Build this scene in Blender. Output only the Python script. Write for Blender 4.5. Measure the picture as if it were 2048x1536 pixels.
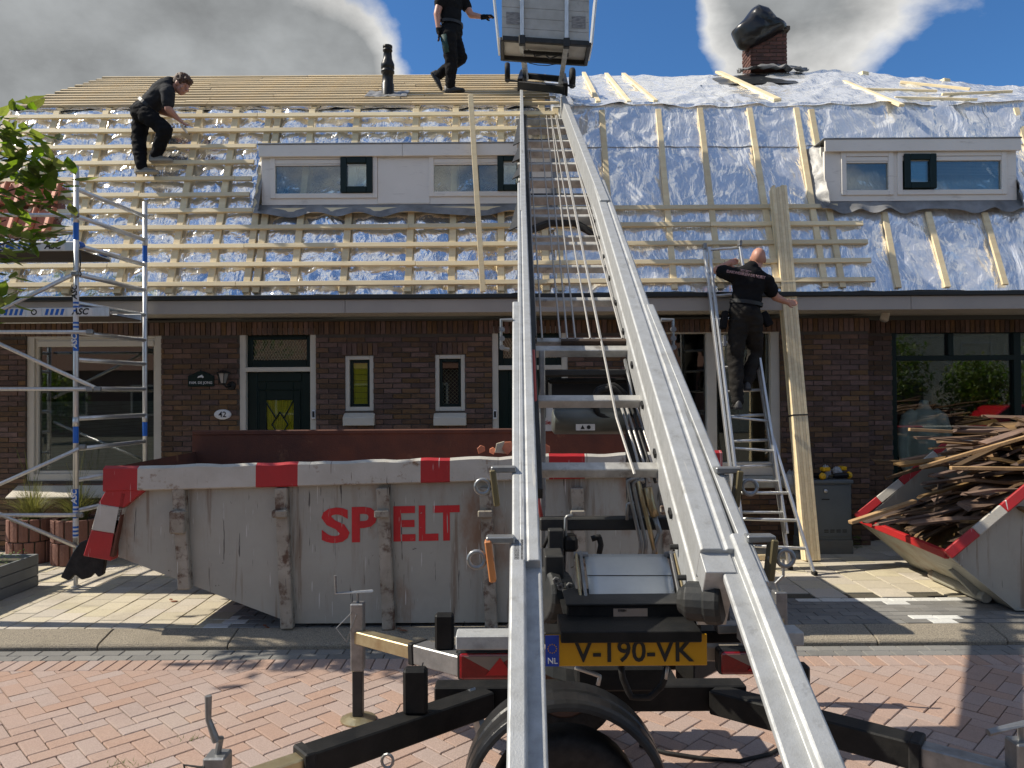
import bpy, bmesh, math, random
from mathutils import Vector, Matrix, noise as mnoise
V = Vector
rnd = random.Random(7)
for o in list(bpy.data.objects): bpy.data.objects.remove(o)
scene = bpy.context.scene
col = scene.collection

# ---------------------------------------------------------------- camera
F_PX = 1500.0
CAM = V((0, 0, 1.94))
th = math.atan(20 / F_PX); ro = 0.0065
FW = V((0, math.cos(th), math.sin(th))); R0 = V((1, 0, 0)); U0 = V((0, -math.sin(th), math.cos(th)))
UP = U0 * math.cos(ro) + R0 * math.sin(ro)
RT = R0 * math.cos(ro) - U0 * math.sin(ro)
cam_d = bpy.data.cameras.new('camera'); cam = bpy.data.objects.new('camera', cam_d); col.objects.link(cam)
cam_d.sensor_width = 36; cam_d.lens = 36 * F_PX / 2048; cam_d.clip_start = 0.05; cam_d.clip_end = 3000
cam.matrix_world = Matrix((( RT.x, UP.x, -FW.x, CAM.x), (RT.y, UP.y, -FW.y, CAM.y), (RT.z, UP.z, -FW.z, CAM.z), (0, 0, 0, 1)))
scene.camera = cam

def ray(px, py): return FW + RT * ((px - 1024) / F_PX) + UP * ((768 - py) / F_PX)
def P(px, py, d):                       # the measured point at distance d along the street axis
    r = ray(px, py); return CAM + r * (d / r.y)
def PX(px, py, x):
    r = ray(px, py); return CAM + r * (x / r.x)
def G(px, py, z=0.0):                   # the measured point on a level plane
    r = ray(px, py); return CAM + r * ((z - CAM.z) / r.z)
def PPL(px, py, o, n):                  # the measured point on a sloping plane
    r = ray(px, py); return CAM + r * ((o - CAM).dot(n) / r.dot(n))
def proj(p):
    q = p - CAM; w = q.dot(FW)
    return (1024 + F_PX * q.dot(RT) / w, 768 - F_PX * q.dot(UP) / w) if w > .05 else (-9e3, -9e3)

# ---------------------------------------------------------------- sun and sky
TO_SUN = V((-1.03, 0.07, 1.0)).normalized()
sd = bpy.data.lights.new('sun', 'SUN'); sd.energy = 4.6; sd.angle = math.radians(0.53); sd.color = (1, .915, .78)
so = bpy.data.objects.new('sun', sd); col.objects.link(so); so.location = (-30, 0, 30)
so.rotation_euler = (-TO_SUN).to_track_quat('-Z', 'Y').to_euler()
world = bpy.data.worlds.new('World'); scene.world = world; world.use_nodes = True
wn, wl = world.node_tree.nodes, world.node_tree.links
wn.clear()
def N(nodes, t, **k):
    n = nodes.new(t)
    for a, b in k.items():
        if a == 'inp':
            for i, val in b.items(): n.inputs[i].default_value = val
        else: setattr(n, a, b)
    return n
def sky_nodes():
    out = N(wn, 'ShaderNodeOutputWorld'); bg = N(wn, 'ShaderNodeBackground')
    sk = N(wn, 'ShaderNodeTexSky', sky_type='NISHITA', sun_disc=False, sun_elevation=math.asin(TO_SUN.z),
           sun_rotation=math.atan2(TO_SUN.x, TO_SUN.y), air_density=1.0, dust_density=.3, ozone_density=2.5)
    bg.inputs[1].default_value = 0.125
    tc = N(wn, 'ShaderNodeTexCoord')
    nrm = N(wn, 'ShaderNodeVectorMath', operation='NORMALIZE'); wl.new(tc.outputs['Generated'], nrm.inputs[0])
    sep = N(wn, 'ShaderNodeSeparateXYZ'); wl.new(nrm.outputs[0], sep.inputs[0])
    def m(op, a, b=None, c=None, clamp=False):
        n = N(wn, 'ShaderNodeMath', operation=op, use_clamp=clamp)
        for i, x in enumerate((a, b, c)):
            if x is None: continue
            if isinstance(x, (int, float)): n.inputs[i].default_value = x
            else: wl.new(x, n.inputs[i])
        return n.outputs[0]
    zc = m('ADD', m('MAXIMUM', sep.outputs[2], 0.0), .45)
    cx = N(wn, 'ShaderNodeCombineXYZ')
    wl.new(m('DIVIDE', sep.outputs[0], zc), cx.inputs[0]); wl.new(m('DIVIDE', sep.outputs[1], zc), cx.inputs[1])
    n1 = N(wn, 'ShaderNodeTexNoise', inp={'Scale': 2.6, 'Detail': 9.0, 'Roughness': .55, 'Distortion': .15})
    mp = N(wn, 'ShaderNodeMapping', inp={1: (3.1, 1.7, 0.4)}); wl.new(cx.outputs[0], mp.inputs[0]); wl.new(mp.outputs[0], n1.inputs['Vector'])
    dens = n1.outputs[0]
    # the cloud banks that the photograph shows, as soft bumps on the cloud field
    for px, py, wdt, amt in ((330, 40, .30, .30), (60, 120, .25, .22), (690, 150, .05, .34), (600, 170, .06, .2), (1540, 50, .15, .28), (1650, 30, .13, .2), (1420, 20, .06, .1), (2040, 60, .06, .10),
                             (1000, 60, .17, -.36), (1880, 120, .15, -.30), (1180, 0, .18, -.24), (1290, 90, .09, -.2), (1180, 160, .12, -.1), (760, 40, .05, .06)):
        d = ray(px, py).normalized()
        dv = N(wn, 'ShaderNodeVectorMath', operation='SUBTRACT'); wl.new(nrm.outputs[0], dv.inputs[0]); dv.inputs[1].default_value = d
        ln = N(wn, 'ShaderNodeVectorMath', operation='LENGTH'); wl.new(dv.outputs[0], ln.inputs[0])
        g = m('POWER', 2.718, m('MULTIPLY', m('POWER', m('DIVIDE', ln.outputs['Value'], wdt), 2.0), -1.0))
        dens = m('MULTIPLY_ADD', g, amt, dens)
    ramp = N(wn, 'ShaderNodeValToRGB'); wl.new(dens, ramp.inputs[0])
    e = ramp.color_ramp.elements; e[0].position = .485; e[0].color = (0, 0, 0, 1); e[1].position = .59; e[1].color = (1, 1, 1, 1)
    thick = N(wn, 'ShaderNodeValToRGB'); wl.new(dens, thick.inputs[0])
    e = thick.color_ramp.elements; e[0].position = .56; e[0].color = (5.2, 5.15, 5.0, 1); e[1].position = .76; e[1].color = (2.0, 2.08, 2.12, 1)
    n2 = N(wn, 'ShaderNodeTexNoise', inp={'Scale': 7.0, 'Detail': 7.0, 'Roughness': .55}); wl.new(mp.outputs[0], n2.inputs['Vector'])
    mul = N(wn, 'ShaderNodeMix', data_type='RGBA', blend_type='MULTIPLY', inp={0: 1.0}); wl.new(thick.outputs[0], mul.inputs[6])
    r2 = N(wn, 'ShaderNodeMapRange', inp={1: .3, 2: .7, 3: .66, 4: 1.25}); wl.new(n2.outputs[0], r2.inputs[0])
    cc = N(wn, 'ShaderNodeCombineXYZ')
    for i in range(3): wl.new(r2.outputs[0], cc.inputs[i])
    wl.new(cc.outputs[0], mul.inputs[7])
    deep = N(wn, 'ShaderNodeMix', data_type='RGBA', blend_type='MULTIPLY', inp={0: 1.0, 7: (.31, .54, .755, 1)}); wl.new(sk.outputs[0], deep.inputs[6])
    mix = N(wn, 'ShaderNodeMix', data_type='RGBA'); wl.new(ramp.outputs[0], mix.inputs[0]); wl.new(deep.outputs[2], mix.inputs[6]); wl.new(mul.outputs[2], mix.inputs[7])
    wl.new(mix.outputs[2], bg.inputs[0]); wl.new(bg.outputs[0], out.inputs[0])
sky_nodes()
vs = scene.view_settings
vs.view_transform = 'Standard'; vs.look = 'None'; vs.gamma = 1; vs.exposure = 0.46; vs.use_curve_mapping = False

# ---------------------------------------------------------------- mesh helpers
class MB:
    def __init__(s): s.v = []; s.f = []; s.m = []
    def add(s, vs_, fs, mi=0):
        b = len(s.v); s.v += [tuple(x) for x in vs_]; s.f += [tuple(i + b for i in q) for q in fs]; s.m += [mi] * len(fs); return s
    def box(s, c, sz, M=None, mi=0):
        x, y, z = (q / 2 for q in sz); c = V(c)
        pts = [V((a * x, b * y, d * z)) for d in (-1, 1) for a, b in ((-1, -1), (1, -1), (1, 1), (-1, 1))]
        if M is not None: pts = [M @ p for p in pts]
        return s.add([p + c for p in pts], [(3, 2, 1, 0), (4, 5, 6, 7), (0, 1, 5, 4), (1, 2, 6, 5), (2, 3, 7, 6), (3, 0, 4, 7)], mi)
    def bb(s, a, b, mi=0):
        a, b = V(a), V(b); return s.box((a + b) / 2, [abs(q) for q in (b - a)], None, mi)
    def bar(s, p0, p1, w, h, up=(0, 0, 1), mi=0, w2=None, h2=None):      # w across, h along up
        p0, p1 = V(p0), V(p1); t = (p1 - p0).normalized(); up = V(up); a = t.cross(up)
        if a.length < 1e-4: a = t.cross(V((0, 1, 0)))
        a.normalize(); u = a.cross(t); w2 = w2 or w; h2 = h2 or h
        q = [p0 + a * (i * w / 2) + u * (j * h / 2) for i, j in ((-1, -1), (1, -1), (1, 1), (-1, 1))] + \
            [p1 + a * (i * w2 / 2) + u * (j * h2 / 2) for i, j in ((-1, -1), (1, -1), (1, 1), (-1, 1))]
        return s.add(q, [(3, 2, 1, 0), (4, 5, 6, 7), (0, 1, 5, 4), (1, 2, 6, 5), (2, 3, 7, 6), (3, 0, 4, 7)], mi)
    def ext(s, poly, o, au, aw, ax, ln, mi=0):                          # poly (u,w) extruded along ax
        o, au, aw, ax = V(o), V(au), V(aw), V(ax); n = len(poly)
        a = [o + au * u + aw * w for u, w in poly]; b = [p + ax * ln for p in a]
        fs = [(i, (i + 1) % n, n + (i + 1) % n, n + i) for i in range(n)] + [tuple(range(n - 1, -1, -1)), tuple(range(n, 2 * n))]
        return s.add(a + b, fs, mi)
    def path(s, pts, r, n=8, mi=0, caps=True):
        pts = [V(p) for p in pts]; k = len(pts); rs = r if isinstance(r, (list, tuple)) else [r] * k
        t0 = (pts[1] - pts[0]).normalized(); a = t0.orthogonal().normalized(); vv = []
        for i, p in enumerate(pts):
            t = ((pts[min(i + 1, k - 1)] - p).normalized() + (p - pts[max(i - 1, 0)]).normalized())
            t = t.normalized() if t.length > 1e-6 else t0
            a = (a - t * a.dot(t)); a = a.normalized() if a.length > 1e-6 else t.orthogonal().normalized()
            b = t.cross(a)
            vv += [p + (a * math.cos(2 * math.pi * j / n) + b * math.sin(2 * math.pi * j / n)) * rs[i] for j in range(n)]
        fs = [(i * n + j, i * n + (j + 1) % n, (i + 1) * n + (j + 1) % n, (i + 1) * n + j) for i in range(k - 1) for j in range(n)]
        if caps: fs += [tuple(range(n - 1, -1, -1)), tuple((k - 1) * n + j for j in range(n))]
        return s.add(vv, fs, mi)
    def tube(s, a, b, r, n=8, r2=None, mi=0): return s.path([a, b], [r, r if r2 is None else r2], n, mi)
    def lathe(s, prof, o, ax=(0, 0, 1), n=16, mi=0, sx=1, a0=0, a1=2 * math.pi):   # prof: (radius, along)
        ax = V(ax).normalized(); a = ax.orthogonal().normalized()
        if abs(ax.z) > .99: a = V((1, 0, 0))
        b = ax.cross(a); o = V(o); full = abs(a1 - a0 - 2 * math.pi) < 1e-4; m = n if full else n + 1
        vv = [o + ax * h + (a * math.cos(a0 + (a1 - a0) * j / n) * sx + b * math.sin(a0 + (a1 - a0) * j / n)) * r for r, h in prof for j in range(m)]
        fs = [(i * m + j, i * m + (j + 1) % m, (i + 1) * m + (j + 1) % m, (i + 1) * m + j) for i in range(len(prof) - 1) for j in range(n)]
        return s.add(vv, fs, mi)
    def ell(s, c, r, M=None, n=12, k=8, mi=0):
        vv = []; c = V(c)
        for i in range(k + 1):
            ph = math.pi * i / k
            for j in range(n):
                q = V((r[0] * math.sin(ph) * math.cos(2 * math.pi * j / n), r[1] * math.sin(ph) * math.sin(2 * math.pi * j / n), r[2] * math.cos(ph)))
                vv.append(c + (M @ q if M is not None else q))
        return s.add(vv, [(i * n + j, (i + 1) * n + j, (i + 1) * n + (j + 1) % n, i * n + (j + 1) % n) for i in range(k) for j in range(n)], mi)
    def quad(s, a, b, c, d, mi=0): return s.add([a, b, c, d], [(0, 1, 2, 3)], mi)
    def grid(s, fn, nu, nv, mi=0):
        return s.add([fn(i / nu, j / nv) for j in range(nv + 1) for i in range(nu + 1)],
                     [(j * (nu + 1) + i, j * (nu + 1) + i + 1, (j + 1) * (nu + 1) + i + 1, (j + 1) * (nu + 1) + i) for j in range(nv) for i in range(nu)], mi)
    def mesh(s, name, mats, smooth=False, off=None):
        me = bpy.data.meshes.new(name)
        me.from_pydata([(x - off[0], y - off[1], z - off[2]) for x, y, z in s.v] if off is not None else s.v, [], s.f)
        for m_ in (mats if isinstance(mats, (list, tuple)) else [mats]): me.materials.append(m_)
        me.polygons.foreach_set('material_index', s.m)
        if smooth: me.polygons.foreach_set('use_smooth', [True] * len(s.f))
        me.update(); return me
    def obj(s, name, mats, parent=None, smooth=False, bev=0, kind=None, seg=1):
        me = s.mesh(name, mats, smooth)
        bm = bmesh.new(); bm.from_mesh(me); bmesh.ops.recalc_face_normals(bm, faces=bm.faces); bm.to_mesh(me); bm.free()
        return link(name, me, parent, bev, kind, seg)
INV = {}
def link(name, me, parent=None, bev=0, kind=None, seg=1, M=None):
    o = bpy.data.objects.new(name, me); col.objects.link(o)
    if M is not None: o.matrix_basis = M
    if parent is not None:
        o.parent = parent
        o.matrix_parent_inverse = world_of(parent).inverted()
    if bev:
        b = o.modifiers.new('bevel', 'BEVEL'); b.width = bev; b.segments = seg; b.limit_method = 'ANGLE'; b.angle_limit = .6
    if kind: o['kind'] = kind
    return o
def world_of(o):
    m = o.matrix_basis.copy()
    if o.parent is not None: m = world_of(o.parent) @ o.matrix_parent_inverse @ m
    return m
def tag(o, label, cat, group=None):
    o['label'] = label; o['category'] = cat
    if group: o['group'] = group
    return o
def thing(name, label, cat, loc=(0, 0, 0), group=None):
    o = bpy.data.objects.new(name, None); col.objects.link(o); o.location = loc; o.empty_display_size = .1
    return tag(o, label, cat, group)
def group_part(name, parent, loc=(0, 0, 0)):
    o = bpy.data.objects.new(name, None); col.objects.link(o); o.empty_display_size = .1
    o.location = loc; o.parent = parent; o.matrix_parent_inverse = world_of(parent).inverted(); return o
def text(name, s_, M, size, mat, parent=None, bold=0.0, ext=.001, align='CENTER', sx=1.0, shear=0):
    cu = bpy.data.curves.new(name, 'FONT'); cu.body = s_; cu.size = size; cu.offset = bold * size; cu.extrude = ext
    cu.align_x = align; cu.align_y = 'CENTER'; cu.shear = shear; cu.resolution_u = 3
    o = bpy.data.objects.new(name, cu); col.objects.link(o)
    dg = bpy.context.evaluated_depsgraph_get(); me = bpy.data.meshes.new_from_object(o.evaluated_get(dg))
    bpy.data.objects.remove(o); bpy.data.curves.remove(cu)
    me.transform(M @ Matrix.Diagonal((sx, 1, 1, 1))); me.materials.clear(); me.materials.append(mat)
    return link(name, me, parent)
def frameM(o, x, y):                    # text matrix: x right, y up, normal out
    x, y = V(x).normalized(), V(y).normalized(); z = x.cross(y)
    return Matrix(((x.x, y.x, z.x, o[0]), (x.y, y.y, z.y, o[1]), (x.z, y.z, z.z, o[2]), (0, 0, 0, 1)))
FRONT = (V((1, 0, 0)), V((0, 0, 1)))    # facing the camera (-Y)

# ---------------------------------------------------------------- materials
def mat(name, color, rough=.6, metal=0.0, var=0.0, nscale=8.0, ncol=None, namt=.35, bump=0.0, bscale=60.0, spec=.5, rand=0.0, coords='Object', stretch=(1, 1, 1), dirt=None, coat=0.0, rvar=0.0, hue=0.0, stain=(), scratch=None):
    m = bpy.data.materials.new(name); m.use_nodes = True; nt = m.node_tree; ns, ls = nt.nodes, nt.links
    b = ns['Principled BSDF']; b.inputs['Roughness'].default_value = rough; b.inputs['Metallic'].default_value = metal
    b.inputs['Specular IOR Level'].default_value = spec; b.inputs['Coat Weight'].default_value = coat
    tc = N(ns, 'ShaderNodeTexCoord'); mp = N(ns, 'ShaderNodeMapping'); mp.inputs['Scale'].default_value = stretch
    ls.new(tc.outputs[coords], mp.inputs[0]); vec = mp.outputs[0]
    if rand:                            # every piece its own patch of the pattern
        oi = N(ns, 'ShaderNodeObjectInfo'); ge = N(ns, 'ShaderNodeNewGeometry')
        ad = N(ns, 'ShaderNodeMath', operation='ADD'); ls.new(oi.outputs['Random'], ad.inputs[0]); ls.new(ge.outputs['Random Per Island'], ad.inputs[1])
        fr = N(ns, 'ShaderNodeMath', operation='FRACT'); ls.new(ad.outputs[0], fr.inputs[0]); rv = fr.outputs[0]
        sc = N(ns, 'ShaderNodeMath', operation='MULTIPLY'); sc.inputs[1].default_value = 37.0; ls.new(rv, sc.inputs[0])
        va = N(ns, 'ShaderNodeVectorMath', operation='ADD'); ls.new(vec, va.inputs[0]); ls.new(sc.outputs[0], va.inputs[1]); vec = va.outputs[0]
    n1 = N(ns, 'ShaderNodeTexNoise', inp={'Scale': nscale, 'Detail': 7.0, 'Roughness': .6}); ls.new(vec, n1.inputs['Vector'])
    mx = N(ns, 'ShaderNodeMix', data_type='RGBA'); mx.inputs[6].default_value = (*color, 1)
    c2 = ncol or tuple(c * .55 for c in color); mx.inputs[7].default_value = (*c2, 1)
    mr = N(ns, 'ShaderNodeMapRange', inp={1: .35, 2: .7, 3: 0.0, 4: namt}); ls.new(n1.outputs[0], mr.inputs[0]); ls.new(mr.outputs[0], mx.inputs[0])
    outc = mx.outputs[2]
    if rand:
        hs = N(ns, 'ShaderNodeHueSaturation'); ls.new(outc, hs.inputs['Color'])
        r1 = N(ns, 'ShaderNodeMapRange', inp={3: 1 - rand, 4: 1 + rand}); ls.new(rv, r1.inputs[0]); ls.new(r1.outputs[0], hs.inputs['Value'])
        if hue:
            f2 = N(ns, 'ShaderNodeMath', operation='MULTIPLY'); f2.inputs[1].default_value = 7.31; ls.new(rv, f2.inputs[0])
            f3 = N(ns, 'ShaderNodeMath', operation='FRACT'); ls.new(f2.outputs[0], f3.inputs[0])
            r3 = N(ns, 'ShaderNodeMapRange', inp={3: .5 - hue, 4: .5 + hue}); ls.new(f3.outputs[0], r3.inputs[0]); ls.new(r3.outputs[0], hs.inputs['Hue'])
            r4 = N(ns, 'ShaderNodeMapRange', inp={3: .7, 4: 1.15}); ls.new(f3.outputs[0], r4.inputs[0]); ls.new(r4.outputs[0], hs.inputs['Saturation'])
        outc = hs.outputs[0]
    if dirt:                            # (colour, scale, low, high, stretch)
        dc, dscale, lo, hi = dirt[:4]
        mp2 = N(ns, 'ShaderNodeMapping'); mp2.inputs['Scale'].default_value = dirt[4] if len(dirt) > 4 else (1, 1, 1); ls.new(tc.outputs[coords], mp2.inputs[0])
        n3 = N(ns, 'ShaderNodeTexNoise', inp={'Scale': dscale, 'Detail': 9.0, 'Roughness': .68}); ls.new(mp2.outputs[0], n3.inputs['Vector'])
        r5 = N(ns, 'ShaderNodeMapRange', inp={1: lo, 2: hi}); ls.new(n3.outputs[0], r5.inputs[0])
        m2 = N(ns, 'ShaderNodeMix', data_type='RGBA'); m2.inputs[7].default_value = (*dc, 1); ls.new(r5.outputs[0], m2.inputs[0]); ls.new(outc, m2.inputs[6]); outc = m2.outputs[2]
    geo = N(ns, 'ShaderNodeNewGeometry') if (stain or scratch) else None
    for dc, dscale, lo, hi, amt, stc in stain:        # stains that run across many pieces
        mp3 = N(ns, 'ShaderNodeMapping'); mp3.inputs['Scale'].default_value = stc; ls.new(geo.outputs['Position'], mp3.inputs[0])
        n4 = N(ns, 'ShaderNodeTexNoise', inp={'Scale': dscale, 'Detail': 8.0, 'Roughness': .62}); ls.new(mp3.outputs[0], n4.inputs['Vector'])
        r6 = N(ns, 'ShaderNodeMapRange', inp={1: lo, 2: hi, 3: 0.0, 4: amt}); ls.new(n4.outputs[0], r6.inputs[0])
        m3 = N(ns, 'ShaderNodeMix', data_type='RGBA'); m3.inputs[7].default_value = (*dc, 1); ls.new(r6.outputs[0], m3.inputs[0]); ls.new(outc, m3.inputs[6]); outc = m3.outputs[2]
    if scratch:                                       # thin scrapes in a few directions
        dc, cnt = scratch
        for k in range(cnt):
            mp4 = N(ns, 'ShaderNodeMapping'); mp4.inputs['Rotation'].default_value = (0, .5 + 1.1 * k, 0); mp4.inputs['Scale'].default_value = (22, 1, 1.1); mp4.inputs['Location'].default_value = (3.1 * k, 0, 1.7 * k); ls.new(geo.outputs['Position'], mp4.inputs[0])
            n5 = N(ns, 'ShaderNodeTexNoise', inp={'Scale': 2.4, 'Detail': 3.0}); ls.new(mp4.outputs[0], n5.inputs['Vector']); r7 = N(ns, 'ShaderNodeMapRange', inp={1: .705, 2: .73}); ls.new(n5.outputs[0], r7.inputs[0])
            m4 = N(ns, 'ShaderNodeMix', data_type='RGBA'); m4.inputs[7].default_value = (*(dc if k % 2 == 0 else (.5, .49, .45)), 1); ls.new(r7.outputs[0], m4.inputs[0]); ls.new(outc, m4.inputs[6]); outc = m4.outputs[2]
    ls.new(outc, b.inputs['Base Color'])
    if rvar:
        rr = N(ns, 'ShaderNodeMapRange', inp={1: .3, 2: .7, 3: max(.03, rough - rvar), 4: min(1, rough + rvar)}); ls.new(n1.outputs[0], rr.inputs[0]); ls.new(rr.outputs[0], b.inputs['Roughness'])
    if bump:
        n2 = N(ns, 'ShaderNodeTexNoise', inp={'Scale': bscale, 'Detail': 5.0, 'Roughness': .6}); ls.new(vec, n2.inputs['Vector'])
        bp = N(ns, 'ShaderNodeBump', inp={'Strength': min(1, bump), 'Distance': .01}); ls.new(n2.outputs[0], bp.inputs['Height']); ls.new(bp.outputs[0], b.inputs['Normal'])
    return m
M_ = {}
M_['brick'] = mat('dark_brick', (.150, .078, .046), .88, nscale=14, ncol=(.075, .046, .031), namt=.7, bump=.5, bscale=90, rand=.36, hue=.018, stain=(((.05, .036, .03), 1.3, .5, .75, .6, (1, 1, .6)), ((.24, .2, .17), 9, .66, .8, .35, (1, 1, .3))))
M_['mortar'] = mat('mortar', (.095, .078, .062), .95, nscale=10, bump=.5, bscale=120)
M_['cbrick'] = mat('chimney_brick', (.15, .06, .042), .85, nscale=14, ncol=(.06, .04, .036), namt=.7, bump=.5, bscale=90, rand=.3)
M_['white'] = mat('white_paint', (.60, .555, .47), .45, nscale=5, ncol=(.5, .46, .38), namt=.5, bump=.06, bscale=40, stain=(((.3, .27, .21), 6, .6, .8, .4, (1, 1, .4)),))
M_['dormer'] = mat('dormer_board', (.80, .76, .68), .5, nscale=2.5, ncol=(.72, .68, .6), namt=.7, bump=.05, bscale=50, dirt=((.36, .32, .27), 3.5, .58, .85, (1, 1, 5)))
M_['fascia'] = mat('fascia_board', (.37, .335, .29), .5, nscale=2, ncol=(.29, .27, .245), namt=.6, bump=.05, dirt=((.2, .185, .165), 2.2, .6, .9, (1, 1, 6)))
M_['green'] = mat('dark_green_paint', (.006, .017, .013), .35, spec=.25, nscale=4, bump=.05)
M_['black'] = mat('black_paint', (.009, .0095, .0095), .5, spec=.18, nscale=9, ncol=(.032, .03, .027), namt=.5, bump=.12, bscale=90)
M_['blackp'] = mat('black_plastic', (.010, .010, .010), .38, spec=.3, nscale=7, ncol=(.03, .03, .03), namt=.6, bump=.1)
M_['gutter'] = mat('gutter_edge', (.010, .012, .012), .5, bump=.1)
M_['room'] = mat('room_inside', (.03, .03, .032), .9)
M_['batten'] = mat('new_pine', (.80, .67, .42), .62, nscale=3, ncol=(.66, .50, .28), namt=.7, bump=.15, bscale=45, rand=.13, stretch=(1, 1, 6), dirt=((.34, .2, .09), 16, .68, .76))
M_['batten2'] = mat('pine_battens', (.80, .68, .44), .62, nscale=3, ncol=(.66, .51, .29), namt=.7, bump=.15, bscale=45, rand=.15, stretch=(.4, 3, 6), dirt=((.34, .2, .09), 16, .68, .76))
M_['batten3'] = mat('older_pine_battens', (.58, .46, .28), .7, nscale=3, ncol=(.42, .32, .19), namt=.8, bump=.2, bscale=45, rand=.2, stretch=(.4, 3, 6))
M_['oldwood'] = mat('weathered_lath', (.20, .115, .055), .8, nscale=5, ncol=(.07, .042, .025), namt=.9, bump=.4, bscale=50, rand=.65, hue=.015, stretch=(.5, 4, 4))
M_['tile'] = mat('clay_tile', (.55, .175, .08), .6, nscale=6, ncol=(.42, .13, .07), namt=.6, bump=.15, rand=.1)
M_['alu'] = mat('aluminium', (.66, .665, .66), .42, .8, nscale=10, ncol=(.45, .45, .44), namt=.5, bump=.05, bscale=120, rvar=.1, stretch=(4, 1, 1))
M_['galv'] = mat('worn_aluminium_rail', (.45, .46, .455), .58, .4, nscale=16, ncol=(.29, .295, .29), namt=.8, bump=.14, bscale=160, rvar=.12, dirt=((.22, .215, .2), 14, .58, .78), stain=(((.30, .295, .27), 3, .55, .8, .5, (1, 1, 1)),), scratch=((.25, .25, .24), 2))
M_['steel'] = mat('grey_steel', (.30, .31, .31), .42, .7, nscale=12, ncol=(.15, .14, .13), namt=.7, bump=.12, rvar=.12)
M_['dsteel'] = mat('dark_steel', (.028, .030, .030), .5, .15, spec=.25, nscale=10, ncol=(.07, .064, .056), namt=.5, bump=.12)
M_['zinc'] = mat('zinc_plated', (.50, .44, .27), .38, .8, nscale=9, ncol=(.30, .2, .1), namt=.8, bump=.1)
M_['cable'] = mat('steel_cable', (.42, .41, .39), .5, .7, nscale=30)
M_['lead'] = mat('lead_sheet', (.29, .29, .285), .55, .35, nscale=4, ncol=(.10, .10, .10), namt=.8, bump=.5, bscale=14)
M_['rubber'] = mat('rubber', (.012, .012, .012), .65, spec=.2, nscale=20, ncol=(.04, .038, .035), namt=.6, bump=.2)
M_['skip'] = mat('grey_skip_paint', (.335, .332, .285), .5, nscale=2.2, ncol=(.265, .262, .222), namt=.8, bump=.25, bscale=5, dirt=((.17, .085, .035), 5.5, .665, .74), stain=(((.20, .15, .10), 3.0, .55, .75, .55, (2.5, 1, .35)), ((.42, .40, .35), 2.2, .55, .7, .5, (1, 1, 1)), ((.05, .035, .025), 16, .70, .73, 1.0, (1, 1, 1)), ((.20, .095, .04), 1.7, .58, .70, .75, (1, 1, .5)), ((.15, .10, .06), 2.6, .60, .68, .7, (4, 1, .25))), scratch=((.06, .055, .05), 4))
M_['skiprib'] = mat('worn_skip_rib', (.34, .31, .25), .6, nscale=6, ncol=(.2, .175, .13), namt=.8, bump=.3, bscale=30, dirt=((.09, .05, .03), 9, .50, .62), scratch=((.05, .04, .03), 2))
M_['skipred'] = mat('red_skip_paint', (.38, .014, .016), .45, nscale=5, ncol=(.27, .016, .016), namt=.6, bump=.15, dirt=((.12, .06, .04), 9, .64, .72), scratch=((.5, .3, .28), 2))
M_['skipwhite'] = mat('white_skip_paint', (.46, .44, .385), .5, nscale=5, ncol=(.36, .335, .28), namt=.7, bump=.2, dirt=((.17, .095, .045), 7, .58, .68), scratch=((.08, .06, .05), 3))
M_['rust'] = mat('rust', (.115, .04, .022), .85, nscale=4, ncol=(.06, .025, .018), namt=.8, bump=.3, dirt=((.24, .12, .06), 2.6, .6, .72))
M_['redletter'] = mat('red_letter', (.52, .010, .016), .5, nscale=9, ncol=(.38, .01, .014), namt=.7, dirt=((.33, .31, .27), 26, .66, .70), scratch=((.3, .28, .25), 2))
M_['paver'] = mat('red_paver', (.395, .278, .222), .92, nscale=120, ncol=(.24, .16, .125), namt=.7, bump=.5, bscale=140, rand=.03, hue=.001, stain=(((.22, .17, .145), 1.1, .52, .75, .55, (1, 1, 1)), ((.40, .33, .27), .8, .55, .75, .5, (1, 1, 1)), ((.08, .07, .06), 5, .72, .78, .6, (1, 1, 1))))
M_['gpaver'] = mat('grey_paver', (.205, .20, .185), .9, nscale=120, ncol=(.12, .118, .11), namt=.6, bump=.5, bscale=160, rand=.16, stain=(((.30, .28, .24), 1.2, .5, .75, .5, (1, 1, 1)),))
M_['wpaver'] = mat('white_paver', (.62, .62, .58), .85, nscale=60, ncol=(.45, .45, .42), namt=.6, bump=.4, rand=.06)
M_['slab'] = mat('concrete_slab', (.54, .48, .365), .9, nscale=90, ncol=(.33, .295, .225), namt=.6, bump=.4, bscale=130, rand=.12, hue=.01, stain=(((.22, .19, .14), 1.6, .52, .75, .6, (1, 1, 1)), ((.08, .07, .055), 7, .68, .76, .6, (1, 1, 1))))
M_['joint'] = mat('joint_sand', (.085, .072, .055), .98, nscale=30, ncol=(.05, .055, .03), namt=.7, bump=.6)
M_['kerb'] = mat('exposed_aggregate', (.36, .315, .235), .9, nscale=110, ncol=(.12, .10, .08), namt=.95, bump=.9, bscale=110, rand=.05, stain=(((.16, .14, .10), 2.5, .52, .75, .5, (1, 1, 1)),))
M_['skin'] = mat('skin', (.46, .235, .165), .5, nscale=8, ncol=(.40, .18, .125), namt=.5, bump=.05)
M_['cloth'] = mat('black_cloth', (.009, .009, .010), .9, spec=.12, nscale=12, ncol=(.016, .016, .017), namt=.6, bump=.4, bscale=24)
M_['cloth2'] = mat('faded_work_trousers', (.016, .015, .014), .85, spec=.12, nscale=7, ncol=(.034, .031, .027), namt=.8, bump=.6, bscale=20)
M_['cloth3'] = mat('dark_grey_shirt', (.020, .021, .023), .85, spec=.12, nscale=9, ncol=(.05, .05, .052), namt=.6, bump=.4, bscale=24)
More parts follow.
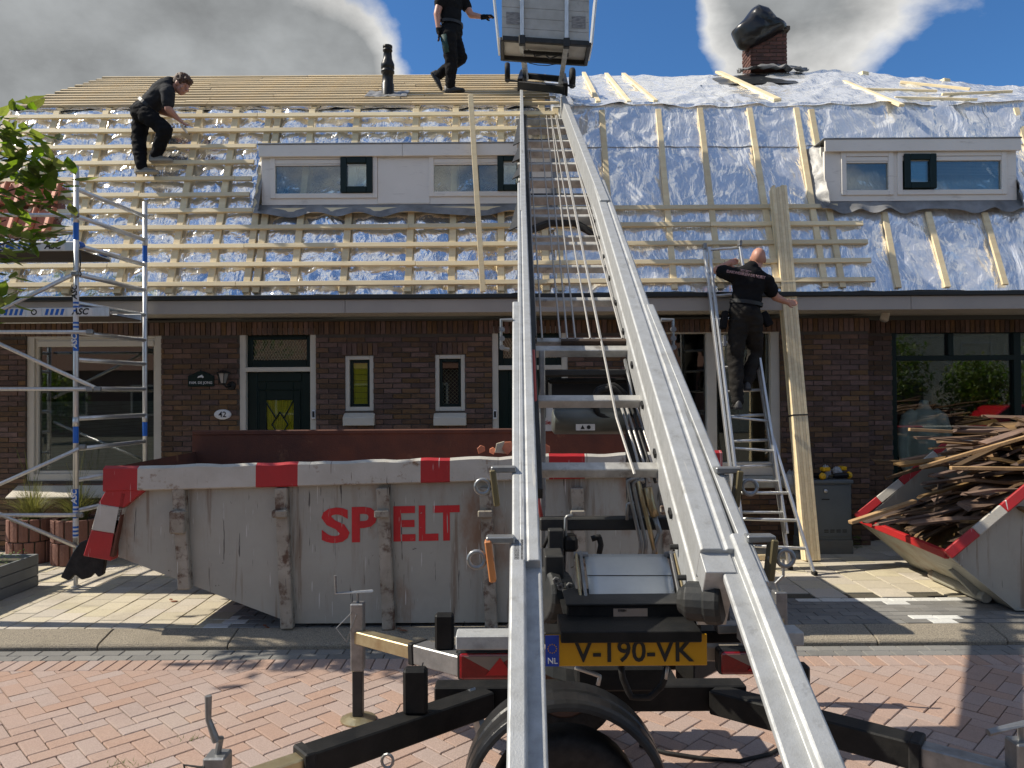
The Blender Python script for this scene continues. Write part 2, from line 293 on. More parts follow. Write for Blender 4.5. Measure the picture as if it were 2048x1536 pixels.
M_['teal'] = mat('dark_teal_cloth', (.008, .045, .042), .7, bump=.3)
M_['hair'] = mat('brown_hair', (.095, .045, .024), .6, nscale=40, ncol=(.04, .02, .012), namt=.8, bump=.8, bscale=60)
M_['shoe'] = mat('grey_shoe', (.24, .22, .18), .7, nscale=18, ncol=(.12, .11, .09), namt=.8, bump=.4)
M_['shoe2'] = mat('dark_work_shoe', (.04, .038, .036), .5, nscale=12, ncol=(.09, .085, .08), namt=.6, bump=.3)
def translucent(m, amount, tint):
    nt = m.node_tree; ns, ls = nt.nodes, nt.links; b = ns['Principled BSDF']; out = [n for n in ns if n.type == 'OUTPUT_MATERIAL'][0]
    t = N(ns, 'ShaderNodeBsdfTranslucent'); g = N(ns, 'ShaderNodeMix', data_type='RGBA', blend_type='MULTIPLY', inp={0: 1.0, 7: (*tint, 1)}); ls.new(b.inputs['Base Color'].links[0].from_socket, g.inputs[6]); ls.new(g.outputs[2], t.inputs[0])
    mx = N(ns, 'ShaderNodeMixShader', inp={0: amount}); ls.new(b.outputs[0], mx.inputs[1]); ls.new(t.outputs[0], mx.inputs[2]); ls.new(mx.outputs[0], out.inputs[0]); return m
M_['leaf'] = translucent(mat('leaf_green', (.11, .17, .025), .45, nscale=10, ncol=(.06, .11, .02), namt=.6, rand=.35, hue=.02), .45, (2.2, 2.0, .9))
M_['bark'] = mat('bark', (.09, .065, .045), .9, nscale=12, bump=.9, bscale=20)
M_['grass'] = translucent(mat('grass_blade', (.16, .19, .055), .6, nscale=6, ncol=(.26, .23, .10), namt=.8, rand=.25), .35, (1.5, 1.4, .9))
M_['weed'] = translucent(mat('weed_leaf', (.10, .16, .03), .55, rand=.3), .35, (1.6, 1.6, .9))
M_['terra'] = mat('planter_block', (.23, .11, .08), .9, nscale=10, bump=.6, bscale=40, rand=.12)
M_['planter'] = mat('grey_planter_board', (.20, .215, .215), .7, nscale=5, ncol=(.14, .15, .15), namt=.7, bump=.3, rand=.08)
M_['cabinet'] = mat('utility_cabinet_paint', (.125, .145, .15), .5, nscale=4, ncol=(.1, .115, .12), namt=.6, bump=.08)
M_['yellow'] = mat('tool_yellow', (.75, .42, .01), .4)
M_['bag'] = mat('thin_plastic_bag', (.40, .41, .41), .35, nscale=9, ncol=(.25, .25, .25), namt=.7, bump=.6, bscale=30)
M_['bin'] = mat('black_refuse_sack', (.010, .010, .011), .30, nscale=6, bump=.35, bscale=7)
M_['plate'] = mat('number_plate_yellow', (.55, .27, .004), .4)
M_['blue'] = mat('plate_blue', (.01, .05, .35), .4)
M_['bluet'] = mat('blue_sticker', (.01, .12, .50), .45)
M_['wsticker'] = mat('white_sticker', (.72, .72, .72), .45)
M_['ink'] = mat('black_ink', (.008, .008, .008), .5)
M_['lamp'] = mat('red_lamp_glass', (.22, .006, .008), .12, nscale=40, ncol=(.12, .002, .004), namt=.7, coat=.6)
M_['lampw'] = mat('clear_lamp_glass', (.22, .17, .14), .12, coat=.6)
M_['curtain'] = mat('yellow_curtain', (.80, .66, .02), .8, nscale=3, ncol=(.6, .5, .02), namt=.7, stretch=(14, 1, .2))
M_['ymesh'] = mat('net_curtain', (.40, .38, .24), .9)
M_['redhose'] = mat('red_hose', (.42, .06, .05), .5)
M_['orange'] = mat('orange_paint', (.45, .17, .05), .5, nscale=8, ncol=(.3, .1, .05), namt=.7)
M_['olive'] = mat('olive_steel', (.12, .10, .05), .5, .4, nscale=8, ncol=(.2, .15, .07), namt=.6)
M_['mannequin'] = mat('mannequin_body', (.70, .70, .60), .5)
M_['cream'] = mat('cream_render', (.62, .56, .42), .8, nscale=3, bump=.2)
M_['redcar'] = mat('red_car_paint', (.40, .01, .02), .25, coat=.5)
M_['cover'] = mat('brushed_cover_plate', (.50, .52, .51), .45, .35, nscale=9, ncol=(.42, .44, .43), namt=.6, bump=.06, rvar=.1, scratch=((.7, .7, .68), 2))
M_['boxpanel'] = mat('worn_box_panel', (.50, .49, .45), .55, .2, nscale=5, ncol=(.34, .32, .28), namt=.8, bump=.2, dirt=((.12, .11, .1), 4, .62, .8))
def glass_mat():
    m = bpy.data.materials.new('window_glass'); m.use_nodes = True; ns, ls = m.node_tree.nodes, m.node_tree.links; ns.clear()
    o = N(ns, 'ShaderNodeOutputMaterial'); t = N(ns, 'ShaderNodeBsdfTransparent', inp={0: (.90, .94, .92, 1)}); g = N(ns, 'ShaderNodeBsdfGlossy', inp={0: (1, 1, 1, 1), 1: .015})
    fr = N(ns, 'ShaderNodeFresnel', inp={0: 1.5}); ma = N(ns, 'ShaderNodeMath', operation='MULTIPLY_ADD', use_clamp=True); ma.inputs[1].default_value = 1.4; ma.inputs[2].default_value = .03
    ls.new(fr.outputs[0], ma.inputs[0]); mx = N(ns, 'ShaderNodeMixShader'); ls.new(ma.outputs[0], mx.inputs[0]); ls.new(t.outputs[0], mx.inputs[1]); ls.new(g.outputs[0], mx.inputs[2]); ls.new(mx.outputs[0], o.inputs[0])
    return m
M_['glass'] = glass_mat()
def foil_mat(name, rough, scale, amt, met, bc=(.88, .89, .90, 1)):
    m = bpy.data.materials.new(name); m.use_nodes = True; ns, ls = m.node_tree.nodes, m.node_tree.links; b = ns['Principled BSDF']
    b.inputs['Metallic'].default_value = met; b.inputs['Base Color'].default_value = bc; b.inputs['Roughness'].default_value = rough
    tc = N(ns, 'ShaderNodeTexCoord')
    nd = N(ns, 'ShaderNodeTexNoise', inp={'Scale': scale * .6, 'Detail': 4.0}); ls.new(tc.outputs['Object'], nd.inputs['Vector'])
    va = N(ns, 'ShaderNodeVectorMath', operation='MULTIPLY_ADD'); va.inputs[1].default_value = (.5, .5, .5); ls.new(nd.outputs['Color'], va.inputs[0]); ls.new(tc.outputs['Object'], va.inputs[2])
    vo = N(ns, 'ShaderNodeTexVoronoi', feature='DISTANCE_TO_EDGE', inp={'Scale': scale}); ls.new(va.outputs[0], vo.inputs['Vector'])
    mr = N(ns, 'ShaderNodeMapRange', inp={1: 0.0, 2: .25, 3: 1.0, 4: 0.0}); ls.new(vo.outputs[0], mr.inputs[0])
    rg = N(ns, 'ShaderNodeTexNoise', noise_type='RIDGED_MULTIFRACTAL', normalize=True, inp={'Scale': scale * .9, 'Detail': 5.0, 'Roughness': .5}); ls.new(va.outputs[0], rg.inputs['Vector'])
    mp = N(ns, 'ShaderNodeMapping', inp={3: (5.0, 1.0, 1.0)}); mp.inputs['Rotation'].default_value = (0, .5, 0); ls.new(va.outputs[0], mp.inputs[0])
    st = N(ns, 'ShaderNodeTexNoise', inp={'Scale': scale * .7, 'Detail': 3.0}); ls.new(mp.outputs[0], st.inputs['Vector'])
    a1 = N(ns, 'ShaderNodeMath', operation='MULTIPLY_ADD'); a1.inputs[1].default_value = .35; ls.new(mr.outputs[0], a1.inputs[0]); ls.new(rg.outputs[0], a1.inputs[2])
    a2 = N(ns, 'ShaderNodeMath', operation='MULTIPLY_ADD'); a2.inputs[1].default_value = 1.4; ls.new(st.outputs[0], a2.inputs[0]); ls.new(a1.outputs[0], a2.inputs[2])
    bp = N(ns, 'ShaderNodeBump', inp={'Strength': 1.0, 'Distance': amt}); ls.new(a2.outputs[0], bp.inputs['Height']); ls.new(bp.outputs[0], b.inputs['Normal'])
    return m
M_['foil'] = foil_mat('reflective_roof_foil', .17, 3.6, .014, .86)
M_['foil2'] = foil_mat('crumpled_roof_foil', .22, 2.6, .024, .60, (.96, .96, .94, 1))

# many alike pieces: the largest in view as objects of their own, the rest as one mesh
def visible_rank(c):
    x, y = proj(c)
    inside = -40 < x < 2090 and -40 < y < 1580
    return (0 if inside else 1, (c - CAM).length)
def pieces(name, items, material, parent, limit=300, bev=.0, depth_axis=None, cap=None):
    """items: (matrix, size) boxes; alike sizes share a mesh"""
    items = sorted(items, key=lambda it: visible_rank(it[0].translation))
    cache = {}; rest = MB(); k = 0
    for M, sz in items:
        if k < limit and visible_rank(M.translation)[0] == 0:
            key = tuple(round(q, 3) for q in sz)
            if key not in cache: cache[key] = piece_mesh(name, key, material, bev)
            link(name, cache[key], parent, M=M); k += 1
        else:
            t = M.to_3x3(); rest.box(M.translation, sz, t)
    if rest.f: rest.obj('further_' + name + 's', material, parent, kind='stuff')
def piece_mesh(name, sz, material, bev):
    me = MB().box((0, 0, 0), sz).mesh(name, material)
    if bev:
        bm = bmesh.new(); bm.from_mesh(me)
        bmesh.ops.bevel(bm, geom=[e for e in bm.edges], offset=bev, segments=1, affect='EDGES'); bm.to_mesh(me); bm.free()
    return me
# ================================================================ the ground
def structure(o): o['kind'] = 'structure'; return o
SW = .08                                    # pavement level above the street
street = structure(MB().quad((-120, -120, -.012), (120, -120, -.012), (120, 120, -.012), (-120, 120, -.012)).obj('street', M_['joint']))
def clip_poly(poly, ymax):
    out = []
    for i, a in enumerate(poly):
        b = poly[(i + 1) % len(poly)]
        if a[1] <= ymax: out.append(a)
        if (a[1] <= ymax) != (b[1] <= ymax):
            t = (ymax - a[1]) / (b[1] - a[1]); out.append((a[0] + t * (b[0] - a[0]), ymax))
    return out
def herringbone():
    W = .113; c, s = math.cos(math.pi / 4), math.sin(math.pi / 4); items = []; cut = MB(); r = random.Random(3)
    for a in range(-130, 130):
        for b in range(-130, 130):
            k = (a - b) % 4
            if k == 0: x, y, L = a + 1, b + .5, 0
            elif k == 3: x, y, L = a + .5, b + 1, 1
            else: continue
            X, Y = (x * c - y * s) * W, (x * s + y * c) * W + 3.2
            if abs(X) > 8.5 or Y < 1.2 or Y > 5.45: continue
            ang = math.pi / 4 + (math.pi / 2 if L else 0) + r.uniform(-.012, .012)
            lx, ly = 2 * W - .006, W - .006
            q = [(X + u * math.cos(ang) - w * math.sin(ang), Y + u * math.sin(ang) + w * math.cos(ang)) for u, w in ((-lx / 2, -ly / 2), (lx / 2, -ly / 2), (lx / 2, ly / 2), (-lx / 2, ly / 2))]
            if max(p[1] for p in q) > 5.335:
                q = clip_poly(q, 5.335)
                if len(q) > 2: cut.ext(q, (0, 0, -.03), (1, 0, 0), (0, 1, 0), (0, 0, 1), .03)
                continue
            M = Matrix.Translation((X, Y, -.015 + r.uniform(-.0018, .0015))) @ Matrix.Rotation(ang, 4, 'Z') @ Matrix.Rotation(r.uniform(-.008, .008), 4, 'X')
            items.append((M, (lx, ly, .03)))
    pieces('paver', items, M_['paver'], street, 300, bev=.004)
    cut.obj('cut_paver_edge', M_['paver'], street, kind='stuff')
    # soldier row and two grey gutter rows beside the kerb
    it = []; ig = []; x = -8
    while x < 8:
        it.append((Matrix.Translation((x, 5.442, -.015 + r.uniform(-.001, .001))) @ Matrix.Rotation(r.uniform(-.01, .01), 4, 'Z'), (.099, .2, .03))); x += .105
    for row in range(2):
        x = -8 + row * .1
        while x < 8:
            ig.append((Matrix.Translation((x, 5.60 + row * .106, -.016 + r.uniform(-.001, .001))), (.204, .1, .03))); x += .21
    pieces('edge_paver', it, M_['paver'], street, 120, bev=.004)
    pieces('gutter_paver', ig, M_['gpaver'], street, 140, bev=.004)
herringbone()
pavement = structure(MB().bb((-60, 5.99, -.012), (60, 9.6, SW - .012)).obj('pavement', M_['joint']))
def pavement_pieces():
    r = random.Random(5); sl = []; gp = []; wp = []
    for xi in range(-42, 10):                                     # small slabs on the left
        X = xi * .215 + .1; off = .107 if xi % 2 else 0
        y = 6.16 + off - .215
        while y < 9.5:
            if 6.04 < y < 6.14 and X < -2.45: sl.append((Matrix.Translation((X, y + .052, SW - .02)), (.209, .102, .04)))
            elif y > 6.14 and not (X > -2.45 and y < 6.93):
                sl.append((Matrix.Translation((X, y + .0, SW - .02 + r.uniform(-.002, .002))) @ Matrix.Rotation(r.uniform(-.01, .01), 4, 'X'), (.209, .209, .04)))
            y += .215
    for xi in range(0, 24):                                        # larger slabs on the right
        X = 2.292 + xi * .30; off = .15 if xi % 2 else 0; y = 6.83 + .15 + off - .3
        while y < 9.5:
            if y > 6.9: sl.append((Matrix.Translation((X, y, SW - .02 + r.uniform(-.002, .002))), (.293, .293, .04)))
            y += .3
    for row in range(7):                                           # grey parking strip with white marks
        y = 6.105 + row * .106; x = -2.4 + (row % 2) * .105
        while x < 9:
            white = (abs(x - 3.42) < .11 and row in (5, 6)) or (abs(x - 3.48) < .11 and row in (0, 1)) or (row == 6 and (2.6 < x < 3.9 or 5.0 < x < 5.6 or -2.4 < x < -1.2)) or (abs(x + 2.35) < .11 and row < 3)
            (wp if white else gp).append((Matrix.Translation((x, y, SW - .02 + r.uniform(-.0015, .0015))), (.204, .1, .04))); x += .21
    pieces('slab', sl, M_['slab'], pavement, 300, bev=.004)
    pieces('grey_paver', gp, M_['gpaver'], pavement, 150, bev=.004)
    pieces('white_paver', wp, M_['wpaver'], pavement, 60, bev=.004)
pavement_pieces()
kerb = structure(MB().bb((-60, 5.81, -.012), (60, 6.0, .012)).obj('kerb', M_['joint']))
def kerb_stone():
    m = MB().ext([(-.255, -.05), (-.255, .012), (-.235, .028), (-.07, .066), (-.03, .074), (-.002, .074), (-.002, -.05)], (-.496, 0, 0), (0, 1, 0), (0, 0, 1), (1, 0, 0), .992)
    return m.mesh('kerb_stone', M_['kerb'])
km = kerb_stone()
for x in range(-12, 12): link('kerb_stone', km, kerb, M=Matrix.Translation((x * 1.0 + .3, 6.045, .006)), bev=.006)
# ================================================================ the terraced house
D = 9.1; D2 = 9.42
house = thing('terraced_house', 'long brick terraced house with steep foil-covered mansard roof being re-battened', 'house', (0, D, SW))
def wx(px, py=788, d=D): return P(px, py, d).x
def wz(px, py, d=D): return P(px, py, d).z
XL, XR, XREC = -7.4, 9.5, wx(1738)
ZTOP = wz(1024, 640)
def rect(x0, y0, x1, y1, d=D):               # photo rectangle on the wall -> X0,X1,Z0,Z1
    xm, ym = (x0 + x1) / 2, (y0 + y1) / 2
    return [P(x0, ym, d).x, P(x1, ym, d).x, P(xm, y1, d).z, P(xm, y0, d).z]
W1 = rect(50, 662, 322, 962); D1 = rect(478, 656, 632, 1085); S1 = rect(690, 711, 747, 822); S2 = rect(870, 709, 930, 822)
D2_ = rect(985, 652, 1137, 1085); W2 = rect(1316, 648, 1562, 952); SH = rect(1786, 655, 2120, 1010, D2)
D1[2] = D2_[2] = SW + .12
openings = [W1, D1, S1, S2, D2_, W2]
wall = MB().bb((XL, D + .02, SW), (XL + .01, D + .25, ZTOP)).obj('wall', M_['mortar'], house)
def wall_pieces():
    r = random.Random(11); ph = .0625; items = []; back = MB()
    def plane(x0, x1, z0, z1, d, ops):
        # mortar behind the bricks, with the openings left free
        zs = sorted({z0, z1} | {min(max(q, z0), z1) for o in ops for q in o[2:4]})
        for a, b in zip(zs, zs[1:]):
            xs = [(x0, x1)]; zm = (a + b) / 2
            for o in ops:
                if o[2] < zm < o[3]:
                    xs = [q for (p, e) in xs for q in ((p, min(e, o[0])), (max(p, o[1]), e)) if q[1] - q[0] > .01]
            for p, e in xs: back.bb((p, d + .012, a), (e, d + .24, b))
        n = int((z1 - z0) / ph); zt = z1 - .165
        for k in range(n + 1):
            z = z0 + ph * (k + .5)
            if z > zt - .02: break
            xs = [(x0, x1)]
            for o in ops:
                if o[2] - .02 < z < o[3] + .02: xs = [q for (p, e) in xs for q in ((p, min(e, o[0])), (max(p, o[1]), e)) if q[1] - q[0] > .02]
            for p, e in xs:
                x = math.floor(p / .222) * .222 - (.111 if k % 2 else 0)
                while x < e:
                    a, b = max(x, p), min(x + .212, e)
                    if b - a > .025:
                        items.append((Matrix.Translation(((a + b) / 2, d + .03 + r.uniform(-.002, .003), z)), (round(b - a, 2), .06, .051)))
                    x += .222
        x = x0                                                      # soldier course under the eave
        while x < x1:
            items.append((Matrix.Translation((x + .027, d + .028 + r.uniform(-.002, .002), z1 - .083)), (.051, .06, .155))); x += .0625
    plane(XL, XREC, SW, ZTOP, D, openings); plane(XREC, XR, SW, ZTOP, D2, [SH])
    for o in (S1, S2):                                              # little soldier arches over the narrow windows
        x = o[0] - .03
        while x < o[1] + .03:
            items.append((Matrix.Translation((x + .025, D + .018, o[3] + .075)), (.051, .06, .14))); x += .0625
    back.bb((XREC - .1, D + .012, SW), (XREC, D2 + .2, ZTOP))
    back.obj('mortar_bed', M_['mortar'], wall)
    pieces('brick', items, M_['brick'], wall, 300, bev=.003)
wall_pieces()
# rooms behind the openings
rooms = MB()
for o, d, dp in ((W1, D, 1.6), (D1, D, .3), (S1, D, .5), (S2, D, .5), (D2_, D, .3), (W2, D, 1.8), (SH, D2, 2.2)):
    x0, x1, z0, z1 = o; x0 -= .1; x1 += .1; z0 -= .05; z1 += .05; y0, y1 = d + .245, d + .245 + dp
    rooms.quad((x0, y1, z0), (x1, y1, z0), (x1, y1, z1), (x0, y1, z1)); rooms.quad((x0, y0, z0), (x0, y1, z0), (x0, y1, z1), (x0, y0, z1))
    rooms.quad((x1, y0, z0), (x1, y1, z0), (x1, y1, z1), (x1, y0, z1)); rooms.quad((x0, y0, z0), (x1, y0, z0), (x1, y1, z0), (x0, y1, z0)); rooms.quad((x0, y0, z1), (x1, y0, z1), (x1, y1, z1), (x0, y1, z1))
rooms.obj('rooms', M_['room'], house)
def frame_mb(r, t, y, dp, tb=None, mb=None):
    x0, x1, z0, z1 = r; mb = mb or MB(); tb = t if tb is None else tb
    mb.bb((x0, y, z0), (x0 + t, y + dp, z1)); mb.bb((x1 - t, y, z0), (x1, y + dp, z1)); mb.bb((x0 + t, y + .001, z1 - t), (x1 - t, y + dp, z1)); mb.bb((x0 + t, y + .001, z0), (x1 - t, y + dp, z0 + tb)); return mb
def pane(r, y, parent, name='pane', m='glass'):
    x0, x1, z0, z1 = r; return MB().bb((x0, y, z0), (x1, y + .008, z1)).obj(name, M_[m], parent)
def inset(r, a, b=None, c=None, d=None):
    b = a if b is None else b; c = a if c is None else c; d = a if d is None else d
    return [r[0] + a, r[1] - b, r[2] + c, r[3] - d]
# --- big left window
w = group_part('window', house, (W1[0], D, W1[2])); w['label'] = 'large white framed window behind the scaffold tower'
frame_mb(W1, .085, D + .035, .1).obj('frame', M_['white'], w, bev=.004)
i1 = inset(W1, .085); frame_mb(i1, .035, D + .065, .06).obj('sash', M_['white'], w, bev=.003)
MB().bb((i1[0] + .03, D + .05, i1[3] - .10), (i1[1] - .03, D + .12, i1[3] - .03)).obj('vent_strip', M_['white'], w, bev=.004)
pane(inset(i1, .035, None, None, .1), D + .10, w)
bl = MB(); rr = random.Random(2)
for k in range(26):                                                  # wave-printed privacy band behind the glass
    z = i1[2] + .06 + k * .031; pts = [(i1[0] + .04 + (i1[1] - i1[0] - .08) * t / 24, D + .125, z + .010 * math.sin(t * .55 + k * 1.9) + rr.uniform(-.002, .002)) for t in range(25)]
    bl.path(pts, .0022, 4, 0)
bl.obj('printed_wave_lines', M_['ink'], w)
MB().bb((i1[0] + .03, D + .135, i1[2] + .04), (i1[1] - .03, D + .14, i1[2] + .88)).obj('privacy_film', mat('privacy_film', (.085, .11, .10), .6), w)
MB().bb((i1[0] + .0, D + .50, i1[2]), (i1[1], D + .51, i1[3])).obj('blind', mat('grey_blind', (.05, .053, .052), .9), w)
s = MB(); s.ext([(0, 0), (.30, .0), (.30, .10), (.22, .13), (0, .02)], (W1[0] - .09, D - .22, W1[2] - .18), (0, 1, 0), (0, 0, 1), (1, 0, 0), W1[1] - W1[0] + .18); s.obj('sill', M_['white'], w, bev=.005)
# --- front doors
def front_door(r, lab, yellow):
    d = group_part('door', house, (r[0], D, r[2])); d['label'] = lab
    frame_mb(r, .075, D + .02, .11, .02).obj('frame', M_['white'], d, bev=.004)
    zt = r[3] - .485
    MB().bb((r[0] + .075, D + .021, zt - .045), (r[1] - .075, D + .13, zt + .01)).obj('transom_bar', M_['white'], d, bev=.004)
    t = [r[0] + .075, r[1] - .075, zt + .01, r[3] - .075]
    frame_mb(t, .06, D + .09, .05, .09).obj('transom_frame', M_['green'], d, bev=.004)
    ti = inset(t, .06, None, .09, None); pane(ti, D + .12, d, 'transom_pane')
    lat = MB(); w_ = ti[1] - ti[0]; h_ = ti[3] - ti[2]; n = 19
    for k in range(-6, n + 6):                                        # diamond leading
        for sg in (1, -1):
            x0 = ti[0] + w_ * k / n; dx = sg * h_ * .55; z0, z1 = ti[2], ti[3]; xa, xb = x0, x0 + dx
            if xb > ti[1]: t_ = (ti[1] - xa) / (xb - xa); xb = ti[1]; z1 = z0 + (z1 - z0) * t_
            if xb < ti[0]: t_ = (ti[0] - xa) / (xb - xa); xb = ti[0]; z1 = z0 + (z1 - z0) * t_
            if not (ti[0] <= xa <= ti[1]): continue
            lat.bar((xa, D + .117, z0), (xb, D + .117, z1), .004, .004, (0, 1, 0))
    lat.obj('leading', M_['ymesh'], d)
    MB().bb((ti[0], D + .15, ti[2]), (ti[1], D + .155, ti[3])).obj('net', mat('transom_net', (.10, .095, .05), .9), d)
    lf = [r[0] + .075, r[1] - .075, r[2] + .02, zt - .045]
    gw = (lf[0] + lf[1]) / 2; g = [gw - .17, gw + .165, lf[3] - .95, lf[3] - .345]
    leaf = MB(); frame_mb([lf[0], lf[1], lf[2], lf[3]], .12, D + .085, .045, .5, leaf)
    leaf.bb((lf[0] + .1, D + .10, lf[2] + .4), (g[0], D + .13, lf[3] - .1)); leaf.bb((g[1], D + .10, lf[2] + .4), (lf[1] - .1, D + .13, lf[3] - .1))
    leaf.bb((g[0], D + .10, lf[2] + .4), (g[1], D + .13, g[2])); leaf.bb((g[0], D + .10, g[3]), (g[1], D + .13, lf[3] - .1))
    leaf.obj('leaf', M_['green'], d, bev=.006)
    frame_mb([g[0] - .10, g[1] + .09, g[2] - .1, g[3] + .13], .018, D + .088, .02).obj('moulding', M_['green'], d, bev=.006)
    pane(g, D + .112, d)
    if yellow:
        MB().grid(lambda u, v: (g[0] + u * (g[1] - g[0]), D + .128 + .005 * math.sin(u * 75 + 2 * math.sin(v * 5)), g[2] + v * (g[3] - g[2])), 90, 6).obj('curtain', M_['curtain'], d, smooth=True)
        gr = MB(); cx, cz = (g[0] + g[1]) / 2, g[3] - .30; a, b = .098, .152; y = D + .105
        for p, q in (((cx - a, cz), (cx, cz + b)), ((cx, cz + b), (cx + a, cz)), ((cx + a, cz), (cx, cz - b)), ((cx, cz - b), (cx - a, cz)),
                     ((g[0] - .02, g[3] + .0), (cx - a / 2, cz + b / 2)), ((g[1], g[3]), (cx + a / 2, cz + b / 2)), ((g[0], cz - b * 2.05), (cx - a / 2, cz - b / 2)), ((g[1], cz - b * 2.05), (cx + a / 2, cz - b / 2))):
            gr.bar((p[0], y, p[1]), (q[0], y, q[1]), .013, .013, (0, 1, 0))
        gr.obj('grille', M_['green'], d)
    return d
front_door(D1, 'dark green front door with yellow curtain and diamond grille', True)
front_door(D2_, 'dark green front door half hidden by the lift', False)
# --- narrow windows
def narrow(r, lab, blind):
    w = group_part('window', house, (r[0], D, r[2])); w['label'] = lab
    frame_mb(r, .05, D + .015, .10).obj('frame', M_['white'], w, bev=.004)
    i = inset(r, .05); frame_mb(i, .035, D + .06, .05).obj('sash', M_['green'], w, bev=.003); g = inset(i, .035)
    pane(g, D + .09, w)
    if blind:
        b = MB(); n = 7
        for k in range(n):
            z = g[2] + (g[3] - g[2]) * k / n; b.bb((g[0], D + .105 + .002 * (k % 2), z), (g[1], D + .115, z + (g[3] - g[2]) / n - .004))
        b.obj('blind', M_['curtain'], w)
    else:
        b = MB(); n = 4; m = 9; gw, gh = g[1] - g[0], (g[3] - g[2]) * .82
        for k in range(n):
            for j in range(m):
                x, z = g[0] + gw * (k + .5) / n, g[2] + gh * (j + .5) / m
                for sx, sz in ((1, 1), (1, -1), (-1, 1), (-1, -1)): b.bar((x, D + .104, z + sz * gh / m / 2), (x + sx * gw / n / 2, D + .104, z), .004, .003, (0, 1, 0))
        b.obj('lace_curtain', M_['ymesh'], w)
    s = MB(); s.ext([(-.05, 0), (.16, 0), (.16, .17), (.06, .17), (-.05, .10)], (r[0] - .015, D - .02, r[2] - .175), (0, 1, 0), (0, 0, 1), (1, 0, 0), r[1] - r[0] + .03)
    s.obj('sill', M_['white'], w, bev=.006)
narrow(S1, 'narrow window with yellow blind', True); narrow(S2, 'narrow window with lace curtain', False)
# --- window behind the ladder
w = group_part('window', house, (W2[0], D, W2[2])); w['label'] = 'wide dark window behind the ladder'
fb = frame_mb(W2, .11, D + .03, .1, .16); mx = wx(1425); fb.bb((mx - .06, D + .031, W2[2] + .16), (mx + .06, D + .13, W2[3] - .11)); fb.obj('frame', M_['white'], w, bev=.004)
pane([W2[0] + .11, mx - .06, W2[2] + .16, W2[3] - .11], D + .1, w); pane([mx + .06, W2[1] - .11, W2[2] + .16, W2[3] - .11], D + .1, w)
MB().ext([(0, 0), (.2, 0), (.2, .14), (.08, .14), (0, .09)], (W2[0] - .02, D - .08, W2[2] - .14), (0, 1, 0), (0, 0, 1), (1, 0, 0), W2[1] - W2[0] + .04).obj('sill', mat('worn_sill', (.42, .40, .34), .7, nscale=7, ncol=(.25, .23, .17), namt=.9, bump=.3), w, bev=.008)
# --- shop window
w = group_part('shop_window', house, (SH[0], D2, SH[2])); fb = frame_mb(SH, .07, D2 + .03, .12)
zt = wz(1900, 716, D2); xm = wx(1905, 700, D2); xr = wx(2036, 700, D2)
fb.bb((SH[0] + .07, D2 + .031, zt - .03), (SH[1] - .07, D2 + .14, zt + .035)); fb.bb((xm - .03, D2 + .032, zt + .035), (xm + .035, D2 + .14, SH[3] - .07)); fb.bb((xr - .03, D2 + .032, SH[2] + .07), (xr + .06, D2 + .14, SH[3] - .07))
fb.obj('frame', M_['green'], w, bev=.004)
for r in ([SH[0] + .07, xm - .03, zt + .035, SH[3] - .07], [xm + .035, xr - .03, zt + .035, SH[3] - .07], [SH[0] + .07, xr - .03, SH[2] + .07, zt - .03], [xr + .06, SH[1] - .07, SH[2] + .07, SH[3] - .07]):
    pane(r, D2 + .08, w)
fi = MB(); r_ = [SH[0] + .5, xr - .3, SH[2] + .2, zt - .12]
frame_mb(r_, .06, D2 + 1.25, .05, None, fi); fi.bb((r_[0] + .06, D2 + 1.26, r_[3] - .26), (r_[1] - .06, D2 + 1.3, r_[3] - .21)); fi.obj('inner_frame', M_['green'], w)
# --- eave: soffit, fascia boards, gutter edge
ZF0, ZF1 = P(1024, 624, 8.62).z, P(1024, 597, 8.62).z
xs = [XL, wx(20), wx(690, 610, 8.62), .95, 4.6, XR]
for a, b in zip(xs, xs[1:]): MB().bb((a + .002, 8.62, ZF0), (b - .002, 8.645, ZF1)).obj('fascia_board', M_['fascia'], house, bev=.003)
MB().bb((XL, 8.646, ZF0 + .012), (XR, D2 + .02, ZF0 + .03)).obj('soffit', mat('soffit_board', (.52, .49, .42), .6, nscale=4), house)
MB().bb((XL, 8.585, ZF1 + .003), (XR, 8.70, ZF1 + .055)).obj('gutter_edge', M_['gutter'], house, bev=.006)
# --- roof planes
E = P(1024, 588, 8.72); K = P(1024, 222, 9.62); RG = P(1024, 163, 11.75)
t1 = (V((0, K.y - E.y, K.z - E.z))).normalized(); n1 = V((0, -t1.z, t1.y)); L1 = (K - E).length
t2 = (V((0, RG.y - K.y, RG.z - K.z))).normalized(); n2 = V((0, -t2.z, t2.y)); L2 = V((0, RG.y - K.y, RG.z - K.z)).length
def low(X, s, h=0.0): return V((X, E.y, E.z)) + t1 * s + n1 * h
def upp(X, s, h=0.0): return V((X, K.y, K.z)) + t2 * s + n2 * h
def lows(px, py): p = PPL(px, py, E, n1); return p.x, (p - V((p.x, E.y, E.z))).dot(t1)
def upps(px, py): p = PPL(px, py, K, n2); return p.x, (p - V((p.x, K.y, K.z))).dot(t2)
XV = upps(222, 166)[0]; XMID = lows(1108, 300)[0]
roof = group_part('roof', house, (0, E.y, E.z))
MB().ext([(E.y, E.z), (K.y, K.z), (RG.y - .25, RG.z - .42), (RG.y + 2.2, K.z), (RG.y + 3.1, E.z)], (XV + .02, 0, 0), (0, 1, 0), (0, 0, 1), (1, 0, 0), XR - XV).obj('roof_deck', mat('roof_boarding', (.09, .065, .045), .9), roof)
CB = []                                                              # counter battens: X, s0, s1
for px in (8, 106, 205, 300, 394, 468, 535, 553, 621, 712, 831, 911, 1002, 1085, 1112):
    CB.append((lows(px, 290)[0], 0.0, L1 - .02))
CBR = []
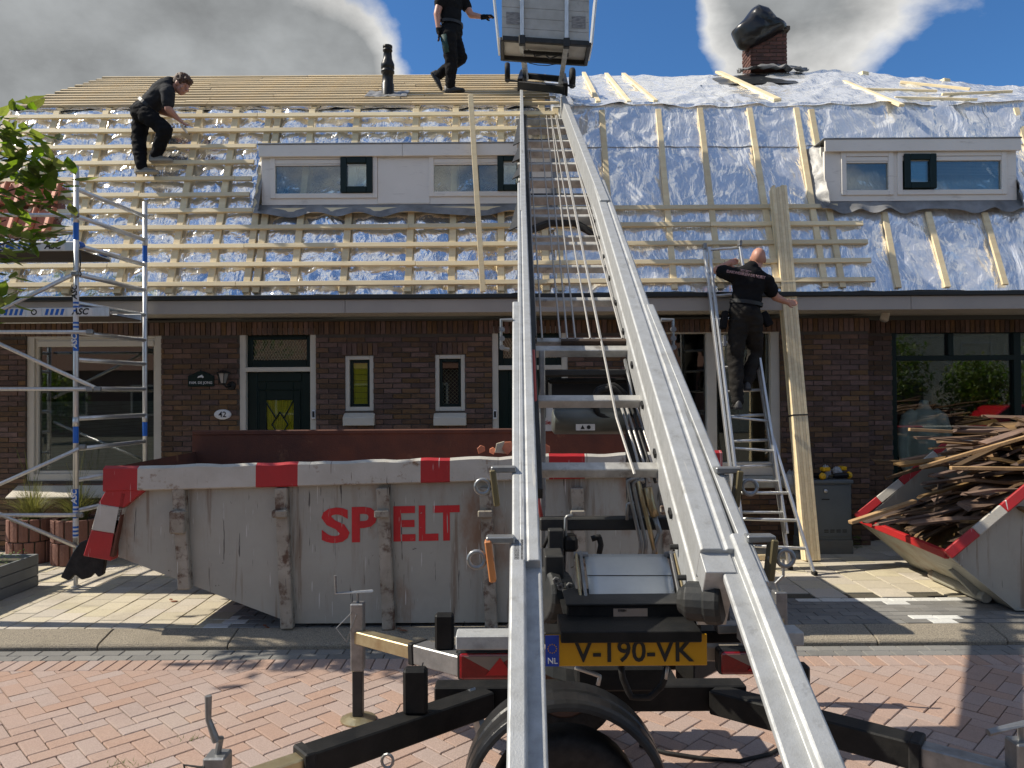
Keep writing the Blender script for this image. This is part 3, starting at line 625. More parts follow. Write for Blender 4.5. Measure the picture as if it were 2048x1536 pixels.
for px in (1205, 1313, 1396, 1498, 1584, 1615, 2023): CBR.append((lows(px, 222)[0], 0.0 if px != 2023 else .0, L1 - .05))
for px in (1758, 1852, 1963): CBR.append((lows(px, 431)[0], .0, lows(px, 431)[1]))
def wr(x, y, sc, seed):
    return mnoise.noise(V((x * sc, y * sc, seed)))
def ridge(x, y, sc, seed): return 1 - abs(wr(x, y, sc, seed)) * 2
cbx = sorted(c[0] for c in CB)
def fold(X, s, ang, sc, seed, sharp=7):
    u = X * math.cos(ang) + s * math.sin(ang); w_ = -X * math.sin(ang) + s * math.cos(ang)
    n = mnoise.noise(V((u * sc, w_ * sc * .16, seed))); return math.exp(-(n * sharp) ** 2)
def foil_h(X, s, left):
    if left:
        best = min(abs(X - c) for c in cbx)
        h = .010 * fold(X, s, .6, 3.0, 1.2) + .010 * fold(X, s, -.7, 2.6, 4.2) + .006 * fold(X, s, 1.3, 4.0, 7.2) + .006 * ridge(X - s * .4, s, 4.5, 8.2) + .026 * min(1, best / .16)
    else:
        h = .02 + .026 * wr(X * 1.1, s * .8, .9, 4) + .018 * fold(X, s, .25, 1.5, 2.1) + .016 * fold(X, s, -.45, 1.8, 5.3) + .012 * fold(X, s, .9, 2.2, 9.1) + .010 * fold(X, s, -1.1, 2.6, 3.7) + .006 * ridge(X, s * .7, 5.0, 3.1)
    return max(h, .0) + .006
def foil(name, fn, x0, x1, s0, s1, st, left, m):
    nu, nv = int((x1 - x0) / st), max(2, int((s1 - s0) / st))
    return MB().grid(lambda u, v: fn(x0 + (x1 - x0) * u, s0 + (s1 - s0) * v, .012 + foil_h(x0 + (x1 - x0) * u, s0 + (s1 - s0) * v, left)), nu, nv).obj(name, M_[m], roof, smooth=True)
foil('foil_sheet', low, XV, XMID, -.02, L1, .035, True, 'foil')
sm = lows(1400, 300)[1]
foil('foil_sheet', low, XMID - .03, XR, -.02, sm + .04, .035, False, 'foil2'); foil('foil_sheet', lambda X, s, h: low(X, s, h + .012), XMID - .03, XR, sm, L1 + .05, .035, False, 'foil2')
foil('foil_sheet', upp, XV, XMID, -.05, L2, .06, True, 'foil'); 
def sag(X): return .06 * math.exp(-((X - 5.0) / 1.0) ** 2) - (.26 * max(0, (X - 5.2) / 3.6) if X > 5.2 else 0)
foil('foil_sheet', lambda X, s, h: upp(X, s, h * 1.2) + V((0, 0, sag(X) * s / L2)), XMID - .02, XR, -.07, L2, .045, False, 'foil2')
# battens
def batten(parent, a, b, up, w, h, m='batten'):
    MB().bar(a, b, w, h, up).obj('batten', M_[m], parent, bev=.003)
for X, s0, s1 in CB: MB().bar(low(X, s0, .07), low(X, s1, .07), .078, .03, n1).obj('counter_batten', M_['batten'], roof, bev=.003)
for X, s0, s1 in CBR: MB().bar(low(X, s0 + rnd.uniform(0, .04), .085), low(X + rnd.uniform(-.03, .03), s1 - rnd.uniform(0, .03), .085), .07, .03, n1).obj('counter_batten', M_['batten'], roof, bev=.003)
rows = [lows(300, y)[1] for y in (577, 540, 502, 466, 433, 400, 368, 337, 305, 273, 243)]
ends = [lows(1740, 558)[0], lows(1733, 524)[0], lows(1727, 490)[0], lows(1718, 455)[0], lows(1668, 420)[0]]
DL = (lows(512, 350)[0], XMID - .05)                                  # the left dormer gap
XT = lows(128, 420)[0]                                                # roof tiles stop here
for k, s in enumerate(rows):
    x1 = ends[k] if k < 5 else XMID + .02
    cuts = [XV - .02]; x = XV + (1.7 if k % 2 else 3.1) + rnd.uniform(-.2, .2)
    while x < x1 - .6: cuts.append(x); x += 3.6
    cuts.append(x1); y0 = rnd.uniform(-.006, .006)
    for a, b in zip(cuts, cuts[1:]):
        segs = [(a, b)]
        if 5 <= k <= 8: segs = [q for q in ((a, min(b, DL[0])), (max(a, DL[1]), b)) if q[1] - q[0] > .1]
        for p, q in segs:
            MB().bar(low(p + .002, s + y0 + rnd.uniform(-.006, .006), .104), low(q - .002, s + y0 + rnd.uniform(-.006, .006), .104), .058, .034, n1).obj('batten', M_['batten2'], roof, bev=.003)
nr = 13
for k in range(nr):
    s = .06 + (L2 - .07) * k / (nr - 1); x1 = XMID - .02 + rnd.uniform(-.12, .12)
    cuts = [XV - .04 - rnd.uniform(0, .05), XV + rnd.uniform(1.4, 3.4), XV + rnd.uniform(4.2, 5.6), x1]
    for a, b in zip(cuts, cuts[1:]):
        MB().bar(upp(a + .002, s + rnd.uniform(-.008, .008), .085 + rnd.uniform(0, .008)), upp(b - .002, s + rnd.uniform(-.012, .012), .085 + rnd.uniform(0, .008)), .062, .036, n2).obj('batten', M_['batten3'], roof, bev=.003)
for px in (106, 205, 300, 394, 468, 545, 621, 712, 831, 911, 1002, 1085):
    X = lows(px, 290)[0]; MB().bar(upp(X, .0, .05), upp(X, L2, .05), .07, .03, n2).obj('counter_batten', M_['batten'], roof)
for (a, b), w_ in ((((1167, 158), (1196, 219)), .06), (((1212, 160), (1257, 219)), .06), (((1246, 160), (1310, 217)), .06), (((1435, 156), (1553, 214)), .10), (((1672, 170), (1800, 226)), .07), (((1798, 177), (1936, 192)), .05), (((1725, 192), (1870, 196)), .03), (((1880, 203), (2020, 197)), .03), (((1786, 210), (1950, 214)), .03)):
    pa, pb = upps(*a), upps(*b)
    MB().bar(upp(pa[0], pa[1], .09), upp(pb[0], pb[1], .09), w_, .035, n2).obj('batten', M_['batten'], roof, bev=.003)
for px, py in ((1722, 152), (1884, 166)):
    p = P(px, py, 11.6); MB().box(p, (.12, .2, .07), Matrix.Rotation(.3, 3, 'Z')).obj('wood_block', M_['batten'], roof, bev=.003)
vb = MB()
for k in range(11): vb.box(upp(XV - .02, L2 * (k + .5) / 11, .06), (.07, L2 / 11 * .93, .05), Matrix.Rotation(math.atan2(t2.z, t2.y), 3, 'X'))
vb.obj('verge_trim', mat('dark_verge', (.03, .025, .022), .8), roof)
# clay tiles still lying at the left end
def tile_mesh():
    mb = MB(); Wd, Ln = .225, .33
    prof = [(-.5, .0), (-.42, .012), (-.30, .010), (.0, .006), (.16, .012), (.24, .036), (.32, .052), (.42, .046), (.5, .022)]
    top = [(u * Wd, w) for u, w in prof]; poly = top + [(u, w - .014) for u, w in reversed(top)]
    mb.ext(poly, (0, 0, 0), (1, 0, 0), (0, 0, 1), (0, 1, 0), Ln); return mb.mesh('roof_tile', M_['tile'])
tm = tile_mesh(); sr = [rows[3] - .04, rows[4] + .10]
for k in range(2):
    for j in range(5):
        X = XT - .11 - j * .215
        if X < XV - .1: continue
        o = low(X, sr[k] - .02, .135); ydir = (t1 * .995 - n1 * .07).normalized(); zdir = V((1, 0, 0)).cross(ydir)
        link('roof_tile', tm, roof, bev=.004, M=Matrix(((1, ydir.x, zdir.x, o.x), (0, ydir.y, zdir.y, o.y), (0, ydir.z, zdir.z, o.z), (0, 0, 0, 1))))
# --- dormers
def dormer(px0, px1, ytop, ybot, dd, wins, lab, panels):
    X0, X1 = P(px0, 350, dd).x, P(px1, 350, dd).x; pm = (px0 + px1) / 2
    Z1 = P(pm, ytop, dd).z; Z0 = P(pm, ybot, dd).z; h = Z1 - Z0; q = group_part('dormer', house, (X0, dd, Z0)); q['label'] = lab
    yb = K.y + .2
    body = MB(); body.bb((X0 + .02, dd + .10, Z0), (X0 + .06, yb, Z1 - .05)); body.bb((X1 - .06, dd + .1, Z0), (X1 - .02, yb, Z1 - .05)); body.obj('cheek', M_['dormer'], q)
    zf = Z1 - .155
    for a, b in zip(panels, panels[1:]):
        xa, xb = P(a, 300, dd).x, P(b, 300, dd).x; MB().bb((xa + .002, dd - .06, zf), (xb - .002, dd - .03, Z1 - .012)).obj('fascia_board', M_['dormer'], q, bev=.003)
    MB().bb((X0 - .015, dd - .07, Z1 - .011), (X1 + .015, yb, Z1 + .006)).obj('dormer_roof', M_['steel'], q, bev=.004)
    fr = MB(); ops = []
    for (a, b, c, e, kind) in wins: ops.append([P(a, 350, dd).x, P(b, 350, dd).x, P(pm, e, dd).z, P(pm, c, dd).z, kind])
    # front boarding around the openings
    xs = sorted({X0 + .02, X1 - .02} | {o[0] for o in ops} | {o[1] for o in ops})
    for a, b in zip(xs, xs[1:]):
        o = [o for o in ops if o[0] <= (a + b) / 2 <= o[1]]
        if not o: fr.bb((a, dd + .0, Z0 + .005), (b, dd + .05, zf + .02))
        else:
            o = o[0]; fr.bb((a, dd, Z0 + .005), (b, dd + .05, o[2])); fr.bb((a, dd, o[3]), (b, dd + .05, zf + .02))
    fr.obj('front_board', M_['dormer'], q)
    bk = MB(); bk.bb((X0 + .1, dd + .5, Z0), (X1 - .1, dd + .52, Z1 - .05)); bk.obj('inner_wall', mat('dormer_room', (.07, .075, .08), .9), q)
    for x0, x1, z0, z1, kind in ops:
        wn_ = MB(); r = [x0, x1, z0, z1]
        if kind == 'w':
            frame_mb(r, .06, dd - .02, .06, None, wn_).obj('window', M_['dormer'], q, bev=.004); i = inset(r, .06)
            MB().bb((i[0], dd - .012, i[3] - .055), (i[1], dd + .03, i[3] - .004)).obj('vent_strip', M_['dormer'], q, bev=.004)
            MB().bb((i[0], dd - .008, i[3] - .075), (i[1], dd + .02, i[3] - .058)).obj('vent_lip', M_['dormer'], q, bev=.002)
            pane([i[0], i[1], i[2], i[3] - .06], dd + .012, q)
        elif kind == 's':
            frame_mb(r, .075, dd - .045, .07, None, wn_).obj('shutter_window', M_['green'], q, bev=.006); pane(inset(r, .075), dd - .01, q)
        elif kind == 'p':
            MB().bb((x0 + .003, dd - .006, z0), (x1 - .003, dd + .02, z1)).obj('panel', M_['dormer'], q, bev=.002)
        elif kind == 'b':
            frame_mb(r, .06, dd - .02, .06, None, wn_).obj('window', M_['dormer'], q, bev=.004); i = inset(r, .06)
            MB().bb((i[0], dd - .012, i[3] - .055), (i[1], dd + .03, i[3] - .004)).obj('vent_strip', M_['dormer'], q, bev=.004)
            pane([i[0], i[1], i[2], i[3] - .06], dd + .012, q); bl = MB(); z = i[3] - .08
            while z > (i[2] + i[3]) / 2 - .02: bl.box(((i[0] + i[1]) / 2, dd + .06, z), (i[1] - i[0], .022, .002), Matrix.Rotation(.5, 3, 'X')); z -= .018
            bl.obj('venetian_blind', mat('venetian_slats', (.5, .47, .45), .5), q)
            pots = MB()
            for k in range(5): pots.lathe([(.0, 0), (.016, 0), (.013, .03), (.019, .05)], (i[0] + .05 + k * .07, dd + .05, i[2]), n=8)
            pots.obj('windowsill_ornaments', M_['white'], q)
    # lead: wavy apron under the front, and crumpled side flashings
    ap = MB(); nseg = 60
    def wave(u): return .5 + .5 * math.sin(u * 30 + 2.2 * math.sin(u * 9 + X0))
    def apf(u, v):
        X = X0 - .05 + (X1 - X0 + .1) * u; top = V((X, dd + .02, Z0 + .02)); hgt = .13 + .05 * wave(u)
        s_ = (V((X, dd, Z0)) - V((X, E.y, E.z))).dot(t1); bot = low(X, s_ - hgt, .11 + .055 * wave(u + .1) * v)
        return top.lerp(bot, v) + V((0, -.02 * math.sin(v * 3), 0))
    ap.grid(apf, nseg * 2, 6).obj('lead_apron', M_['lead'], q, smooth=True)
    for sg, X in ((-1, X0 + .03), (1, X1 - .03)):
        fl = MB()
        def sf(u, v):
            s_ = (V((X, dd, Z0)) - V((X, E.y, E.z))).dot(t1) - .1 + u * (h / t1.z + .1)
            wd = .10 + .05 * mnoise.noise(V((u * 6, X, 1))) + .03
            return low(X + sg * wd * v, s_, .06 + .05 * (1 - v) + .03 * mnoise.noise(V((u * 9, v * 3, X))) + (.10 * (1 - v) ** 2))
        fl.grid(sf, 24, 6).obj('side_flashing', M_['lead'], q, smooth=True)
    return q
dormer(520, 1106, 289, 409, 9.02, [(541, 755, 308, 396, 'w'), (682, 746, 315, 386, 's'), (755, 860, 308, 407, 'p'), (858, 1072, 308, 394, 'w'), (995, 1058, 313, 384, 's')], 'left dormer with grey boarding and two wide windows', (520, 806, 1106))
dormer(1646, 2036, 279, 402, 9.02, [(1682, 1786, 303, 390, 'w'), (1794, 2012, 303, 390, 'b'), (1806, 1870, 309, 378, 's')], 'right dormer with grey boarding and small dark green shutter window', (1646, 2036))
# --- chimney
ch = group_part('chimney', house, P(1540, 150, 11.9))
c0 = P(1501, 150, 11.75); c1 = P(1575, 150, 11.75); zt = P(1540, 62, 11.75).z; zb = c0.z - .45
MB().bb((c0.x + .012, 11.762, zb), (c1.x - .012, 11.75 + .43, zt)).obj('core', M_['mortar'], ch)
it = []; r = random.Random(8); z = zb; k = 0
while z < zt - .05:
    for face in range(2):
        a0, a1 = (c0.x, c1.x) if face == 0 else (11.75, 12.18); x = a0 - (.11 if k % 2 else 0)
        while x < a1:
            p, q = max(x, a0), min(x + .2, a1)
            if q - p > .03:
                if face == 0: it.append((Matrix.Translation(((p + q) / 2, 11.775, z + .026)), (round(q - p, 2), .05, .05)))
                else: it.append((Matrix.Translation((c0.x + .026, (p + q) / 2, z + .026)), (.05, round(q - p, 2), .05)))
            x += .21
    z += .062; k += 1
pieces('brick', it, M_['cbrick'], ch, 200, bev=.003)
MB().bb((c0.x - .04, 11.71, zt), (c1.x + .04, 12.22, zt + .07)).obj('coping', M_['mortar'], ch, bev=.01)
fl = MB(); fl.grid(lambda u, v: V((c0.x - .22 + (c1.x - c0.x + .44) * u, 11.74 - .30 * v, P(1540, 150, 11.75).z + .10 - .12 * v - .25 * abs(u - .5) ** 2 + .06 * mnoise.noise(V((u * 7, v * 5, 2))) + .05 * ridge(u * 2, v, 3, 2))), 26, 12)
fl.obj('lead_flashing', M_['lead'], ch, smooth=True)
sk = MB(); sk.grid(lambda u, v: upp(0, L2 * .62, 0) * 0 + V((P(1430 + 200 * u, 170, 11.3).x, 11.62 - .75 * v + .1 * abs(u - .5), 0)) + V((0, 0, upp(0, (11.62 - .75 * v - K.y) / t2.y, .13).z + .02 * mnoise.noise(V((u * 5, v * 5, 3))))), 20, 10)
sk.obj('dark_underlay', mat('dark_underlay', (.05, .055, .06), .3, .5, bump=.4, bscale=8), ch, smooth=True)
# --- flue pipe
fp = group_part('flue_pipe', house, upp(*upps(776, 203)))
px_ = upps(776, 205); b0 = upp(px_[0], px_[1], .02); hz = (P(778, 92, b0.y).z - b0.z)
MB().lathe([(.085, -.1), (.085, hz * .30), (.075, hz * .32), (.075, hz * .50), (.092, hz * .51), (.092, hz * .54), (.08, hz * .55), (.08, hz * .58), (.092, hz * .59), (.092, hz * .66), (.062, hz * .76), (.055, hz * .90), (.066, hz * .905), (.066, hz * .93), (.055, hz * .935), (.055, hz * .96), (.066, hz * .965), (.066, hz), (0, hz)], b0, n=20).obj('pipe', M_['blackp'], fp, smooth=True)
MB().grid(lambda u, v: upp(px_[0] - .28 + .56 * u, px_[1] - .22 + .44 * v, .115 + .02 * mnoise.noise(V((u * 8, v * 8, 5)))), 18, 14).obj('lead_slate', M_['lead'], fp, smooth=True)
MB().path([P(1772, 610, 9.2), P(1772, 622, 9.15), P(1768, 640, 9.1)], .05, 12).obj('drain_spout', M_['white'], house, smooth=True)
# ================================================================ waste skips
def skip_one():
    d0, d1 = 6.03, 7.65
    q = lambda px, py, d=d0: P(px, py, d)
    sk = thing('waste_skip', 'long grey waste skip with red and white rim and red letters SPELT', 'skip', (-.9, 6.8, SW))
    pr = [q(232, 1112), q(585, 1247), q(1290, 1243), q(1452, 1085), q(1438, 905), q(215, 935)]; xz = [(p.x, p.z) for p in pr]
    rw = random.Random(4)
    def rim_z(X): return .020 * mnoise.noise(V((X * 1.7, 0, 3))) + .012 * mnoise.noise(V((X * 5, 1, 3)))
    # front plate (gently dented), back plate, floor and ends
    fp = MB(); zt = xz[5][1] - .03
    def zbot(X):
        for (x0, z0), (x1, z1) in zip(xz[:4], xz[1:4]):
            if x0 <= X <= x1: return z0 + (z1 - z0) * (X - x0) / (x1 - x0)
        return xz[0][1]
    xa, xb = xz[0][0] + .02, xz[3][0] - .02
    def ff(u, v):
        X = xa + (xb - xa) * u; zb = zbot(X); z = zb + (zt - zb) * v
        return V((X, d0 + .018 * mnoise.noise(V((X * 1.3, z * 1.6, 7))) * math.sin(math.pi * v), z))
    fp.grid(ff, 90, 12).obj('front_plate', M_['skip'], sk, smooth=True)
    bk = MB(); ztb = P(700, 864, d1).z
    def fb(u, v):
        X = xa - .1 + (xb - xa + .15) * u; zb = zbot(min(max(X, xa), xb)); z = zb + (ztb + .5 * rim_z(X + 9) - zb) * v
        return V((X, d1, z))
    bk.grid(fb, 60, 6).obj('back_plate', M_['rust'], sk, smooth=True)
    MB().bar((xa - .1, d1 + .02, ztb + .0), (xb + .05, d1 + .02, ztb + .0), .06, .05).obj('back_rim', M_['rust'], sk, bev=.01)
    en = MB(); zi = [(x + (.02 if i in (0, 5) else 0), z) for i, (x, z) in enumerate(xz)]
    for (x0, z0), (x1, z1) in ((zi[5], zi[0]), (zi[0], zi[1]), (zi[1], zi[2]), (zi[2], zi[3]), (zi[3], zi[4])):
        en.quad((x0, d0 + .02, z0), (x1, d0 + .02, z1), (x1, d1, z1), (x0, d1, z0))
    en.obj('floor_and_ends', M_['rust'], sk)
    # rim band with its colour fields
    cuts = [(215, 'r'), (283, 'w'), (517, 'r'), (600, 'w'), (843, 'r'), (901, 'w'), (1097, 'r'), (1168, 'w'), (1304, 'r'), (1440, None)]
    def rimtop(px): return P(px, 933 - (px - 215) * .0275, d0)
    for (a, c), (b, _) in zip(cuts, cuts[1:]):
        m = MB(); n = 10
        def rf(k, j):
            t = rimtop(a + (b - a) * k / n); X = t.x; z1 = t.z + rim_z(X); z0 = t.z - .195
            return [V((X, d0 + .07, z1 - .012)), V((X, d0 - .03, z1)), V((X, d0 - .065, z1 - .02)), V((X, d0 - .07, z0 + .01)), V((X, d0 - .055, z0)), V((X, d0 + .01, z0)), V((X, d0 + .07, z1 - .05))][j]
        vv = [rf(k, j) for k in range(n + 1) for j in range(7)]
        fs = [(k * 7 + j, k * 7 + (j + 1) % 7, (k + 1) * 7 + (j + 1) % 7, (k + 1) * 7 + j) for k in range(n) for j in range(7)] + [tuple(range(7)), tuple(n * 7 + j for j in range(6, -1, -1))]
        m.add(vv, fs).obj('rim', M_['skipred' if c == 'r' else 'skipwhite'], sk)
    # left end band: red, white, red
    pts = [(213, 978), (196, 1008), (182, 1060), (166, 1112)]; pr_ = [(292, 978), (246, 1016), (232, 1068), (222, 1122)]
    for k, c in enumerate(('skipred', 'skipwhite', 'skipred')):
        a0, a1, b0, b1 = q(*pts[k], d0 - .06), q(*pts[k + 1], d0 - .06), q(*pr_[k], d0 - .06), q(*pr_[k + 1], d0 - .06); y = V((0, .11, 0))
        MB().add([a0, b0, b1, a1, a0 + y, b0 + y, b1 + y, a1 + y], [(0, 1, 2, 3), (7, 6, 5, 4), (0, 4, 5, 1), (1, 5, 6, 2), (2, 6, 7, 3), (3, 7, 4, 0)]).obj('end_band', M_[c], sk, bev=.006)
    e0, e1 = q(250, 985, d0 - .035), q(226, 1112, d0 - .035); MB().bar(e0, e1, .03, .05, (0, 1, 0)).obj('corner_bead', M_['rust'], sk)
    # ribs
    for x0, x1, yb in ((352, 378, 1178), (556, 583, 1256), (760, 784, 1258), (966, 988, 1258), (1150, 1170, 1256), (1330, 1345, 1200)):
        a, b = q((x0 + x1) / 2 - 6, 975, d0 - .03), q((x0 + x1) / 2 + 6, yb, d0 - .03); wd = .1
        m = MB(); m.bar(a, b, wd, .07, (0, 1, 0)); rib = m.obj('rib', M_['skiprib'], sk, bev=.008)
        c = a.lerp(b, .33 if x0 < 400 else .18); MB().box(c + V((-.008, -.045, 0)), (.12, .06, .18 if x0 < 400 else .06)).obj('rib_bracket', M_['skiprib'], rib, bev=.01)
    # letters
    for ch, x0, x1 in (('S', 641, 697), ('P', 702, 752), ('E', 786, 830), ('L', 837, 876), ('T', 866, 919)):
        yc = 1052 - (x0 - 641) * .024; c = q((x0 + x1) / 2, yc, d0 - .028); h = .30
        o = text('letter', ch, frameM(c, V((1, 0, .02)), V((0, 0, 1))), h / .69, M_['redletter'], sk, bold=.03, ext=.002)
        xsz = [v.co.x for v in o.data.vertices]; w0 = max(xsz) - min(xsz); w1 = (x1 - x0) / F_PX * d0
        zs = [v.co.z for v in o.data.vertices]; h0 = max(zs) - min(zs); cz = (max(zs) + min(zs)) / 2; cx = (max(xsz) + min(xsz)) / 2
        for v in o.data.vertices:
            v.co.x = c.x + (v.co.x - cx) * w1 / w0; v.co.z = c.z + (v.co.z - cz) * (.285 / h0); zb = zbot(v.co.x); vv_ = (v.co.z - zb) / (zt - zb)
            v.co.y = d0 + .018 * mnoise.noise(V((v.co.x * 1.3, v.co.z * 1.6, 7))) * math.sin(math.pi * vv_) - .004 + (.0015 if v.co.y > c.y else 0)
    # black rubber flap hanging at the low end
    fl = MB(); poly = [(176, 1078), (210, 1118), (205, 1150), (196, 1155), (188, 1146), (178, 1156), (162, 1160), (150, 1150), (145, 1152), (137, 1162), (120, 1155), (145, 1105), (160, 1085)]
    c = [P(x, y, d0 + .12) for x, y in poly]; fl.ext([(p.x, p.z) for p in c], (0, d0 + .12, 0), (1, 0, 0), (0, 0, 1), (0, 1, 0), .05).obj('rubber_flap', M_['rubber'], sk, bev=.008)
    # load
    rub = MB(); rub.grid(lambda u, v: V((xa + .25 + (xb - xa - .6) * u, d0 + .12 + (d1 - d0 - .2) * v, zt - .16 + .16 * math.sin(math.pi * v) * (.3 + .5 * u) + .06 * mnoise.noise(V((u * 14, v * 6, 3))))), 90, 30)
    o = rub.obj('rubble', mat('tile_rubble', (.30, .13, .08), .9, nscale=12, ncol=(.25, .22, .19), namt=.9, bump=1, bscale=18)); o['kind'] = 'stuff'; tag(o, 'broken roof tile rubble filling the grey skip', 'rubble')
    for px, py, a, s_, mm in ((962, 893, .3, .06, 'tile'), (1003, 890, -.2, .10, 'slab'), (1016, 889, .7, .09, 'tile'), (1090, 893, .2, .08, 'tile'), (985, 896, 1.1, .05, 'tile')):
        c = P(px, py + 6, 6.45); o = MB().ext([(-.5 * s_, -.5 * s_), (.5 * s_, -.4 * s_), (.6 * s_, .2 * s_), (.1 * s_, .6 * s_), (-.5 * s_, .3 * s_)], c, V((math.cos(a), .3, math.sin(a))), V((-math.sin(a), .1, math.cos(a))), V((0, 1, 0)), .03).obj('broken_tile', M_[mm], bev=.003)
        tag(o, {962: 'leftmost orange tile shard showing above the skip rim', 985: 'small orange tile shard between the leftmost shard and the grey chunk', 1003: 'grey concrete chunk among the tile shards above the skip rim', 1016: 'orange tile shard close beside the left lift rail', 1090: 'orange tile shard seen between the two lift rails'}[px], 'tile piece', 'tile pieces in the skip')
skip_one()
def skip_two():
    sk = thing('waste_skip', 'grey waste skip with sloping red and white rim heaped with old laths', 'skip', (5.2, 7.1, SW))
    y0, y1 = 6.32, 7.98
    c0 = P(1900, 1112, y0); prof = [(c0.x, c0.z), (4.34, 1.12), (4.62, 1.36), (7.4, 1.36), (7.9, .55), (7.2, SW + .02), (4.22, SW + .02)]
    b = 4.22
    for nm, y, dy in (('near_side', y0 + .03, .012), ('far_side', y1 - .04, .012)):
        MB().ext(prof, (0, y, 0), (1, 0, 0), (0, 0, 1), (0, 1, 0), dy).obj(nm, M_['skip'], sk)
    e = MB(); e.quad((c0.x, y0, c0.z), (c0.x, y1, c0.z + .04), (b, y1, SW + .02), (b, y0, SW + .02)); e.quad((b, y0, SW + .02), (b, y1, SW + .02), (7.2, y1, SW + .02), (7.2, y0, SW + .02)); e.quad((7.2, y0, SW + .02), (7.2, y1, SW + .02), (7.9, y1, .55), (7.9, y0, .55))
    o = e.obj('end_and_floor', M_['skip'], sk); sm_ = o.modifiers.new('thick', 'SOLIDIFY'); sm_.thickness = .012; sm_.offset = 0
    def rimbar(p, q, cols, nm='rim'):
        p, q = V(p), V(q); n = len(cols)
        for k, c in enumerate(cols):
            MB().bar(p.lerp(q, k / n), p.lerp(q, (k + 1) / n), .055, .085, V((0, .3, 1))).obj(nm, M_[c], sk, bev=.008)
    rimbar((c0.x - .02, y0, c0.z + .01), (4.36, y0, 1.14), ('skipred', 'skipwhite', 'skipred')); rimbar((4.36, y0, 1.14), (4.64, y0, 1.39), ('skipwhite', 'skipred')); rimbar((4.64, y0, 1.39), (7.4, y0, 1.39), ('skipwhite', 'skipred', 'skipwhite', 'skipred'))
    rimbar((c0.x - .02, y1, c0.z + .05), (4.36, y1, 1.16), ('skipred', 'skipwhite', 'skipred')); rimbar((4.36, y1, 1.16), (4.64, y1, 1.39), ('skipwhite', 'skipred')); rimbar((4.64, y1, 1.39), (7.4, y1, 1.39), ('skipwhite', 'skipred', 'skipwhite', 'skipred'))
    MB().bar((c0.x, y0 + .04, c0.z), (c0.x, y1 - .04, c0.z + .04), .05, .07).obj('end_rim', M_['skipred'], sk, bev=.008)
    g = MB(); g.add([(c0.x + .17, 6.62, .36), (4.10, 6.62, .10), (4.24, 6.62, .10), (c0.x + .30, 6.62, .40), (c0.x + .17, 6.66, .36), (4.10, 6.66, .10), (4.24, 6.66, .10), (c0.x + .30, 6.66, .40)], [(0, 1, 2, 3), (7, 6, 5, 4), (0, 4, 5, 1), (1, 5, 6, 2), (2, 6, 7, 3), (3, 7, 4, 0)]); g.tube((4.12, 6.55, .14), (4.12, 7.4, .14), .05, 14); g.obj('tipping_bracket', M_['skip'], sk, bev=.006)
    for y in (6.5, 7.7): MB().bb((4.35, y, SW), (7.1, y + .1, SW + .03)).obj('skid', M_['skip'], sk)
    for x in (5.4, 6.5): MB().bb((x, y0 - .03, .14), (x + .1, y0 + .03, 1.3)).obj('rib', M_['skiprib'], sk, bev=.008)
    # heap of old laths: every lath a thing of its own
    r = random.Random(21); n = 0
    heap = MB(); heap.grid(lambda u, v: V((c0.x + .40 + 3.4 * u, y0 + .1 + (y1 - y0 - .2) * v, min(1.62, .40 + 1.2 * min(1, u * 3.2)) * (.75 + .25 * math.sin(math.pi * v)) - .06 + .05 * mnoise.noise(V((u * 20, v * 8, 1))))), 60, 24)
    o = heap.obj('lath_heap_core', M_['oldwood']); o['kind'] = 'stuff'; tag(o, 'dark tangled mass of laths deep inside the right skip', 'lath heap')
    meshes = []
    for k in range(22):
        L = r.uniform(.35, 2.2); w_ = r.choice((.025, .03, .045, .05, .06, .12, .16)); h_ = r.uniform(.014, .032); L = min(L, .9) if w_ > .1 else L; m = MB(); nn = 6
        vv = []
        for i in range(nn + 1):
            x = L * (i / nn - .5); jx = r.uniform(-.03, .03) if i in (0, nn) else 0; bz = .02 * math.sin(i * 1.3 + k)
            for a, c in ((-1, -1), (1, -1), (1, 1), (-1, 1)): vv.append(V((x + jx * a + (r.uniform(-.04, .04) if i in (0, nn) else 0), a * w_ / 2 * r.uniform(.9, 1.05), bz + c * h_ / 2)))
        fs = [(i * 4 + j, i * 4 + (j + 1) % 4, (i + 1) * 4 + (j + 1) % 4, (i + 1) * 4 + j) for i in range(nn) for j in range(4)] + [(3, 2, 1, 0), tuple(nn * 4 + j for j in range(4))]
        me = m.add(vv, fs).mesh('lath', M_['oldwood']); meshes.append((me, L))
    def surf(X, y):
        u = (X - c0.x - .22) / 3.6; v = (y - y0 - .1) / (y1 - y0 - .2)
        return min(1.62, .40 + 1.2 * min(1, max(0, u) * 3.2)) * (.75 + .25 * math.sin(math.pi * min(1, max(0, v)))) - .04
    for k in range(280):
        me, L = meshes[k % len(meshes)]; X = c0.x + .35 + 2.5 * r.random() ** .85; y = r.uniform(y0 + .12, y1 - .12)
        X = max(X, c0.x - .15 + L * .42); az = r.gauss(0, .32) if r.random() > .14 else r.uniform(-1.4, 1.4); sl = .5 if X < c0.x + .8 else .1
        tilt = -sl * .45 + r.gauss(-.03, .10); zz = surf(X, y) + r.uniform(-.02, .12)
        for _ in range(6):                                            # keep the low ends inside the skip or above its rim
            ex, ez = X - math.cos(az) * L / 2, zz - abs(math.sin(tilt)) * L / 2 - .05
            if ez > (.58 if ex < c0.x + .1 else .60 - (ex - c0.x) * .68): break
            X += .18; zz += .06
        M = Matrix.Translation((X, y, zz)) @ Matrix.Rotation(az, 4, 'Z') @ Matrix.Rotation(tilt, 4, 'Y') @ Matrix.Rotation(r.uniform(-.5, .5), 4, 'X')
        tag(link('lath', me, M=M), 'old brown roof lath lying in the heap on the right skip', 'lath', 'old laths heaped in the right skip')
        n += 1
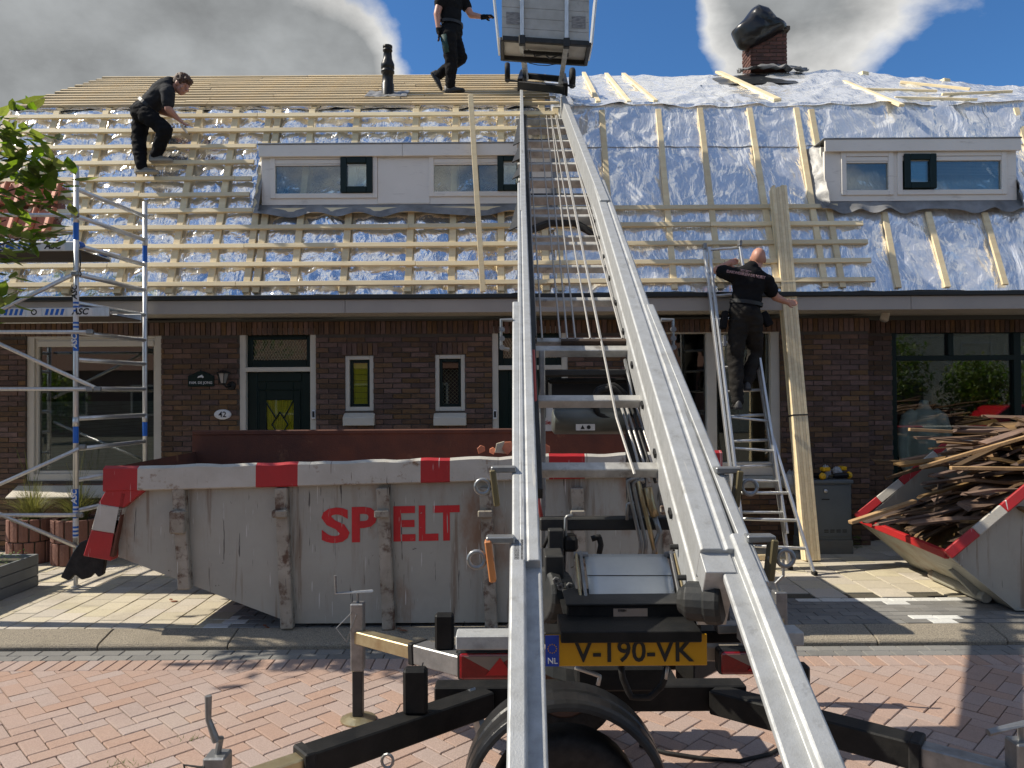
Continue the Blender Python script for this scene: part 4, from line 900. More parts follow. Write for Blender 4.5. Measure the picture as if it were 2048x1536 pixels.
    for (a, b, w_, lab) in (((1700, 1045, 6.9), (1830, 1002, 7.0), .06, 'split orange-brown lath poking out over the low corner of the right skip'),
                            ((1840, 935, 6.8), (2100, 860, 6.6), .05, 'long pale lath lying slanted across the front of the heap'), ((1818, 859, 7.2), (2000, 868, 7.3), .035, 'pale lath with a splintered tip reaching out left of the heap top'),
                            ((1772, 957, 7.4), (1990, 890, 7.3), .04, 'grey weathered lath resting on the far rim of the right skip'), ((1901, 936, 6.6), (2090, 938, 6.5), .05, 'pale thick lath lying level in the front of the heap')):
        tag(MB().bar(P(*a), P(*b), w_, .03).obj('lath', M_['oldwood' if 'grey' in lab else 'batten'] if 'grey' in lab else mat('pale_lath', (.42, .27, .13), .75, nscale=6, ncol=(.24, .14, .06), namt=.8, bump=.3), bev=.003), lab, 'lath', None)
skip_two()
# ================================================================ furniture lift on its trailer
LZ, LS = 1.94 - 1.89, .60
ldir = V((.005, 1, LS)).normalized(); lnor = V((0, -LS, 1)).normalized()
def LP(px, py, h=0.0): return PPL(px, py, V((0, 0, LZ)), lnor) + lnor * h
def LX(x, py, h=0.0):                        # point on the lift plane at lateral x, at the height of photo row py
    p = LP(1150, py); return V((x, p.y, p.z)) + lnor * h
lift = thing('furniture_lift', 'aluminium ladder lift on a black trailer with yellow number plate, reaching the roof', 'ladder lift', (.35, 3.5, 0))
def rail(a0, a1, ya, b0, b1, yb, prof, m='galv', name='rail'):
    A0, A1, B0, B1 = LP(a0, ya), LP(a1, ya), LP(b0, yb), LP(b1, yb)
    vv = [A0.lerp(A1, u) + lnor * w for u, w in prof] + [B0.lerp(B1, u) + lnor * w for u, w in prof]; n = len(prof)
    return MB().add(vv, [(i, (i + 1) % n, n + (i + 1) % n, n + i) for i in range(n)] + [tuple(range(n - 1, -1, -1)), tuple(range(n, 2 * n))]).obj(name, M_[m], lift, bev=.002)
C0 = [(0, -.11), (0, -.008), (.06, 0), (.44, 0), (.50, -.008), (.50, -.035), (.96, -.035), (1, -.04), (1, -.055), (.62, -.055), (.60, -.11)]
C2 = [(0, -.28), (0, -.006), (.08, 0), (.30, 0), (.34, -.006), (.42, -.006), (.46, 0), (.94, 0), (1, -.006), (1, -.12), (.93, -.125), (.93, -.155), (1, -.16), (1, -.28)]
C3 = [(0, -.22), (0, -.006), (.08, 0), (.94, 0), (1, -.006), (1, -.22)]
RH = -.26
def LPr(px, py, h=0.0): return PPL(px, py, V((0, 0, LZ)) + lnor * RH, lnor) + lnor * h
C1 = [(0, -.20), (0, -.004), (.2, 0), (1, 0), (1, -.2)]
rail(1010, 1104, 1700, 1020, 1083, 1078, C0); rail(1768, 1640, 1700, 1492, 1428, 1066, C0)
rail(1024, 1040, 1120, 1025, 1037, 603, C1); rail(1540, 1514, 1160, 1308, 1294, 606, [(u, w - .006) for u, w in C1])
rail(1037, 1081, 1120, 1035, 1051, 365, C2); rail(1480, 1402, 1092, 1210, 1184, 356, [(u, w - .012) for u, w in C2]); rail(1492, 1414, 1130, 1477, 1402, 1090, [(.2, -.03), (1, -.03), (1, -.12), (.93, -.13), (.93, -.16), (1, -.165), (1, -.26), (.2, -.26)])
rail(1040, 1053, 420, 1040, 1046, 178, C3); rail(1220, 1200, 400, 1131, 1121, 190, C3)
# slots and bolts on the inner side of the right rail
for k in range(11):
    t = .05 + k * .085; p = LP(1430, 1186).lerp(LP(1184, 356), t) + lnor * -.215 + V((-.004, 0, 0)); MB().bar(p - ldir * .02, p + ldir * .02, .012, .022, lnor).obj('web_slot', M_['ink'], lift)
for y in (1000, 1062, 1130):
    p = LP(1430, 1186).lerp(LP(1184, 356), (1186 - y) / 830 * .45) + lnor * -.24; MB().tube(p - V((.03, 0, 0)), p + V((.02, 0, 0)), .010, 8).obj('bolt', M_['dsteel'], lift)
# rungs
M_['rung'] = mat('worn_rung', (.54, .53, .49), .55, .4, nscale=9, ncol=(.24, .23, .21), namt=.8, bump=.15, dirt=((.12, .10, .08), 12, .58, .75))
rd = [(940, 1077, 1352, .048), (803, 1070, 1311, .046), (703, 1064, 1294, .05), (686, 1064, 1290, .04), (604, 1061, 1252, .042), (538, 1058, 1230, .04), (492, 1056, 1228, .055), (478, 1056, 1222, .035), (440, 1054, 1200, .04), (425, 1054, 1190, .03), (400, 1053, 1185, .035), (366, 1052, 1180, .055), (334, 1050, 1168, .045), (308, 1050, 1162, .04), (288, 1050, 1158, .045), (262, 1049, 1148, .05), (243, 1048, 1142, .04), (226, 1048, 1136, .035), (212, 1047, 1132, .035), (198, 1046, 1128, .03)]
for y, x0, x1, w_ in rd:
    a, b = LPr(x0, y), LPr(x1, y); MB().bar(V((min(a.x, .07), a.y, a.z)), V((b.x + .02, b.y, b.z)), w_ * (1.1 if y > 470 else 1.5), .045 if y > 470 else .075, lnor).obj('rung', M_['rung'], lift, bev=.004)
o = LP(1100, 697, -.02); MB().bar(LPr(1122, 694, .03), LPr(1255, 694, .03), .03, .03, lnor).obj('wooden_wedge', M_['oldwood'], lift, bev=.003)
# inner stiles of the nested sections, with cross ties
for (xa, ya, xb, yb) in ((1078, 1000, 1056, 480), (1068, 690, 1054, 380), (1058, 500, 1048, 205)):
    MB().bar(LPr(xa, ya, .03), LPr(xb, yb, .03), .03, .05, lnor).obj('inner_stile', M_['dsteel'], lift, bev=.003)
for (xa, ya, xb, yb) in ((1280, 690, 1192, 440), (1222, 500, 1150, 290), (1170, 340, 1126, 205)):
    MB().bar(LPr(xa, ya, .03), LPr(xb, yb, .03), .03, .06, lnor).obj('inner_stile', M_['steel'], lift, bev=.003)
for y, x0, x1 in ((466, 1056, 1214), (415, 1054, 1192), (382, 1053, 1184), (350, 1052, 1176), (320, 1051, 1166), (274, 1050, 1152), (252, 1049, 1146), (234, 1048, 1140)):
    MB().bar(LPr(x0, y, -.05), LPr(x1, y, -.05), .035, .05, lnor).obj('cross_tie', M_['dsteel'], lift, bev=.003)
# hoisting cables
for (x0, y0, x1, y1, r) in ((1052, 210, 1072, 690, .004), (1078, 230, 1120, 690, .004), (1092, 230, 1134, 690, .004), (1100, 220, 1150, 690, .004), (1098, 215, 1180, 690, .004), (1104, 205, 1200, 690, .0045), (1106, 200, 1232, 850, .0045), (1232, 850, 1268, 965, .0045), (1124, 230, 1244, 690, .004), (1130, 260, 1256, 690, .004), (1060, 300, 1084, 690, .004)):
    MB().tube(LPr(x0, y0, .04), LPr(x1, y1, .04), r * 1.4, 6).obj('cable', M_['cable'], lift)
# black spreader under the rungs, and folded side plates on the left
MB().path([P(1055, 462, 5.9), P(1100, 446, 5.95), P(1150, 446, 5.95), P(1195, 472, 5.9)], .03, 6).obj('spreader', M_['dsteel'], lift)
for y0, y1, x in ((215, 268, 1026), (270, 300, 1024), (312, 332, 1024), (365, 430, 1018)):
    a, b, c = LP(1040, y0, -.08), LP(1042, y1, -.08), LP(x, y1, -.12); MB().ext([(0, 0), (1, 0), (0, 1)], a, b - a, c - a, lnor, .01).obj('side_plate', M_['dsteel'], lift)
# clamps with ring handles
def clamp(px, py, sg, m):
    c = LP(px, py, -.0); q = group_part('clamp', lift, c)
    MB().box(c + V((sg * .03, 0, .0)), (.09, .05, .022)).obj('lever', M_['steel'], q, bev=.004)
    MB().box(c + V((sg * .062, -.01, -.065)), (.022, .05, .13), Matrix.Rotation(sg * .12, 3, 'Y')).obj('strap', M_[m], q, bev=.004)
    rg = c + V((sg * .105, -.02, -.06)); n = 14
    MB().path([rg + V((sg * .026 * math.cos(2 * math.pi * k / n), 0, .026 * math.sin(2 * math.pi * k / n))) for k in range(n + 1)], .007, 6, caps=False).obj('ring', M_['steel'], q, smooth=True)
    MB().tube(c + V((sg * .05, -.02, -.06)), rg - V((sg * .026, 0, 0)), .007, 6).obj('ring_bolt', M_['steel'], q)
clamp(1020, 1078, -1, 'orange'); clamp(1024, 938, -1, 'olive'); clamp(1500, 1076, 1, 'olive'); clamp(1437, 940, 1, 'olive')
for px, sg in ((1026, -1), (1322, 1)):
    c = LP(px, 640); q = group_part('handle', lift, c); y = V((sg * .06, 0, 0))
    MB().path([c, c + y, c + y + V((0, 0, -.14)), c + V((sg * .02, 0, -.15))], .010, 8).obj('handle_bar', M_['steel'], q)
    for k in range(3): MB().lathe([(0, 0), (.014, 0), (.014, .02), (0, .02)], c + V((sg * .055, -.02, -.05 - .045 * k)), (0, -1, 0), 8).obj('bolt', M_['steel'], q)
# --- chassis
ch = group_part('chassis', lift, (.35, 3.5, .5))
ZB = .56
MB().bar((-.36, 3.45, ZB), (1.05, 3.45, ZB), .10, .115).obj('cross_beam', M_['black'], ch, bev=.006)
MB().bar((-.30, 3.95, ZB), (1.0, 3.95, ZB), .10, .11).obj('cross_beam', M_['black'], ch, bev=.006)
MB().bar((.1, 3.42, ZB), (.1, 4.3, ZB), .08, .1).obj('side_beam', M_['black'], ch, bev=.006); MB().bar((.72, 3.42, ZB), (.72, 4.3, ZB), .08, .1).obj('side_beam', M_['black'], ch, bev=.006)
MB().lathe([(0, 0), (.28, 0), (.28, .06), (.2, .06), (.2, .16), (0, .16)], (.38, 3.7, ZB + .06), n=24).obj('turntable', M_['dsteel'], ch)
MB().bar((-.2, 3.4, ZB + .05), (-.12, 3.3, ZB - .18), .03, .05).obj('bracket', M_['steel'], ch)
# --- outriggers with jacks
def outrigger(root, end, inner_m, outer_m, split, zt):
    q = group_part('outrigger', lift, (end[0], end[1], 0)); a, b = V(root), V((end[0], end[1], end[2])); m = a.lerp(b, split)
    MB().bar(a, m, .105, .105).obj('arm', M_[inner_m], q, bev=.006); MB().bar(m - (b - a).normalized() * .03, b, .075, .075).obj('sliding_arm', M_[outer_m], q, bev=.005)
    MB().bar(m - (b - a).normalized() * .03, m + (b - a).normalized() * .012, .118, .118).obj('collar', M_['rubber'], q, bev=.006)
    n = a.lerp(b, .32); MB().bb((n.x - .05, n.y - .03, n.z + .05), (n.x + .05, n.y + .03, n.z + .24)).obj('bracket', M_['black'], q, bev=.012)
    j = group_part('jack', q, (b.x, b.y, 0)); top = zt
    MB().bb((b.x - .038, b.y - .038, .30), (b.x + .038, b.y + .038, top)).obj('jack_tube', M_['steel'], j, bev=.006)
    MB().bb((b.x - .03, b.y - .03, .03), (b.x + .03, b.y + .03, .32)).obj('jack_leg', M_['dsteel'], j, bev=.005)
    MB().lathe([(0, .005), (.105, .005), (.105, .012), (.05, .03), (0, .035)], (b.x, b.y, 0), n=20).obj('foot_plate', M_['zinc'], j)
    return q, j, b
outs = []
q, j, b = outrigger((-.10, 3.75, ZB), (-.93, 4.5, ZB - .06), 'steel', 'zinc', .52, .70)
hx = V((b.x, b.y, .70)); MB().path([hx, hx + V((0, 0, .06)), hx + V((.09, -.03, .075)), hx + V((-.13, 0, .055)), hx + V((-.135, .0, .16))], .009, 8).obj('crank', M_['steel'], j)
MB().path([hx + V((-.03, -.04, -.05)), hx + V((-.12, -.04, -.14)), hx + V((-.06, -.04, -.22)), hx + V((.0, -.04, -.06))], .004, 6).obj('safety_pin', M_['steel'], j)
q, j, b = outrigger((-.12, 3.4, ZB), (-1.03, 2.62, ZB + .0), 'black', 'zinc', .74, .70)
hx = V((b.x, b.y, .70)); MB().path([hx, hx + V((.01, 0, .05)), hx + V((.005, -.03, .06)), hx + V((-.02, -.03, .13)), hx + V((-.02, -.03, .21))], [.012, .012, .014, .010, .012], 8).obj('crank', M_['steel'], j)
MB().path([hx + V((-.03, -.04, -.03)), hx + V((-.1, -.04, -.02)), hx + V((-.09, -.04, -.06)), hx + V((-.03, -.04, -.08))], .004, 6).obj('safety_pin', M_['dsteel'], j)
rg = P(775, 1522, 2.92); n = 12; MB().path([rg + V((.022 * math.cos(6.283 * k / n), 0, .026 * math.sin(6.283 * k / n))) for k in range(n + 1)], .006, 6, caps=False).obj('ring_pin', M_['steel'], q)
q, j, b = outrigger((.85, 3.75, ZB), (1.66, 4.7, ZB - .06), 'black', 'zinc', .6, .70)
hx = V((b.x, b.y, .70)); MB().path([hx, hx + V((-.02, 0, .05)), hx + V((.02, -.02, .10)), hx + V((.02, -.02, .20))], .010, 8).obj('crank', M_['steel'], j)
q, j, b = outrigger((.90, 3.4, ZB), (1.80, 2.68, ZB), 'black', 'steel', .72, .70)
hx = V((b.x, b.y, .70)); MB().path([hx, hx + V((0, 0, .05)), hx + V((.04, 0, .065)), hx + V((-.13, -.02, .035))], [.012, .012, .012, .013], 8).obj('crank', M_['steel'], j)
for a, b in ((P(845, 1330, 3.65), P(822, 1420, 3.6)), (P(797, 1415, 3.25), P(742, 1505, 3.1))):
    c = MB(); n = 11
    for k in range(n):
        p = a.lerp(b, k / n) + V((0, -.01, -.05 * math.sin(math.pi * k / n))); e = V((.006 if k % 2 else .001, .001 if k % 2 else .006, 0)); dn = (b - a) / n * .62
        c.path([p - e - dn, p + e * 0 - dn * 1.25, p + e - dn, p + e + dn, p + dn * 1.25, p - e + dn, p - e - dn], .0025, 5)
    c.obj('chain', M_['dsteel'], lift)
# --- mudguards and wheels (the axle points along the view)
def wheel(x, y0, y1):
    q = group_part('wheel', lift, (x, (y0 + y1) / 2, 0)); yc = (y0 + y1) / 2; w_ = y1 - y0 - .05
    ty = MB(); ty.lathe([(.17, -w_ / 2 + .02), (.25, -w_ / 2), (.29, -w_ / 2 + .01), (.305, -w_ / 2 + .04), (.305, w_ / 2 - .04), (.29, w_ / 2 - .01), (.25, w_ / 2), (.17, w_ / 2 - .02)], (x, yc, .305), (0, 1, 0), 36)
    ty.obj('tyre', M_['rubber'], q, smooth=True)
    MB().lathe([(.0, -w_ / 2 + .05), (.07, -w_ / 2 + .045), (.12, -w_ / 2 + .06), (.16, -w_ / 2 + .03), (.175, -w_ / 2 + .025), (.175, w_ / 2 - .02), (0, w_ / 2 - .05)], (x, yc, .305), (0, 1, 0), 24).obj('rim', mat('brown_rim', (.10, .05, .03), .6), q, smooth=True)
    return q
def mudguard(x, y0, y1):
    n = 28; R = .405; prof = [(R - .035, 0.0), (R - .02, .004), (R - .006, .012), (R, .035), (R, .09), (R - .006, .10), (R - .006, .125), (R, .135), (R, y1 - y0 - .02), (R - .01, y1 - y0), (R - .022, y1 - y0 - .012), (R - .022, .03)]
    m = MB(); vv = []
    for k in range(n + 1):
        a = math.radians(-2 + 184 * k / n)
        for r, h in prof: vv.append(V((x + r * math.cos(a), y0 + h, .355 + r * math.sin(a))))
    k_ = len(prof); fs = [(i * k_ + j, i * k_ + (j + 1) % k_, (i + 1) * k_ + (j + 1) % k_, (i + 1) * k_ + j) for i in range(n) for j in range(k_)] + [tuple(range(k_)), tuple(n * k_ + j for j in range(k_))]
    m.add(vv, fs).obj('mudguard', M_['blackp'], lift, smooth=False, bev=.002)
mudguard(.20, 2.88, 3.12); wheel(.20, 2.90, 3.12); mudguard(.28, 4.15, 4.38); wheel(.28, 4.15, 4.38)
# --- light bar, number plate
PD = 2.44
lb = group_part('light_bar', lift, P(1250, 1290, PD))
MB().bar(P(930, 1308, PD + .12), P(1590, 1303, PD + .12), .04, .05).obj('bar', mat('bar_alu', (.35, .31, .26), .5, .3), lb, bev=.004)
for x0, x1, y in ((912, 1034, 1281), (1484, 1604, 1274)):
    a, b = P(x0, y, PD), P(x1, y, PD); MB().bb((a.x, PD - .02, a.z - .025), (b.x, PD + .06, b.z + .022)).obj('end_profile', M_['galv'], lb, bev=.004)
def lampbox(x0, y0, x1, y1):
    a, b = P(x0, y1, PD + .03), P(x1, y0, PD + .03); q = group_part('tail_light', lb, a)
    MB().bb((a.x, a.y, a.z), (b.x, a.y + .06, b.z)).obj('housing', M_['blackp'], q, bev=.012, seg=2)
    cx, cz = (a.x + b.x) / 2, (a.z + b.z) / 2; y = a.y - .006; w_, h_ = (b.x - a.x) * .92, (b.z - a.z) * .88
    MB().bb((cx - w_ / 2, y, cz - h_ / 2), (cx + w_ / 2, a.y + .01, cz + h_ / 2)).obj('red_lens', M_['lamp'], q, bev=.012, seg=2)
    MB().ext([(-.42 * w_, .42 * h_), (.42 * w_, .42 * h_), (.02 * w_, -.12 * h_)], (cx, y - .001, cz), (1, 0, 0), (0, 0, 1), (0, -1, 0), .002).obj('clear_lens', M_['lampw'], q)
    MB().ext([(-.05 * w_, -.30 * h_), (.42 * w_, -.30 * h_), (.20 * w_, .38 * h_)], (cx, y - .003, cz), (1, 0, 0), (0, 0, 1), (0, -1, 0), .002).obj('triangle_reflector', mat('reflector_red', (.42, .008, .012), .15, coat=.5), q)
lampbox(914, 1303, 1040, 1363); lampbox(1438, 1300, 1560, 1352)
a, b = P(1091, 1333, PD), P(1414, 1268, PD); npl = group_part('number_plate', lb, a); rx = V((1, 0, .01))
MB().bb((a.x, PD, a.z), (b.x, PD + .006, b.z)).obj('yellow_plate', M_['plate'], npl, bev=.002)
MB().bb((a.x, PD - .002, a.z + .001), (a.x + .044, PD + .004, b.z - .001)).obj('blue_field', M_['blue'], npl)
text('plate_text', 'V-190-VK', frameM(((a.x + b.x) / 2 + .024, PD - .002, (a.z + b.z) / 2 - .006), *FRONT), .098, M_['ink'], npl, bold=.012, sx=.98)
text('country_code', 'NL', frameM((a.x + .023, PD - .0035, a.z + .018), *FRONT), .026, M_['wsticker'], npl, bold=.01)
st = MB()
for k in range(12):
    t = 6.283 * k / 12; st.lathe([(0, 0), (.0022, 0), (.0022, .001), (0, .001)], (a.x + .022 + .014 * math.cos(t), PD - .0025, a.z + .058 + .014 * math.sin(t)), (0, -1, 0), 5)
st.obj('star_ring', M_['plate'], npl)
# --- winch unit between the rails
wu = group_part('winch_unit', lift, P(1250, 1200, 2.8))
def pbox(x0, y0, x1, y1, d, dep, name, m, parent=wu, bev=.005, rot=None):
    a, b = P(x0, y1, d), P(x1, y0, d); return MB().bb((a.x, d, a.z), (b.x, d + dep, b.z)).obj(name, M_[m], parent, bev=bev)
A, B, C_, D_ = P(1168, 1108, 2.95), P(1332, 1108, 2.95), P(1352, 1206, 2.66), P(1180, 1206, 2.66)
def cov(u, v): p = A.lerp(B, u).lerp(D_.lerp(C_, u), v); return p + V((0, -.03, .02)) * math.sin(math.pi * v) * .6
o = MB().grid(cov, 8, 10).obj('cover_plate', M_['cover'], wu, smooth=True); s_ = o.modifiers.new('t', 'SOLIDIFY'); s_.thickness = .006
MB().tube(cov(0, .5) + V((0, -.004, 0)), cov(1, .5) + V((0, -.004, 0)), .0015, 6).obj('cover_seam', M_['dsteel'], wu)
for u, sg in ((-.045, -1), (1.05, 1)):
    MB().bar(cov(u, 0), cov(u, 1.02), .012, .035, (0, -1, 1)).obj('side_link', M_['steel'], wu, bev=.003); MB().bar(cov(u + sg * .05, .0), cov(u + sg * .06, 1.03), .010, .03, (0, -1, 1)).obj('side_link', M_['zinc'], wu, bev=.003)
    for v in (.03, .97): MB().tube(cov(u - .08, v), cov(u + .09, v), .014, 10).obj('pivot', M_['steel'], wu)
pbox(1134, 1208, 1400, 1262, 2.58, .012, 'tray_front', 'black'); pbox(1132, 1206, 1402, 1212, 2.572, .20, 'tray_lip', 'dsteel', bev=.002); pbox(1394, 1210, 1402, 1264, 2.57, .2, 'tray_end', 'dsteel', bev=.002)
MB().bb((P(1134, 1262, 2.58).x, 2.58, P(1200, 1262, 2.58).z), (P(1400, 1262, 2.58).x, 3.1, P(1200, 1258, 2.58).z)).obj('tray_floor', M_['black'], wu)
a = P(1227, 1236, 2.577); b = P(1295, 1217, 2.577); MB().bb((a.x, 2.577, a.z), (b.x, 2.579, b.z)).obj('type_label', mat('faded_label', (.38, .29, .22), .5), wu); text('label_text', 'STEEN', frameM((a.x + .03, 2.5755, b.z - .006), *FRONT), .010, M_['ink'], wu, bold=.02)
pbox(1088, 1262, 1512, 1290, 2.62, .10, 'rear_beam', 'black', lift); pbox(1122, 1262, 1404, 1287, 2.415, .20, 'tray_edge', 'black', lift, .003)
MB().bar(P(1432, 1255, 2.6), P(1490, 1253, 2.6), .05, .03).obj('step', M_['steel'], lift, bev=.003)
# motors
def motor(p, q, r, name):
    p, q = V(p), V(q); L = (q - p).length
    MB().lathe([(0, 0), (r * .6, 0), (r * .75, .015), (r, .03), (r, L * .62), (r * 1.12, L * .64), (r * 1.12, L * .9), (r, L), (0, L)], p, q - p, 18).obj(name, M_['dsteel'], wu, smooth=False, bev=.003)
motor(P(1140, 1190, 3.1), P(1082, 1190, 3.05), .10, 'motor'); motor(P(1358, 1200, 2.42), P(1446, 1206, 2.36), .062, 'motor')
pbox(1090, 1112, 1128, 1165, 3.02, .16, 'motor_housing', 'dsteel'); pbox(1098, 1060, 1127, 1250, 3.25, .06, 'post', 'dsteel'); pbox(1128, 1075, 1156, 1105, 3.25, .12, 'valve_block', 'black', bev=.012); pbox(1098, 1168, 1140, 1205, 2.98, .08, 'pump', 'dsteel', bev=.015)
for x, y in ((1120, 1172), (1139, 1171), (1112, 1160)): 
    c = P(x, y, 2.97); MB().lathe([(0, 0), (.014, 0), (.014, .02), (.006, .02)], c, (0, -1, 0), 6).obj('bolt', M_['steel'], wu)
pbox(1080, 1035, 1376, 1062, 3.35, .07, 'upper_beam', 'dsteel', lift, .006)
pbox(1082, 700, 1090, 1250, 3.7, .05, 'mast', 'steel', lift); pbox(1255, 855, 1292, 1040, 3.75, .05, 'mast', 'dsteel', lift)
# pipes and hoses
def pipe(pts, r, m='steel', d=3.3, name='pipe', par=wu):
    ps = [P(x, y, (e[0] if e else d)) for x, y, *e in pts]; q = []
    for i in range(len(ps)):                                        # rounded bends
        if 0 < i < len(ps) - 1:
            q += [ps[i].lerp(ps[i - 1], .25), ps[i].lerp(ps[i - 1], .06).lerp(ps[i].lerp(ps[i + 1], .06), .5), ps[i].lerp(ps[i + 1], .25)]
        else: q.append(ps[i])
    MB().path(q, r, 8).obj(name, M_[m], par, smooth=True)
pipe(((1278, 955), (1255, 962), (1262, 1000), (1282, 1085), (1280, 1115)), .009); pipe(((1288, 958), (1266, 965), (1275, 1010), (1292, 1085), (1290, 1115)), .009)
pipe(((1276, 962), (1290, 1020), (1312, 1112)), .011, 'zinc'); pipe(((1295, 975), (1302, 1010), (1310, 1032)), .020, 'zinc'); pipe(((1308, 1030), (1320, 1065), (1312, 1085), (1308, 1110)), .012, 'steel', name='hose')
pipe(((1145, 1030), (1131, 1034), (1131, 1145), (1122, 1165)), .008); pipe(((1087, 1095), (1100, 1066), (1118, 1080), (1126, 1110)), .008, 'rubber', name='hose'); pipe(((1183, 1078), (1198, 1073), (1202, 1090), (1198, 1108)), .013, 'rubber', name='hose')
pipe(((1254, 1040), (1254, 1008), (1268, 1005)), .007); pipe(((1330, 945), (1346, 1010), (1352, 1060), (1350, 1100), (1358, 1140)), .010, 'dsteel', name='hose'); pipe(((1318, 950), (1338, 1020), (1342, 1040)), .010, 'cable')
for k in range(5):
    x = 1243 + k * 10; pipe(((x, 815, 3.65), (x + 24, 890, 3.5), (x + 44 + k * 2, 965, 3.35)), .007, 'cable' if k != 2 else 'dsteel')
for k in range(4):
    x = 1250 + k * 11; pipe(((x, 720, 4.0), (x + 10, 765, 3.85), (x + 16, 805, 3.7)), .010 if k < 3 else .014, 'steel' if k % 2 == 0 else 'dsteel', par=lift)
pipe(((1236, 800), (1240, 790), (1225, 775), (1200, 782), (1188, 802), (1196, 830), (1220, 838)), .016, 'rubber', 3.8, 'hose', lift); pipe(((1246, 800), (1250, 788), (1228, 770), (1196, 778), (1184, 805), (1192, 838), (1220, 848)), .016, 'rubber', 3.84, 'hose', lift)
pipe(((1066, 700, 3.55), (1070, 800, 3.5), (1076, 1000, 3.4), (1084, 1040, 3.4)), .009, 'redhose', name='hose', par=lift)
# power pack under the ladder
pp = group_part('power_pack', lift, P(1180, 800, 3.9))
pbox(1084, 738, 1290, 752, 3.92, .06, 'top_bar', 'dsteel', pp); m = MB(); a, b = P(1086, 838, 3.98), P(1275, 755, 3.98); frame_mb([a.x, b.x, a.z, b.z], .03, 3.98, .06, None, m); m.obj('engine_frame', M_['black'], pp, bev=.01)
pbox(1100, 762, 1262, 832, 4.1, .4, 'engine_block', 'ink', pp, .01); pipe(((1088, 835), (1088, 750), (1255, 750), (1262, 800)), .010, 'dsteel', 3.95, 'roll_bar', pp)
p0, p1 = P(1104, 842, 3.85), P(1254, 842, 3.85); MB().lathe([(0, 0), (.05, .0), (.068, .012), (.068, (p1 - p0).length - .012), (.05, (p1 - p0).length), (0, (p1 - p0).length)], p0, p1 - p0, 20).obj('tank', mat('oil_tank', (.13, .14, .13), .4, .3, nscale=5, ncol=(.08, .08, .06), namt=.8), pp, smooth=True, bev=.003)
a, b = P(1152, 861, 3.77), P(1190, 848, 3.77); MB().bb((a.x, 3.772, a.z), (b.x, 3.777, b.z)).obj('warning_label', M_['wsticker'], pp)
MB().ext([(-.011, -.009), (.011, -.009), (0, .011)], ((a.x * .65 + b.x * .35), 3.771, (a.z + b.z) / 2), (1, 0, 0), (0, 0, 1), (0, -1, 0), .001).obj('warning_triangle', M_['ink'], pp)
MB().lathe([(0, 0), (.010, 0), (.010, .001), (0, .001)], ((a.x * .33 + b.x * .67), 3.771, (a.z + b.z) / 2), (0, -1, 0), 16).obj('warning_disc', M_['ink'], pp)
a, b = P(1080, 862, 3.95), P(1106, 814, 3.95); MB().bb((a.x - .05, 3.95, a.z), (b.x, 3.955, b.z)).obj('notice_board', M_['wsticker'], pp); text('notice_text', 'ntie !', frameM(((a.x + b.x) / 2 + .006, 3.948, a.z + .045), *FRONT), .032, M_['redletter'], pp, bold=.015)
for k, (x, y) in enumerate(((1088, 1095), (1180, 1360), (1250, 1370))): pass
pipe(((1150, 1335), (1180, 1345), (1200, 1352), (1196, 1370)), .008, 'cable', 2.7, 'hose', lift); pipe(((1242, 1330), (1245, 1355), (1262, 1395), (1300, 1395), (1325, 1370), (1335, 1335)), .012, 'rubber', 2.75, 'hose', lift); pipe(((1335, 1333), (1332, 1358)), .006, 'cable', 2.6, 'hose', lift)
pbox(1155, 1335, 1330, 1385, 3.2, .2, 'axle_box', 'black', lift, .01)
# ================================================================ loading box at the top of the lift
bx = thing('lift_box', 'worn aluminium loading box on wheels at the top of the lift', 'loading box', P(1100, 170, 9.4))
fd = 8.95; TL, TR = P(1004, 75, fd), P(1178, 86, fd); bl_, br_ = P(1002, 118, 9.7), P(1170, 126, 9.7); zf = (TL.z + TR.z) / 2; tilt = (TR.z - TL.z)
xu = (TR - TL).normalized(); zu = V((0, -.10, 1)).normalized(); W_ = (TR - TL).length; H_ = .72
MB().add([TL, TR, V((TR.x, fd + .42, TR.z - .03)), V((TL.x, fd + .42, TL.z - .03))] + [p + V((0, 0, .035)) for p in (TL, TR, V((TR.x, fd + .42, TR.z - .03)), V((TL.x, fd + .42, TL.z - .03)))], [(0, 1, 2, 3), (7, 6, 5, 4), (0, 4, 5, 1), (1, 5, 6, 2), (2, 6, 7, 3), (3, 7, 4, 0)]).obj('floor', M_['boxpanel'], bx)
for k in range(6):
    h0, h1 = H_ * k / 6, H_ * (k + 1) / 6 - .004
    MB().add([TL + zu * h0, TR + zu * h0, TR + zu * h1, TL + zu * h1] + [p + V((0, .025, 0)) for p in (TL + zu * h0, TR + zu * h0, TR + zu * h1, TL + zu * h1)], [(0, 1, 2, 3), (7, 6, 5, 4), (0, 4, 5, 1), (1, 5, 6, 2), (2, 6, 7, 3), (3, 7, 4, 0)]).obj('front_panel', M_['boxpanel'], bx)
for u in (.23, .74):
    MB().bar(TL.lerp(TR, u) + V((0, -.02, -.06)), TL.lerp(TR, u) + zu * H_ + V((0, -.02, 0)), .045, .04, (0, 1, 0)).obj('upright', M_['alu'], bx, bev=.004)
    p = TL.lerp(TR, u); MB().box(p + V((0, -.02, -.03)), (.075, .07, .11)).obj('hinge', M_['dsteel'], bx, bev=.006)
    k0 = LP(1052 if u < .5 else 1120, 165 if u < .5 else 178, .04); MB().bar(p + V((0, .02, -.04)), k0, .06, .05, (0, 1, 0)).obj('support_leg', M_['galv'], bx, bev=.004)
